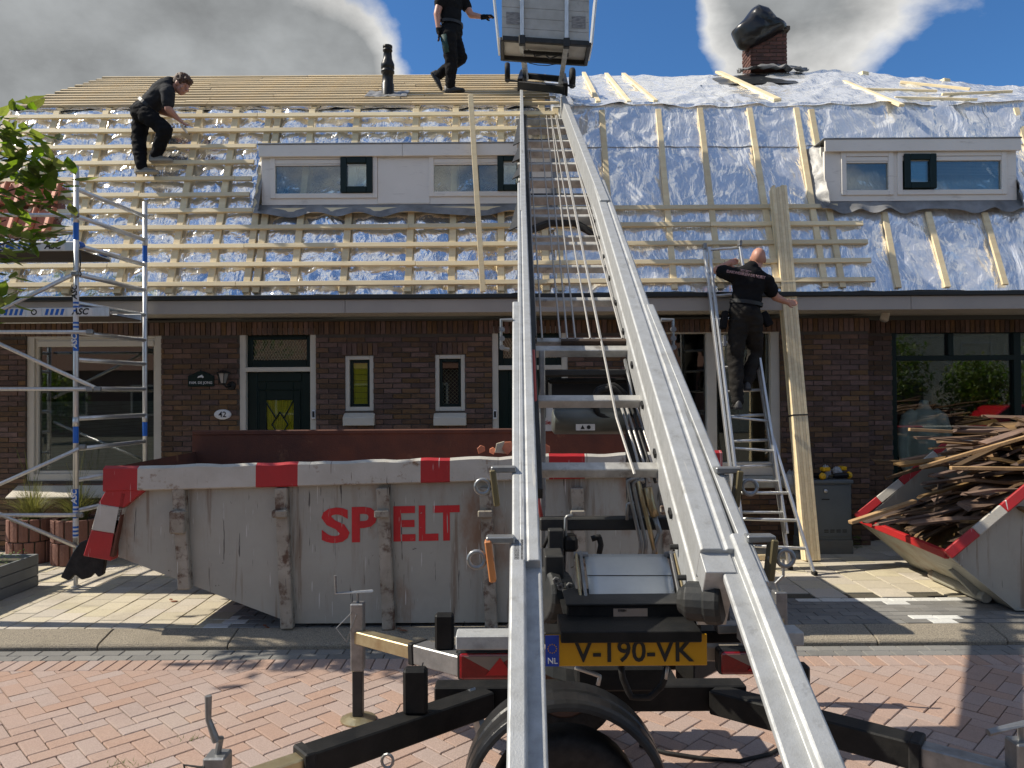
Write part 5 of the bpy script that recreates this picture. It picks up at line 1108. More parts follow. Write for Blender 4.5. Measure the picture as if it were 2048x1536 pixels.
for p, sg in ((TL, -1), (TR, 1)):
    a = p + V((sg * .03, 0, 0)); MB().add([a, a + V((0, .42, -.03)), a + V((sg * .07, .42, .70)), a + zu * H_ + V((sg * .07, 0, 0))] + [q_ + V((sg * .02, 0, 0)) for q_ in (a, a + V((0, .42, -.03)), a + V((sg * .07, .42, .70)), a + zu * H_ + V((sg * .07, 0, 0)))], [(0, 1, 2, 3), (7, 6, 5, 4), (0, 4, 5, 1), (1, 5, 6, 2), (2, 6, 7, 3), (3, 7, 4, 0)]).obj('side_panel', M_['alu'], bx)
    MB().bar(p + V((0, -.03, -.03)), p + V((0, .45, -.06)), .05, .05).obj('side_rail', M_['dsteel'], bx, bev=.006)
MB().bar(TL + V((0, -.012, -.02)), TR + V((0, -.012, -.02)), .05, .06).obj('front_sill', M_['dsteel'], bx, bev=.005); MB().bar(TL + V((0, .43, -.05)), TR + V((0, .43, -.05)), .05, .07).obj('rear_sill', M_['dsteel'], bx, bev=.005)
for u0 in (.05, .80): MB().quad(*[TL.lerp(TR, u0 + a) + zu * (.16 + b) + V((0, -.004, 0)) for a, b in ((0, 0), (.16, 0), (.16, .14), (0, .14))]).obj('worn_print', mat('scraped_print', (.13, .125, .13), .7, nscale=25, ncol=(.42, .41, .38), namt=.9, stretch=(.5, 1, 3)), bx)
MB().bar(TL.lerp(TR, .25) + V((0, .22, -.06)), TL.lerp(TR, .78) + V((0, .22, -.06)), .03, .04).obj('brace', M_['dsteel'], bx)
zg = MB(); zg.path([TL.lerp(TR, u) + V((0, .20, -.06 - dz)) for u, dz in ((.30, -.02), (.36, .0), (.38, .05), (.5, .02), (.56, .07), (.66, .02))], .010, 6).obj('linkage', M_['dsteel'], bx)
a, b = LP(1040, 178, .05), LP(1130, 188, .05); MB().bar(a, b, .08, .10, lnor).obj('carriage_beam', M_['black'], bx, bev=.006); c, d_ = LP(1046, 160, .06), LP(1126, 168, .06); MB().bar(c, d_, .06, .08, lnor).obj('carriage_beam', M_['black'], bx, bev=.006)
for p, q_ in ((a, c), (b, d_)): MB().bar(p, q_, .07, .16, lnor).obj('carriage_side', M_['black'], bx, bev=.006)
MB().tube(LP(1012, 170, .06), LP(1150, 182, .06), .014, 8).obj('axle', M_['dsteel'], bx)
for px, py in ((1015, 160), (1144, 172)):
    c = LP(px, py, .10); MB().lathe([(0, -.035), (.07, -.035), (.11, -.038), (.13, -.025), (.135, 0), (.13, .025), (.11, .038), (.07, .035), (0, .035)], c, (1, 0, 0), 24).obj('wheel', M_['rubber'], bx, smooth=True)
MB().path([P(1058, 126, 9.3), P(1075, 130, 9.3), P(1095, 131, 9.3), P(1112, 128, 9.3)], .005, 6).obj('slack_cable', M_['ink'], bx)
tag(MB().path([G(1280, 1490, .012), G(1330, 1505, .012), G(1400, 1516, .012), G(1480, 1522, .012), G(1540, 1508, .012), G(1590, 1480, .012), G(1700, 1468, .012), G(1690, 1440, .012), G(1640, 1425, .012)], .011, 8).obj('power_cable', M_['rubber'], smooth=True), 'black cable lying on the red pavers beside the lift', 'cable')
# ================================================================ scaffold tower
def scaffold():
    sc = thing('scaffold_tower', 'aluminium rolling scaffold tower with blue striped stickers at the left', 'scaffold', (-5.5, 7.9, SW))
    n0, n1_ = 7.35, 8.5; xn, xf = P(152, 780, n0).x, P(290, 780, n1_).x
    ztop_n, ztop_f = P(152, 332, n0).z, P(290, 404, n1_).z; S = V((-2.55, 0, 0))
    for sx in (V((0, 0, 0)), S):
        for x, y, zt in ((xn, n0, ztop_n), (xf, n1_, ztop_f)):
            b = V((x, y, SW)) + sx
            post = MB().tube(b + V((0, 0, .16)), V((b.x, b.y, zt)), .0255, 14).obj('post', M_['alu'], sc, smooth=True)
            MB().lathe([(0, 0), (.045, 0), (.045, .012), (.02, .02), (.02, .17), (.03, .17), (.03, .2), (0, .2)], b, n=12).obj('foot', M_['alu'], post)
            for z in (b.z + 1.62, b.z + 2.0 + 1.62):
                if z < zt: MB().lathe([(.0256, 0), (.029, 0), (.029, .09), (.0256, .09)], (b.x, b.y, z - .05), n=14).obj('joint_sleeve', M_['alu'], post, smooth=True)
    zr = [P(150, y, n0).z for y in (378, 432, 490, 548, 606, 664, 719, 777, 837, 898, 960, 1022)]
    for z in zr:
        MB().tube((xn, n0, z), (xf, n1_, z), .0235, 10).obj('rung', M_['alu'], sc, smooth=True)
        MB().tube((xn + S.x, n0, z), (xf + S.x, n1_, z), .0235, 10).obj('rung', M_['alu'], sc, smooth=True)
    def brace(a, b, d=n0 - .03):
        A, B = P(*a, d), P(*b, d); dr = (B - A).normalized(); ln = (-2.5 + xn - B.x) / dr.x if abs(dr.x) > .1 else 0
        A = B + dr * ln; MB().tube(A, B, .02, 10).obj('brace', M_['alu'], sc, smooth=True)
        MB().box(B, (.07, .05, .05)).obj('brace_hook', M_['steel'], sc, bev=.012)
    brace((0, 430), (150, 430)); brace((0, 664), (180, 664)); brace((0, 778), (180, 778)); brace((0, 1030), (160, 1030)); brace((30, 606), (150, 547)); brace((0, 688), (195, 778)); brace((0, 968), (165, 894)); brace((0, 1028), (160, 1096))
    for y0, y1, dep in ((482, 512, .62), (614, 632, .62)):
        z1, z0 = P(150, y0, n0 - .04).z, P(150, y1, n0 - .04).z; xa, xb = xn + S.x, xn + (.0 if y0 < 500 else .33)
        q = group_part('platform', sc, (xn, n0, z0))
        MB().bb((xa, n0 - .02, z1 - .09), (xb, n0 + .01, z1)).obj('edge_beam', M_['alu'], q, bev=.004); MB().bb((xa, n0 + .01, z1 - .08), (xb, n0 + dep, z1 - .065)).obj('deck', mat('platform_ply', (.09, .07, .05), .7, nscale=9), q)
        MB().bb((xa, n0 + dep, z1 - .09), (xb, n0 + dep + .03, z1)).obj('edge_beam', M_['alu'], q, bev=.004)
        yy = n0 - .022; zc = z1 - .045; x = xb - (.10 if y0 < 500 else .16)
        for kind in ('ASC', 's', 'o', 's', 'B', 'ASC', 's') if y0 > 500 else ('ASC', 's', 'B', 's', 'o'):
            if kind == 'ASC':
                MB().bb((x - .24, yy, zc - .036), (x, yy + .003, zc + .036)).obj('sticker', M_['wsticker'], q); text('lettering', 'ASC', frameM((x - .12, yy - .0015, zc), *FRONT), .085, M_['ink'], q, bold=.03, shear=.25); x -= .26
            elif kind == 'B':
                MB().bb((x - .24, yy, zc - .036), (x, yy + .003, zc + .036)).obj('sticker', M_['bluet'], q); text('lettering', 'ASC', frameM((x - .12, yy - .0015, zc), *FRONT), .085, M_['wsticker'], q, bold=.03, shear=.25); x -= .26
            elif kind == 's':
                MB().bb((x - .22, yy, zc - .036), (x, yy + .003, zc + .036)).obj('sticker', M_['wsticker'], q)
                for k in range(4): MB().ext([(0, -.03), (.028, -.03), (.045, .03), (.017, .03)], (x - .205 + k * .05, yy - .0012, zc), (1, 0, 0), (0, 0, 1), (0, -1, 0), .001).obj('stripe', M_['bluet'], q)
                x -= .24
            else:
                MB().bb((x - .14, yy, zc - .036), (x, yy + .003, zc + .036)).obj('sticker', M_['wsticker'], q); MB().lathe([(.018, 0), (.030, 0), (.030, .001), (.018, .001)], (x - .07, yy - .0002, zc), (0, -1, 0), 16).obj('round_mark', M_['ink'], q); x -= .16
        for x, y in ((xn, n0 + .5), (xn, n0 + .06)): MB().lathe([(0, -.04), (.036, -.04), (.036, .04), (0, .04)], (x, y, z1 - .02), (0, 1, 0), 12).obj('platform_claw', M_['bluet'], q, bev=.006)
    # stickers on the posts
    def band(px, y0, y1, d, x, m, rr=.0265):
        z1, z0 = P(px, y0, d).z, P(px, y1, d).z
        MB().lathe([(rr, 0), (rr, z1 - z0)], (x, d, z0), (0, 0, 1), 12, a0=math.pi, a1=2 * math.pi).obj('sticker', M_[m], sc, smooth=True)
    def vtext(s_, px, y, d, x, size, m):
        text('lettering', s_, frameM((x, d - .0285, P(px, y, d).z), (0, 0, 1), (-1, 0, 0)), size, M_[m], sc, bold=.03, shear=.2)
    band(152, 437, 480, n0, xn, 'bluet'); band(152, 850, 886, n0, xn, 'bluet'); band(290, 488, 524, n1_, xf, 'bluet'); band(290, 836, 872, n1_, xf, 'bluet')
    band(152, 572, 663, n0, xn, 'wsticker', .0262); band(152, 663, 702, n0, xn, 'bluet'); band(152, 978, 1012, n0, xn, 'bluet'); band(152, 1012, 1075, n0, xn, 'wsticker', .0262)
    vtext('ASC', 152, 585, n0, xn, .075, 'ink'); vtext('ASC', 152, 683, n0, xn, .075, 'wsticker'); vtext('ASC', 152, 993, n0, xn, .075, 'wsticker')
    for y in (608, 616, 624, 648, 656, 1020, 1028, 1036, 1056, 1064, 1072):
        z = P(152, y, n0).z; MB().lathe([(.0268, 0), (.0268, .02)], (xn, n0, z), (0, 0, 1), 10, a0=math.pi, a1=2 * math.pi).obj('stripe', M_['bluet'], sc)
    p = V((xn + .035, n0, P(160, 500, n0).z)); MB().path([p, p + V((.01, 0, -.1)), p + V((0, 0, -.2)), p + V((.015, 0, -.24)), p + V((.0, 0, -.26))], .006, 6).obj('locking_hook', M_['dsteel'], sc)
scaffold()
# ================================================================ ladder with the timber bundle
def ladder():
    ld = thing('ladder', 'aluminium extension ladder leaning on the eave with a man climbing it', 'ladder', (3.1, 7.9, SW))
    f0 = G(1500, 1118, SW); fr = G(1580, 1139, SW); f0 = V((fr.x - .50, fr.y, SW)); top_l, top_r = P(1408, 492, 8.6), P(1478, 486, 8.6)
    w_ = (top_r - top_l).length
    tl2, tr2 = P(1420, 500, 8.52), P(1490, 480, 8.52)
    for a, b in ((f0, top_l), (fr, top_r)): MB().bar(a, b, .028, .065, (0, -1, 0)).obj('stile', M_['alu'], ld, bev=.004)
    up = (top_r - fr).normalized(); n = V((0, -1, .25)).normalized()
    g0, g1 = f0.lerp(top_l, .10) + n * .075 + V((.03, 0, 0)), fr.lerp(top_r, .10) + n * .075 - V((.0, 0, 0))
    h0, h1 = f0.lerp(top_l, .985) + n * .075 + V((.03, 0, 0)), fr.lerp(top_r, .62) + n * .075
    for a, b in ((g0, h0), (g1, h1)): MB().bar(a, b, .026, .06, (0, -1, 0)).obj('stile', M_['alu'], ld, bev=.004)
    ft = G(1629, 1150, SW); MB().bar(ft, fr.lerp(top_r, .42) + n * .03, .026, .055, (0, -1, 0)).obj('stabiliser_leg', M_['alu'], ld, bev=.004)
    N_ = 13
    for k in range(N_):
        t = .07 + .915 * k / (N_ - 1); a, b = f0.lerp(top_l, t), fr.lerp(top_r, t)
        if k in (0, 1, 2): b = ft.lerp(fr.lerp(top_r, .42), t / .42) + V((0, .0, 0))
        MB().tube(a, b, .017, 10).obj('rung', M_['alu'], ld, smooth=True)
    for k in range(8):
        t = .03 + .6 * k / 7; a, b = g0.lerp(h0, t), g1.lerp(h1, t / .63 if t < .6 else 1)
        if k % 2: MB().tube(g0.lerp(h0, t * .62), g1.lerp(h1, t), .015, 8).obj('rung', M_['alu'], ld, smooth=True)
    for p in (f0, fr, ft): MB().box(p + V((0, 0, .02)), (.04, .085, .05)).obj('rubber_foot', M_['rubber'], ld, bev=.008)
    for p in (top_l, top_r): MB().box(p + V((0, -.03, -.01)), (.04, .07, .07)).obj('end_bracket', M_['steel'], ld, bev=.008)
    return f0, fr, top_l, top_r
LAD = ladder()
def bundle():
    b0, t0 = G(1622, 1122, SW), P(1556, 380, 8.85); bu = thing('batten_bundle', 'upright bundle of new pale battens strapped with black bands, steadied by the man', 'batten bundle', b0)
    ax = (t0 - b0).normalized(); sx = V((1, 0, 0)); sx = (sx - ax * sx.dot(ax)).normalized(); sy = ax.cross(sx)
    r = random.Random(6)
    for i in range(5):
        for j in range(3):
            o = sx * ((i - 2) * .0335) + sy * ((j - 1) * .045); e = r.uniform(-.02, .05)
            MB().bar(b0 + o + ax * .01, t0 + o + ax * e, .032, .0435, sy).obj('batten', M_['batten2'], bu, bev=.0025)
    for f in (.40 - .025, .695): 
        c = b0.lerp(t0, f); q = MB()
        for s1, s2 in ((sx * .084 + sy * .068, -sx * .084 + sy * .068), (-sx * .084 + sy * .068, -sx * .084 - sy * .068), (-sx * .084 - sy * .068, sx * .084 - sy * .068), (sx * .084 - sy * .068, sx * .084 + sy * .068)): q.bar(c + s1 * 1.02, c + s2 * 1.02, .003, .016, ax)
        q.obj('strap', M_['ink'], bu)
bundle()
tag(MB().bar(P(966, 584, 8.53), P(941, 190, 9.02), .062, .03, n1).obj('loose_batten', M_['batten'], bev=.003), 'long loose batten leaning over the left dormer, just left of the lift', 'batten')
tag(MB().bar((.9, 8.45, SW + .03), (2.9, 8.35, SW + .03), .09, .05).obj('loose_batten', M_['batten'], bev=.003), 'loose pale batten lying on the pavement behind the lift', 'batten')
# ================================================================ utility cabinet and what lies on it
def cabinet():
    a, b = P(1610, 1098, 8.62), P(1705, 962, 8.62); y0, y1 = 8.62, 8.98
    cb = thing('utility_cabinet', 'dark grey steel utility cabinet against the brick pillar', 'cabinet', ((a.x + b.x) / 2, 8.8, SW))
    z1 = b.z
    MB().bb((a.x + .01, y0 + .01, SW + .16), (b.x - .01, y1, z1 - .03)).obj('body', M_['cabinet'], cb, bev=.006); MB().bb((a.x + .0, y0, SW), (b.x, y1, SW + .158)).obj('plinth', mat('cabinet_plinth', (.17, .165, .14), .8, nscale=6), cb, bev=.004); MB().bb((a.x - .008, y0 - .015, z1 - .03), (b.x + .008, y1 + .01, z1 + .01)).obj('lid', M_['cabinet'], cb, bev=.008)
    MB().bb((a.x + .03, y0 + .003, SW + .2), (b.x - .03, y0 + .012, z1 - .05)).obj('door', M_['cabinet'], cb, bev=.004)
    c = V((P(1651, 985, y0).x, y0, P(1651, 982, y0).z)); MB().lathe([(0, 0), (.02, 0), (.026, .008), (.02, .016), (0, .016)], c, (0, -1, 0), 14, sx=.8).obj('lock', M_['alu'], cb, smooth=True); MB().bb((c.x - .045, y0 - .002, c.z - .10), (c.x + .045, y0 + .004, c.z - .092)).obj('slot', M_['ink'], cb)
    for k in range(4): 
        for j in range(2): MB().bb((c.x - .02 + k * .07, y0 - .0005, SW + .25 + j * .022), (c.x + .03 + k * .07, y0 + .004, SW + .258 + j * .022)).obj('vent_slot', M_['ink'], cb)
    zt = z1 + .012
    def tool(px, yaw, lab, flip=1):
        x = P(px, 960, 8.75).x; t = thing('cordless_tool', lab, 'power tool', (x, 8.75, zt)); R = Matrix.Rotation(yaw, 3, 'Z'); q = lambda *p: V((x, 8.75, zt)) + R @ V(p)
        MB().path([q(-.10, 0, .035), q(-.05, 0, .037), q(.06, 0, .04), q(.085, 0, .04)], [.022, .030, .033, .026], 12).obj('motor_body', M_['blackp'], t, smooth=True)
        MB().path([q(.085, 0, .04), q(.10, 0, .04), q(.125, 0, .042)], [.040, .043, .030], 14).obj('end_cap', M_['yellow'], t, smooth=True)
        MB().path([q(-.10, 0, .035), q(-.15, 0, .034)], [.016, .006], 10).obj('chuck', M_['olive'], t, smooth=True); MB().path([q(.03, .02, .05), q(.05, .06, .10)], [.018, .02], 8).obj('handle', M_['blackp'], t, smooth=True); MB().box(q(.055, .07, .115), (.07, .10, .045), R).obj('battery', M_['yellow' if flip > 0 else 'blackp'], t, bev=.008)
    tool(1682, .1, 'yellow and black cordless drill at the right end of the cabinet top'); tool(1634, -1.3, 'yellow cordless tool standing right behind the batten bundle on the cabinet'); tool(1600, -1.0, 'yellow tool peeping out left of the batten bundle')
    def bag(px, py, r3, lab, d=8.8, m='bag', base=None, seed=0):
        c = P(px, py, d); o = MB(); n = 20; k = 14; vv = []
        for i in range(k + 1):
            ph = math.pi * i / k
            for j in range(n):
                a_ = 2 * math.pi * j / n; u = V((math.sin(ph) * math.cos(a_), math.sin(ph) * math.sin(a_), math.cos(ph))); f = 1 + .35 * mnoise.noise(u * 2.2 + V((seed, 0, 0))) + .15 * mnoise.noise(u * 6 + V((0, seed, 0)))
                p = c + V((u.x * r3[0], u.y * r3[1], u.z * r3[2])) * f
                if base is not None: p.z = max(p.z, base)
                vv.append(p)
        o.add(vv, [(i * n + j, (i + 1) * n + j, (i + 1) * n + (j + 1) % n, i * n + (j + 1) % n) for i in range(k) for j in range(n)])
        return tag(o.obj('plastic_bag', M_[m], smooth=True), lab, 'plastic bag')
    bag(1651, 946, (.06, .05, .085), 'crumpled clear plastic bag standing on the cabinet between the tools', base=zt); bag(1674, 942, (.055, .04, .05), 'small clear bag over the right drill', base=zt + .03, seed=4); bag(1586, 965, (.10, .06, .14), 'grey plastic bag hanging left of the cabinet', d=8.66, seed=7)
    return bag
bag_fn = cabinet()
# sack over the chimney
def sack():
    o = MB(); pts = [(1463, 64), (1478, 95), (1500, 101), (1520, 90), (1572, 62), (1570, 52), (1555, 46), (1533, 22), (1510, 14), (1500, 22), (1485, 42)]
    c = V((0, 0, 0)); q = [P(x, y, 11.8) for x, y in pts]
    for p in q: c += p / len(q)
    n = 44; k = 20; vv = []
    def rad(a):
        best = .1
        for p, e in zip(q, q[1:] + q[:1]):
            p2, e2 = (p.x - c.x, p.z - c.z), (e.x - c.x, e.z - c.z); dx, dz = math.cos(a), math.sin(a); ex, ez = e2[0] - p2[0], e2[1] - p2[1]; det = -dx * ez + dz * ex
            if abs(det) < 1e-9: continue
            t = (-p2[0] * ez + p2[1] * ex) / det; s_ = (dx * p2[1] - dz * p2[0]) / det
            if t > 0 and -.001 <= s_ <= 1.001: best = t
        return best
    for i in range(k + 1):
        ph = math.pi * i / k
        for j in range(n):
            a = 2 * math.pi * j / n; r = rad(a) * (math.sin(ph) ** .75); u = V((math.cos(a) * math.sin(ph), math.cos(ph), math.sin(a) * math.sin(ph)))
            cr = 1 - .10 * (1 - abs(mnoise.noise(u * 1.8 + V((4, 0, 0)))) * 3) * abs(math.cos(ph)); vv.append(c + V((math.cos(a) * r, -.30 * math.cos(ph) * cr, math.sin(a) * r)))
    o.add(vv, [(i * n + j, (i + 1) * n + j, (i + 1) * n + (j + 1) % n, i * n + (j + 1) % n) for i in range(k) for j in range(n)])
    tag(o.obj('refuse_sack', M_['bin'], smooth=True), 'inflated black plastic sack tied over the chimney top', 'plastic sack')
sack()
# ================================================================ signs and lantern on the wall
def wall_things():
    c = P(402, 761, D - .01); s_ = thing('name_sign', 'dark green arched family name plaque left of the wall lantern', 'sign', c)
    w_, h_ = 52 / F_PX * D, 24 / F_PX * D; poly = [(-.5 * w_, -.5 * h_), (.5 * w_, -.5 * h_), (.5 * w_, .42 * h_), (.36 * w_, .46 * h_), (.24 * w_, .62 * h_), (.1 * w_, .76 * h_), (0, .78 * h_), (-.1 * w_, .76 * h_), (-.24 * w_, .62 * h_), (-.36 * w_, .46 * h_), (-.5 * w_, .42 * h_)]
    MB().ext(poly, (c.x, D + .0, c.z), (1, 0, 0), (0, 0, 1), (0, -1, 0), .015).obj('plaque', M_['green'], s_, bev=.003); text('lettering', 'FAM. DE JONG', frameM((c.x, D - .0165, c.z - .028), *FRONT), .043, M_['wsticker'], s_, bold=.01)
    fl = MB()
    for dx, dz, r in ((-.02, .045, .012), (.0, .05, .014), (.022, .042, .013), (.012, .06, .010), (-.035, .038, .008)): fl.lathe([(0, 0), (r, 0), (r * .6, .003), (0, .003)], (c.x + dx, D - .0152, c.z + dz), (0, -1, 0), 7)
    fl.obj('flower_emblem', M_['wsticker'], s_)
    c = P(445, 829, D - .01); s_ = thing('house_number', 'oval white enamel house number plate reading 42', 'sign', c)
    MB().lathe([(0, 0), (.062, 0), (.062, .006), (.055, .011), (0, .012)], (c.x, D, c.z), (0, -1, 0), 28, sx=1.0).obj('plate', M_['wsticker'], s_, smooth=True)
    for v in s_.children[0].data.vertices: v.co.x = c.x + (v.co.x - c.x) * 1.68
    text('digits', '42', frameM((c.x, D - .0135, c.z - .002), *FRONT), .095, M_['ink'], s_, bold=.012)
    c = P(446, 755, D - .11); l_ = thing('wall_lantern', 'small black wall lantern with clear glass beside the door', 'lantern', c)
    gl = MB(); gl.lathe([(.035, -.07), (.068, .05)], c, (0, 0, 1), 6); gl.obj('glass', mat('lantern_glass', (.26, .25, .23), .15, coat=.5), l_)
    ir = MB()
    for k in range(6): a = math.pi / 3 * k; ir.tube(c + V((.036 * math.cos(a), .036 * math.sin(a), -.07)), c + V((.07 * math.cos(a), .07 * math.sin(a), .05)), .005, 5)
    ir.lathe([(.0, .05), (.085, .05), (.085, .062), (.03, .085), (0, .09)], c, n=6); ir.lathe([(0, -.09), (.02, -.085), (.04, -.07), (0, -.07)], c, n=6); ir.obj('cage', M_['blackp'], l_)
    MB().path([c + V((0, 0, -.08)), c + V((.03, .03, -.115)), c + V((.06, .105, -.10))], .011, 8).obj('arm', M_['blackp'], l_, smooth=True); MB().lathe([(0, 0), (.055, 0), (.05, .015), (0, .02)], (c.x + .06, D, c.z - .10), (0, -1, 0), 16).obj('wall_plate', M_['blackp'], l_)
    for px, py, lab in ((627, 829, 'small black doorbell on the white frame of the yellow-curtained door'), (990, 829, 'small black doorbell on the door frame left of the lift')):
        c = P(px, py, D); o = thing('doorbell', lab, 'doorbell', c); MB().bb((c.x - .022, D - .005, c.z - .055), (c.x + .022, D + .02, c.z + .055)).obj('body', M_['wsticker'], o, bev=.003); MB().bb((c.x - .014, D - .009, c.z - .035), (c.x + .014, D - .004, c.z + .04)).obj('button', M_['ink'], o, bev=.003)
wall_things()
# ================================================================ planting
def grass_clump(c, R, H, n, seed):
    r = random.Random(seed); m = MB()
    for k in range(n):
        a = r.uniform(0, 6.283); lean = r.random() ** .6; L = H * r.uniform(.6, 1.1); b = c + V((math.cos(a), math.sin(a), 0)) * R * .3 * r.random(); pts = []; out = V((math.cos(a), math.sin(a), 0))
        for i in range(5):
            t = i / 4; pts.append(b + out * (R * 1.3 * lean * t ** 1.4) + V((0, 0, L * (t - .55 * lean * t * t))))
        sd_ = out.cross(V((0, 0, 1))) * .0035; vv = []
        for i, p in enumerate(pts): vv += [p - sd_ * (1 - .8 * i / 4), p + sd_ * (1 - .8 * i / 4)]
        m.add(vv, [(2 * i, 2 * i + 1, 2 * i + 3, 2 * i + 2) for i in range(4)])
    return m
def tub(px0, px1, d, lab, seed):
    x0, x1 = P(px0, 1050, d).x, P(px1, 1050, d).x; cx, R = (x0 + x1) / 2, (x1 - x0) / 2; H = .50
    t = thing('planter_tub', lab, 'planter', (cx, d, SW), 'round planters by the window'); n = 14
    core = MB(); core.lathe([(0, 0), (R - .02, 0), (R - .02, H - .03), (0, H - .03)], (cx, d, SW), n=n * 2).obj('core', M_['joint'], t)
    for row in range(2):
        for k in range(n):
            a0, a1 = 2 * math.pi * (k + .5 * row) / n + .03, 2 * math.pi * (k + 1 + .5 * row) / n - .03; z0, z1 = SW + row * H / 2 + .004, SW + (row + 1) * H / 2 - .006
            poly = [(R * math.cos(a), R * math.sin(a)) for a in (a0, (a0 + a1) / 2, a1)] + [((R - .06) * math.cos(a), (R - .06) * math.sin(a)) for a in (a1, a0)]
            MB().ext(poly, (cx, d, z0), (1, 0, 0), (0, 1, 0), (0, 0, 1), z1 - z0).obj('block', M_['terra'], t, bev=.006)
    grass_clump(V((cx, d, SW + H - .05)), R * 1.15, .52, 420, seed).obj('grass', M_['grass'], t, kind='stuff')
    r = random.Random(seed + 50); pl = MB()
    for k in range(9):
        a = r.uniform(0, 6.28); b = V((cx, d, SW + H)); pl.path([b, b + V((.04 * math.cos(a), .04 * math.sin(a), .35)), b + V((.2 * math.cos(a), .1 * math.sin(a), .62 + .2 * r.random()))], .0018, 3)
    pl.obj('stalks', M_['grass'], t, kind='stuff')
tub(20, 108, 8.55, 'left round planter of terracotta blocks with ornamental grass', 3); tub(108, 205, 8.5, 'right round planter of terracotta blocks with ornamental grass, beside the scaffold foot', 9)
def planter():
    a = G(74, 1172, SW); xr = a.x; y0, y1 = 6.30, G(74, 1172, SW).y; x0 = xr - 1.6; H = P(74, 1108, y1).z - SW
    t = thing('planter_box', 'grey wooden planter box with low green plants at the left edge', 'planter', ((x0 + xr) / 2, 6.7, SW)); n = 3; hh = H / n
    for k in range(n):
        z0, z1 = SW + k * hh + .002, SW + (k + 1) * hh - .004
        MB().bb((xr - .025, y0, z0), (xr, y1, z1)).obj('board', M_['planter'], t, bev=.003); MB().bb((x0, y0 - .025, z0), (xr, y0 - .001, z1)).obj('board', M_['planter'], t, bev=.003); MB().bb((x0, y1 + .001, z0), (xr, y1 + .025, z1)).obj('board', M_['planter'], t, bev=.003); MB().bb((x0, y0, z0), (x0 + .025, y1, z1)).obj('board', M_['planter'], t, bev=.003)
    MB().bb((x0 + .03, y0 + .001, SW + .01), (xr - .03, y1 - .001, SW + H - .04)).obj('soil', M_['joint'], t)
    r = random.Random(12); m = MB()
    for k in range(900):
        p = V((r.uniform(x0 + .05, xr - .02), r.uniform(y0 + .03, y1 - .03), SW + H - .03 + .10 * r.random())); leaf(m, p, V((r.gauss(0, 1), r.gauss(0, 1), r.uniform(-.2, .8))), r.uniform(.02, .045), r)
    m.obj('ground_cover', M_['weed'], t, kind='stuff')
def leaf(m, p, d, L, r, wide=.45):
    d = d.normalized(); s = d.cross(V((0, 0, 1))); s = s.normalized() if s.length > .05 else V((1, 0, 0)); u = s.cross(d); w_ = L * wide / 2; q = d + u * r.uniform(-.3, .1)
    m.add([p, p + d * L * .3 - s * w_ * .85 - u * L * .03, p + d * L * .33 + u * L * .03, p + d * L * .3 + s * w_ * .85 - u * L * .03, p + q * L * .68 - s * w_ * .75 - u * L * .08, p + q * L * .68 - u * L * .03, p + q * L * .68 + s * w_ * .75 - u * L * .08, p + q * L - u * L * .14],
          [(0, 2, 1), (0, 3, 2), (1, 2, 5, 4), (2, 3, 6, 5), (4, 5, 7), (5, 6, 7)])
planter()
def tree():
    t = thing('street_tree', 'young street tree with drooping serrated leaves entering at the left edge', 'tree', (-5.35, 6.25, 0)); r = random.Random(31); b = V((-5.35, 6.25, 0))
    tr = MB(); tr.path([b, b + V((.03, 0, 1.0)), b + V((0, .02, 2.0)), b + V((.05, .0, 3.0)), b + V((.0, .05, 4.2)), b + V((.05, 0, 5.2))], [.085, .075, .065, .05, .035, .012], 10)
    clumps = []
    for px, py, n, R in ((12, 245, 24, .25), (45, 300, 34, .25), (20, 345, 30, .22), (95, 358, 30, .19), (60, 395, 14, .17), (12, 440, 26, .22), (62, 470, 24, .19), (5, 500, 16, .17), (8, 612, 14, .14), (-40, 560, 30, .28), (-80, 420, 40, .35), (-100, 260, 40, .4)): clumps.append((P(px, py, 5.75 + r.uniform(-.12, .12)), n, R))
    near = len(clumps)
    for k in range(30):
        while True:
            u = V((r.uniform(-1, 1), r.uniform(-1, 1), r.uniform(-1, 1)))
            if u.length < 1: break
        c = b + V((-.2, .1, 4.6)) + V((u.x * 1.5, u.y * .8, u.z * .9)); x, y = proj(c)
        if x > -60: continue
        clumps.append((c, 26, .30))
    for i, (c, n, R) in enumerate(clumps):
        if i < near or i % 2 == 0:
            z = min(max(c.z - .5, 1.9), 4.9); a = b + V((.02, .0, z)); tr.path([a, a.lerp(c, .5) + V((0, 0, .10)), c], [.018, .010, .004], 5)
    tr.obj('trunk', M_['bark'], t, smooth=True)
    crown = group_part('crown', t, b + V((0, 0, 3.7))); rest = MB(); lm = []
    for k in range(6):
        m = MB(); leaf(m, V((0, 0, 0)), V((1, 0, -.15)), 1.0, r, .48); lm.append(m.mesh('leaf', M_['leaf']))
    cnt = 0
    for i, (c, n, R) in enumerate(clumps):
        for k in range(n):
            p = c + V((r.gauss(0, 1), r.gauss(0, 1), r.gauss(0, .8))) * R * .55; dr = V((r.gauss(0, 1), r.gauss(0, 1), -.55 + r.gauss(0, .45))).normalized(); L = r.uniform(.13, .22)
            x, y = proj(p)
            if -20 < x < 170 and cnt < 260:
                s = dr.cross(V((0, 0, 1))); s = s.normalized() if s.length > .05 else V((0, 1, 0)); u = s.cross(dr) * -1; s = u.cross(dr) 
                link('leaf', lm[k % 6], crown, M=Matrix(((dr.x * L, s.x * L, u.x * L, p.x), (dr.y * L, s.y * L, u.y * L, p.y), (dr.z * L, s.z * L, u.z * L, p.z), (0, 0, 0, 1)))); cnt += 1
            else: leaf(rest, p, dr, L, r, .48)
    rest.obj('foliage', M_['leaf'], crown, kind='stuff')
tree()
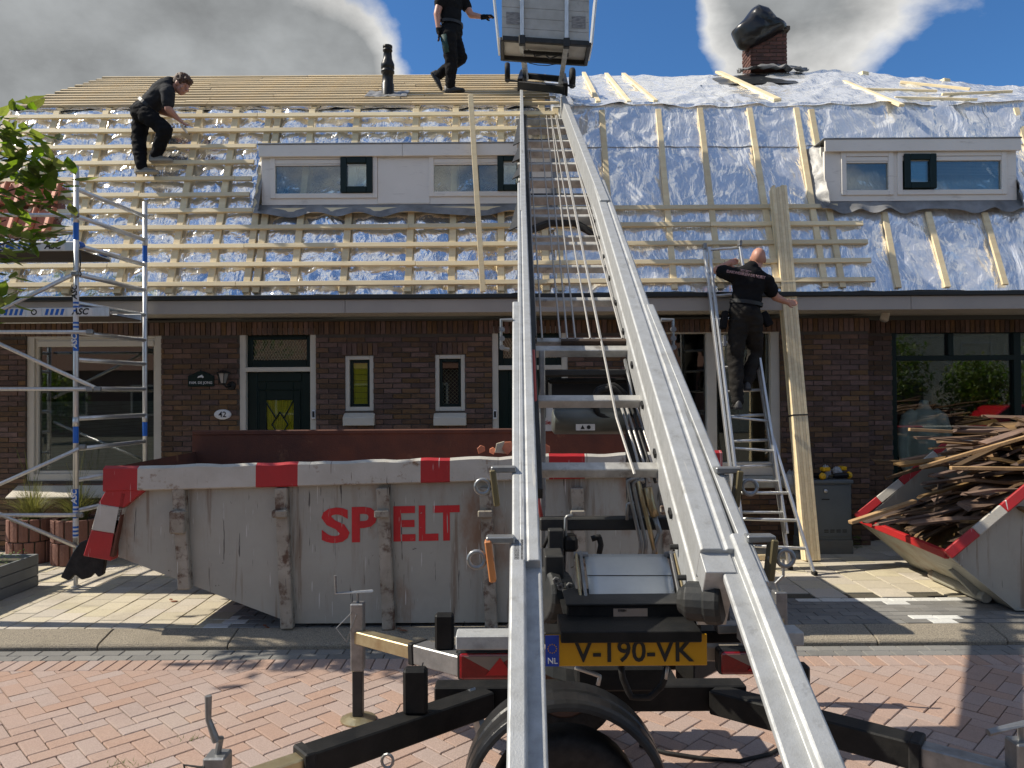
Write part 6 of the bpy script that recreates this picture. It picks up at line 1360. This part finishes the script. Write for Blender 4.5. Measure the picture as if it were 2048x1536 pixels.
def weeds():
    r = random.Random(17)
    for px, py, n, H, lab in ((1708, 1094, 40, .13, 'leafy green weed at the foot of the utility cabinet'), (1592, 1098, 14, .07, 'small weed behind the ladder foot')):
        c = G(px, py, SW); m = MB()
        for k in range(n): leaf(m, c + V((r.gauss(0, .07), r.gauss(0, .05), r.random() * H)), V((r.gauss(0, 1), r.gauss(0, 1), r.uniform(0, .8))), r.uniform(.03, .06), r, .7)
        tag(m.obj('weed', M_['weed']), lab, 'weed')
    m = MB()                                                   # moss and grass in the joints along the kerb
    for px, py, n, w_ in ((70, 1295, 60, .18), (170, 1292, 30, .1), (455, 1287, 50, .12), (540, 1284, 50, .12), (1835, 1278, 40, .12), (1960, 1280, 30, .12), (250, 1530, 25, .06), (380, 1480, 20, .05)):
        c = G(px, py, .0)
        for k in range(n): p = c + V((r.gauss(0, w_), r.gauss(0, .02), 0)); a = r.uniform(0, 6.28); m.add([p, p + V((.004, 0, 0)), p + V((.02 * math.cos(a), .02 * math.sin(a), r.uniform(.01, .035)))], [(0, 1, 2)])
    o = m.obj('joint_grass', M_['weed']); o['kind'] = 'stuff'; tag(o, 'sparse grass and moss growing in the paving joints along the kerb', 'grass')
    br = mat('dry_leaf', (.20, .07, .03), .8, rand=.3)
    for px, py, z, lab in ((340, 1204, SW, 'curled brown leaf on the pale slabs in front of the skip'), (798, 1262, SW, 'brown leaf on the kerb beside a skip rib'), (528, 1256, SW, 'dark leaf below the skip bottom'), (1494, 1392, 0, 'dry leaf on the pavers right of the trailer')):
        c = G(px, py, z) + V((0, 0, .006)); m = MB(); leaf(m, c, V((1, .3, .12)), .07, r, .7); leaf(m, c + V((.01, .01, .005)), V((-.6, .8, .3)), .05, r, .7); tag(m.obj('fallen_leaf', br), lab, 'leaf', 'fallen leaves')
weeds()
# ================================================================ mannequin in the shop window
def mannequin():
    t = thing('mannequin', 'pale headless mannequin torso with its back turned behind the shop window', 'mannequin', P(1845, 1000, 9.72)); d = 9.72; s = MB(); q = lambda x, y, e=0: P(x, y, d + e)
    def limb(pts, rs): s.path(pts, rs, 12)
    limb([q(1848, 800), q(1848, 812), q(1848, 830), q(1848, 860), q(1846, 900), q(1846, 960), q(1846, 1000)], [.055, .065, .16, .20, .19, .155, .17])
    limb([q(1828, 822), q(1815, 835), q(1806, 862), q(1802, 900), q(1812, 940), q(1830, 965)], [.06, .085, .075, .06, .05, .04]); limb([q(1868, 822), q(1882, 835), q(1892, 862), q(1896, 900), q(1890, 940), q(1872, 965)], [.06, .085, .075, .06, .05, .04])
    o = s.obj('torso', M_['mannequin'], t, smooth=True); rm = o.modifiers.new('r', 'REMESH'); rm.mode = 'VOXEL'; rm.voxel_size = .02; rm.use_smooth_shade = True; sm_ = o.modifiers.new('s', 'SMOOTH'); sm_.iterations = 8
mannequin()
def hanging():
    c = P(2012, 752, 9.8); t = thing('hanging_basket', 'dark hanging pot with trailing plant inside the shop window', 'hanging pot', c)
    MB().lathe([(0, -.06), (.05, -.06), (.07, .05), (.06, .05), (0, .03)], c, n=14).obj('pot', M_['dsteel'], t)
    for k in (-1, 0, 1): MB().tube(c + V((.06 * k, 0, .05)), c + V((0, 0, .45)), .003, 5).obj('chain', M_['dsteel'], t)
    r = random.Random(3); m = MB()
    for k in range(60): leaf(m, c + V((r.gauss(0, .05), r.gauss(0, .05), .05 - .3 * r.random())), V((r.gauss(0, 1), r.gauss(0, 1), -.8)), .05, r, .7)
    m.obj('trailing_leaves', M_['weed'], t, kind='stuff')
hanging()
# ================================================================ across the street (seen only in the window panes)
def across():
    M_['oroof'] = mat('opposite_roof_tiles', (.15, .075, .05), .9, nscale=9, bump=.3)
    h = thing('opposite_house', 'brick house with red tiled roof across the street, seen as a reflection in the windows', 'house', (1, -14, 0)); y = -18.0
    MB().bb((-30, y - 6, 0), (9.5, y, 3.2)).obj('wall', mat('opposite_brick', (.13, .065, .05), .9, nscale=20, bump=.3), h); MB().ext([(.4, 3.2), (-2.6, 6.4), (-6.2, 3.2)], (-30.2, y, 0), (0, 1, 0), (0, 0, 1), (1, 0, 0), 39.9).obj('roof', M_['oroof'], h)
    for x in (-22, -18.5, -15, -11.5, -8, -4.5, -1.5, 1.8, 5.5): 
        w_ = MB(); frame_mb([x, x + 1.4, 1.0, 2.5], .09, y + .0, .03, None, w_); o = w_.obj('window', M_['white'], h); MB().bb((x + .1, y - .02, 1.1), (x + 1.3, y + .01, 2.4)).obj('pane', M_['ink'], o)
    MB().bb((-4.5, y - .6, 3.9), (-2.0, y + .2, 5.0)).obj('dormer', M_['white'], h)
    h2 = thing('opposite_house', 'cream rendered house with white balcony across the street, seen as a reflection', 'house', (9, -15, 0)); MB().bb((10.5, y - 7, 0), (30, y - .6, 5.0)).obj('wall', M_['cream'], h2); MB().ext([(0, 5.0), (-3.4, 8), (-6.8, 5.0)], (10.3, y - .4, 0), (0, 1, 0), (0, 0, 1), (1, 0, 0), 20).obj('roof', M_['oroof'], h2)
    for x in (12.0, 15.5, 19.0, 22.5): MB().bb((x, y - .62, .9), (x + 1.6, y - .57, 2.4)).obj('window', M_['ink'], h2); 
    for x in (12.0, 15.5, 19.0, 22.5):
        o = MB(); frame_mb([x, x + 1.6, 3.0, 4.4], .09, y - .6, .05, None, o); o.obj('window', M_['white'], h2)
    for k in range(12): MB().bb((15.2 + k * .2, y - .15, 2.7), (15.25 + k * .2, y - .1, 3.6)).obj('baluster', M_['white'], h2)
    MB().bb((15.1, y - .6, 2.6), (17.7, y - .05, 2.7)).obj('balcony', M_['white'], h2)
    r = random.Random(77)
    for x, yy, hh, R, lab in ((16.0, -13.0, 4.6, 1.7, 'leafy garden tree across the street, seen in the shop window'), (19.6, -12.6, 3.4, 1.4, 'lower garden tree across the street, seen in the shop window'), (23.2, -13.0, 4.2, 1.6, 'third garden tree across the street, seen in the shop window'), (-19.5, -13, 3.0, 1.5, 'garden tree across the street, seen in the left window')):
        t = thing('garden_tree', lab, 'tree', (x, yy, 0)); MB().path([(x, yy, 0), (x + .05, yy, hh * .5), (x, yy, hh * .9)], [.1, .07, .03], 8).obj('trunk', M_['bark'], t); m = MB()
        for k in range(2600):
            u = V((r.gauss(0, 1), r.gauss(0, 1), r.gauss(0, 1))).normalized() * (r.random() ** .4); f = 1 + .35 * mnoise.noise(u * 2 + V((x, 0, 0)))
            p = V((x, yy, hh * .62)) + V((u.x * R, u.y * R, u.z * hh * .42)) * f; leaf(m, p, V((r.gauss(0, 1), r.gauss(0, 1), r.gauss(-.2, .7))), .2, r, .6)
        m.obj('crown', M_['leaf'], t, kind='stuff')
    c = thing('parked_car', 'red parked car across the street, seen as a reflection in the shop window', 'car', (19.6, -10.8, 0)); x0 = 17.6
    MB().ext([(0, .35), (.05, .75), (.9, .88), (1.5, 1.36), (2.9, 1.40), (3.6, .95), (4.1, .85), (4.15, .35)], (x0, -11.6, 0), (1, 0, 0), (0, 0, 1), (0, 1, 0), 1.65).obj('body', M_['redcar'], c, bev=.05, seg=2)
    MB().ext([(1.05, .92), (1.58, 1.30), (2.8, 1.33), (3.35, .97)], (x0, -9.945, 0), (1, 0, 0), (0, 0, 1), (0, 1, 0), .006).obj('side_window', M_['ink'], c)
    for x in (.8, 3.3):
        for yy in (-11.55, -10.15): MB().lathe([(0, -.09), (.2, -.09), (.3, -.08), (.31, 0), (.3, .08), (.2, .09), (0, .09)], (x0 + x, yy, .31), (0, 1, 0), 20).obj('wheel', M_['rubber'], c)
across()
# ================================================================ people
def remesh(mb, name, mats, parent, vox, it=4, disp=0.0, dscale=.12, seed=0):
    me = mb.mesh(name, mats, True); o = bpy.data.objects.new(name, me); col.objects.link(o)
    m = o.modifiers.new('r', 'REMESH'); m.mode = 'VOXEL'; m.voxel_size = vox; m.use_smooth_shade = True
    s = o.modifiers.new('s', 'SMOOTH'); s.factor = .5; s.iterations = it
    dg = bpy.context.evaluated_depsgraph_get(); me2 = bpy.data.meshes.new_from_object(o.evaluated_get(dg)); bpy.data.objects.remove(o)
    me2.name = name
    if disp:
        for v in me2.vertices:
            p = v.co / dscale; k = mnoise.noise(V((p.x * .8, p.y * .8, p.z * 1.6)) + V((seed, 0, 0))); k2 = 1 - abs(mnoise.noise(V((p.x, p.y, p.z * 2.2)) * 1.7 + V((0, seed, 0)))) * 2
            v.co += v.normal * disp * (k + .5 * k2)
    if not me2.materials:
        for q in (mats if isinstance(mats, list) else [mats]): me2.materials.append(q)
    me2.polygons.foreach_set('use_smooth', [True] * len(me2.polygons))
    return link(name, me2, parent)
def limb(mb, pts, rs, n=12):
    for (a, b), (r, q) in zip(zip(pts, pts[1:]), zip(rs, rs[1:])):
        mb.tube(a, b, r, n, q); 
    for p, r in zip(pts, rs): mb.ell(p, (r, r, r), None, 10, 6)
def hand(mb, wrist, tip, side, curl=.5):
    ax = (tip - wrist).normalized(); L = .18; s = side - ax * side.dot(ax); s = s.normalized(); n = ax.cross(s)
    palm = wrist + ax * .05; M = Matrix((s, n, ax)).transposed(); mb.ell(palm, (.042, .018, .055), M, 10, 8); mb.tube(wrist - ax * .02, palm, .026, 8, .028)
    for k, (off, ln) in enumerate(((-.030, .060), (-.010, .072), (.010, .068), (.029, .052))):
        a = palm + ax * .04 + s * off; b = a + ax * ln * .55 + n * (ln * .25 * curl); c = b + ax * ln * (.45 - .3 * curl) + n * (ln * .55 * curl); mb.path([a - ax * .01, a.lerp(b, .5), b, c], [.010, .0095, .009, .0075], 7)
    a = palm - s * .03 - ax * .015; mb.path([a, a - s * .025 + ax * .02 + n * .008, a - s * .030 + ax * .05 + n * .018], [.012, .011, .009], 7)
def head_mesh(c, fwd, up, parent_mb, R=.115):
    fwd = fwd.normalized(); up = (up - fwd * up.dot(fwd)).normalized(); lat = fwd.cross(up); M = Matrix((lat, fwd, up)).transposed()
    q = lambda x, y, z: c + M @ V((x, y, z))
    parent_mb.ell(q(0, -.012, .022), (.077, .098, .100), M, 20, 14); parent_mb.ell(q(0, .022, -.045), (.058, .066, .072), M, 16, 10); parent_mb.ell(q(0, .045, -.092), (.032, .032, .026), M, 10, 8)
    parent_mb.tube(q(0, .088, .022), q(0, .112, -.024), .010, 8, .016); parent_mb.ell(q(0, .105, -.024), (.018, .014, .012), M, 8, 6)
    for sg in (-1, 1):
        parent_mb.ell(q(sg * .078, -.010, -.010), (.010, .022, .034), M, 10, 8); parent_mb.ell(q(sg * .034, .082, .028), (.020, .012, .009), M, 8, 6); parent_mb.ell(q(sg * .045, .062, -.022), (.022, .022, .026), M, 8, 6)
    parent_mb.ell(q(0, .090, -.055), (.026, .010, .007), M, 8, 6); parent_mb.ell(q(0, .086, -.066), (.024, .010, .007), M, 8, 6)
    return q, M
def shoe(parent, ankle, toe_dir, up, m, sole):
    t = (toe_dir - up * toe_dir.dot(up)).normalized(); s = t.cross(up); b = ankle - up * .085; mb = MB()
    prof = [(-.075, .030, .095), (-.05, .040, .10), (0, .043, .10), (.05, .044, .082), (.10, .048, .062), (.15, .046, .050), (.19, .034, .040), (.205, .012, .030)]
    vv = []; n = 10
    for y, w_, h in prof:
        for j in range(n):
            a = math.pi * j / (n - 1); vv.append(b + t * y + s * (math.cos(a) * w_) + up * (.022 + (h - .022) * math.sin(a)))
    fs = [(i * n + j, i * n + j + 1, (i + 1) * n + j + 1, (i + 1) * n + j) for i in range(len(prof) - 1) for j in range(n - 1)] + [tuple(range(n)), tuple((len(prof) - 1) * n + j for j in range(n))]
    o = mb.add(vv, fs).obj('shoe', m, parent, smooth=True)
    so_ = MB(); oc = [(y, w_ + .004) for y, w_, _ in prof]; poly = [(w_, y) for y, w_ in oc] + [(-w_, y) for y, w_ in reversed(oc)]
    so_.ext(poly, b, s, t, up, .028).obj('sole', sole, o, bev=.004)
def person(name_label, J, opt):
    root = thing('person', name_label, 'person', opt['base']); sh = opt.get('side', V((0, 1, 0)))
    body = MB(); ch, pe = J['chest'], J['pelvis']; spine = (ch - pe).normalized(); sd = (J['shR'] - J['shL']).normalized(); fr = sd.cross(spine).normalized(); M = Matrix((sd, fr, spine)).transposed()
    def torso(mb, g):
        mb.ell(ch, (.165 + g, .105 + g, .19 + g), M, 16, 10); mb.ell(ch.lerp(pe, .5), (.145 + g, .10 + g, .17 + g), M, 16, 10); mb.ell(pe, (.155 + g, .115 + g, .13 + g), M, 16, 10)
    torso(body, 0)
    limb(body, [ch + spine * .10, J['neck'], J['head'] - (J['head'] - J['neck']) * .25], [.075, .058, .056])
    for s_ in 'LR':
        limb(body, [ch + spine * .06, J['sh' + s_], J['el' + s_], J['wr' + s_]], [.08, .062, .046, .030]); limb(body, [pe, J['hip' + s_], J['kn' + s_], J['an' + s_]], [.10, .088, .060, .042])
        hand(body, J['wr' + s_], J['ha' + s_], opt.get('hs' + s_, V((0, 1, 0))), opt.get('curl' + s_, .5))
    q, HM = head_mesh(J['head'], opt['face'], opt['hup'], body)
    remesh(body, 'body', M_['skin'], root, .0085, 2)
    shirt = MB(); torso(shirt, .018); limb(shirt, [ch + spine * .07, ch + spine * .17], [.10, .075])
    for s_ in 'LR':
        el = J['sh' + s_].lerp(J['el' + s_], opt.get('sleeve', .72)); limb(shirt, [ch + spine * .07, J['sh' + s_], el], [.10, .082, .072])
    remesh(shirt, 'shirt', opt['shirt'], root, .014, 5, .010, .10, 3)
    tr = MB(); mp = Matrix((sd, fr, spine)).transposed(); tr.ell(pe - spine * .02, (.175, .135, .14), mp, 16, 10)
    for s_ in 'LR': limb(tr, [pe, J['hip' + s_], J['kn' + s_], J['kn' + s_].lerp(J['an' + s_], .45), J['an' + s_] ], [.12, .108, .084, .078, .064])
    remesh(tr, 'trousers', opt['trousers'], root, .014, 4, .013, .075, 9)
    bt = MB(); bt.lathe([(.172, -.02), (.180, -.02), (.180, .02), (.172, .02)], pe + spine * .085, spine, 28); 
    for v in range(len(bt.v)):
        p = V(bt.v[v]) - pe; p = p - fr * p.dot(fr) * .22; bt.v[v] = tuple(pe + p)
    bt.obj('belt', M_['ink'], root)
    for s_ in 'LR': shoe(root, J['an' + s_], opt['toe' + s_], opt.get('fup' + s_, V((0, 0, 1))), opt['shoe'], opt['sole'])
    if opt.get('hair'):
        h = MB()
        h.ell(q(0, -.022, .050), (.088, .104, .092), HM, 24, 16); h.ell(q(0, .055, .085), (.066, .045, .036), HM, 14, 10); h.ell(q(0, -.07, .0), (.070, .045, .06), HM, 14, 10)
        remesh(h, 'hair', opt['hair'], root, .012, 1, .014, .022, 5)
    else:
        eb = MB(); [eb.ell(q(sg * .034, .096, .042), (.020, .006, .004), HM, 8, 4) for sg in (-1, 1)]; eb.obj('eyebrows', M_['hair'], root)
    return root, M, q, HM
# the young man bending over the battens, left
da = 9.12; A_ = lambda x, y, d=da: P(x, y, d)
fl_ = low(*lows(284, 350), .14); fr_ = low(*lows(312, 322), .14)
J = dict(pelvis=A_(288, 222), chest=A_(321, 186), neck=A_(346, 176), head=A_(364, 170, da - .02), shL=A_(327, 182, da + .16), shR=A_(336, 184, da - .15), elR=A_(337, 218, da - .17), wrR=A_(354, 236, da - .10), haR=A_(364, 244, da - .06), elL=A_(322, 222, da + .14), wrL=A_(345, 231, da + .10), haL=A_(356, 238, da + .10),
         hipL=A_(284, 232, da + .09), hipR=A_(296, 232, da - .09), knL=A_(277, 280, da + .06), knR=A_(331, 260, da - .12), anL=A_(283, 333, fl_.y - .10), anR=A_(312, 310, fr_.y - .12))
J['shL'], J['shR'] = J['shR'], J['shL']; J['elL'], J['elR'] = J['elR'], J['elL']; J['wrL'], J['wrR'] = J['wrR'], J['wrL']; J['haL'], J['haR'] = J['haR'], J['haL']
ra, *_ = person('young brown-haired man in dark T-shirt and black trousers bending over the battens', J, dict(base=fl_, face=V((.80, -.28, -.52)), hup=V((.50, -.1, .86)), shirt=M_['cloth3'], trousers=M_['cloth'], shoe=M_['shoe'], sole=mat('shoe_sole', (.34, .31, .25), .8), toeL=V((.95, .0, -.15)), toeR=V((.95, .0, -.1)), hair=M_['hair'], hsL=V((0, 1, .3)), hsR=V((0, 1, .3))))
p = A_(368, 255, 9.2); MB().bar(A_(362, 250, 9.1), A_(374, 266, 9.2), .02, .02).obj('utility_knife', M_['wsticker'], None); tag(bpy.data.objects['utility_knife'], 'small pale cutting tool in the hand of the man bending over the battens', 'tool')
# the man walking near the ridge
fb_ = PPL(905, 185, V((0, K.y, K.z)) + n2 * .106, n2); db = fb_.y; B_ = lambda x, y, e=0.0: P(x, y, db + e)
J = dict(pelvis=B_(902, 62), chest=B_(902, 6), neck=B_(906, -26), head=B_(912, -50), shL=B_(884, -10, -.10), shR=B_(924, -4, .10), elL=B_(874, 28, -.14), wrL=B_(877, 60, -.14), haL=B_(879, 78, -.14), elR=B_(942, 30, .10), wrR=B_(966, 34, .05), haR=B_(988, 32, .03),
         hipL=B_(896, 72, -.09), hipR=B_(906, 72, .09), knL=B_(903, 122, -.06), knR=B_(922, 116, .06), anL=B_(900, 172, 0), anR=B_(877, 150, .08))
rb, Mb, *_ = person('man in black T-shirt, black trousers and gloves stepping along the roof beside the loading box', J, dict(base=fb_, face=V((.95, -.2, -.1)), hup=V((0, 0, 1)), shirt=M_['cloth'], trousers=M_['cloth'], shoe=M_['shoe2'], sole=M_['ink'], toeL=V((1, -.1, -.08)), toeR=V((.55, 0, -.9)), fupR=V((.85, 0, .5)).normalized(), hair=M_['hair'], hsL=V((0, -1, 0)), hsR=V((0, -1, .2)), curlR=.35, sleeve=.5))
for a, b, sd_ in (('wrL', 'haL', V((0, -1, 0))), ('wrR', 'haR', V((0, -1, .2)))):
    g = MB(); hand(g, J[a], J[b], sd_, .5 if a == 'wrL' else .35); g.tube(J[a] - (J[b] - J[a]).normalized() * .03, J[a] + (J[b] - J[a]).normalized() * .03, .034, 10)
    remesh(g, 'glove', M_['cloth'], rb, .008, 1, .004, .03)
# teal panel on the thigh
MB().tube(J['hipL'].lerp(J['knL'], .05) + V((-.045, -.05, 0)), J['hipL'].lerp(J['knL'], .75) + V((-.03, -.045, 0)), .062, 12, .05).obj('thigh_panel', M_['teal'], rb, smooth=True)
# the man on the ladder
dc = 8.12; C__ = lambda x, y, e=0.0: P(x, y, dc + e)
J = dict(pelvis=C__(1490, 622), chest=C__(1498, 566), neck=C__(1511, 538, .02), head=C__(1516, 518, .06), shL=C__(1462, 549), shR=C__(1532, 562), elL=C__(1434, 540, .10), wrL=C__(1456, 527, .28), haL=C__(1472, 522, .36), elR=C__(1551, 594, .06), wrR=C__(1572, 604, .10), haR=C__(1588, 606, .16),
         hipL=C__(1478, 640), hipR=C__(1505, 640), knL=C__(1470, 722, .06), knR=C__(1510, 702, .18), anL=C__(1475, 803, .0), anR=C__(1494, 766, .12))
rc, Mc, qc, _ = person('bald man in black T-shirt and work trousers climbing the ladder with the batten bundle', J, dict(base=C__(1490, 820), face=V((.25, .95, .1)), hup=V((.1, -.1, 1)), shirt=M_['cloth'], trousers=M_['cloth2'], shoe=M_['shoe2'], sole=M_['ink'], toeL=V((.1, 1, -.05)), toeR=V((.25, 1, -.1)), hsL=V((0, 0, 1)), hsR=V((0, .2, 1)), curlL=.7, curlR=.7, sleeve=.62))
for px, py, e in ((1448, 668, -.05), (1525, 655, -.02)): pass
MB().box(C__(1448, 640, .0), (.06, .12, .20), Matrix.Rotation(.15, 3, 'Y')).obj('tool_pouch', M_['cloth'], rc, bev=.02, seg=2); MB().box(C__(1532, 638, .02), (.09, .08, .17), Matrix.Rotation(-.5, 3, 'Y')).obj('tool_pouch', M_['cloth'], rc, bev=.02, seg=2); MB().box(C__(1449, 682, -.02), (.035, .03, .12)).obj('pocket_tool', M_['steel'], rc, bev=.006)
pk = mat('pink_print', (.42, .27, .28), .7); bp = C__(1492, 549, -.165); xd = V((1, 0, -.18)).normalized()
text('shirt_print', 'DAKWERKEN DE VLIET', frameM(bp, xd, V((.18, -.1, 1))), .040, pk, rc, bold=.02, ext=.004)
for k in range(4): MB().box(bp + xd * (-.03 + .03 * (k % 3)) + V((0, -.002, .030 + .014 * (k // 2))), (.05, .004, .007), Matrix.Rotation(.2, 3, 'Y')).obj('roof_emblem', pk, rc)
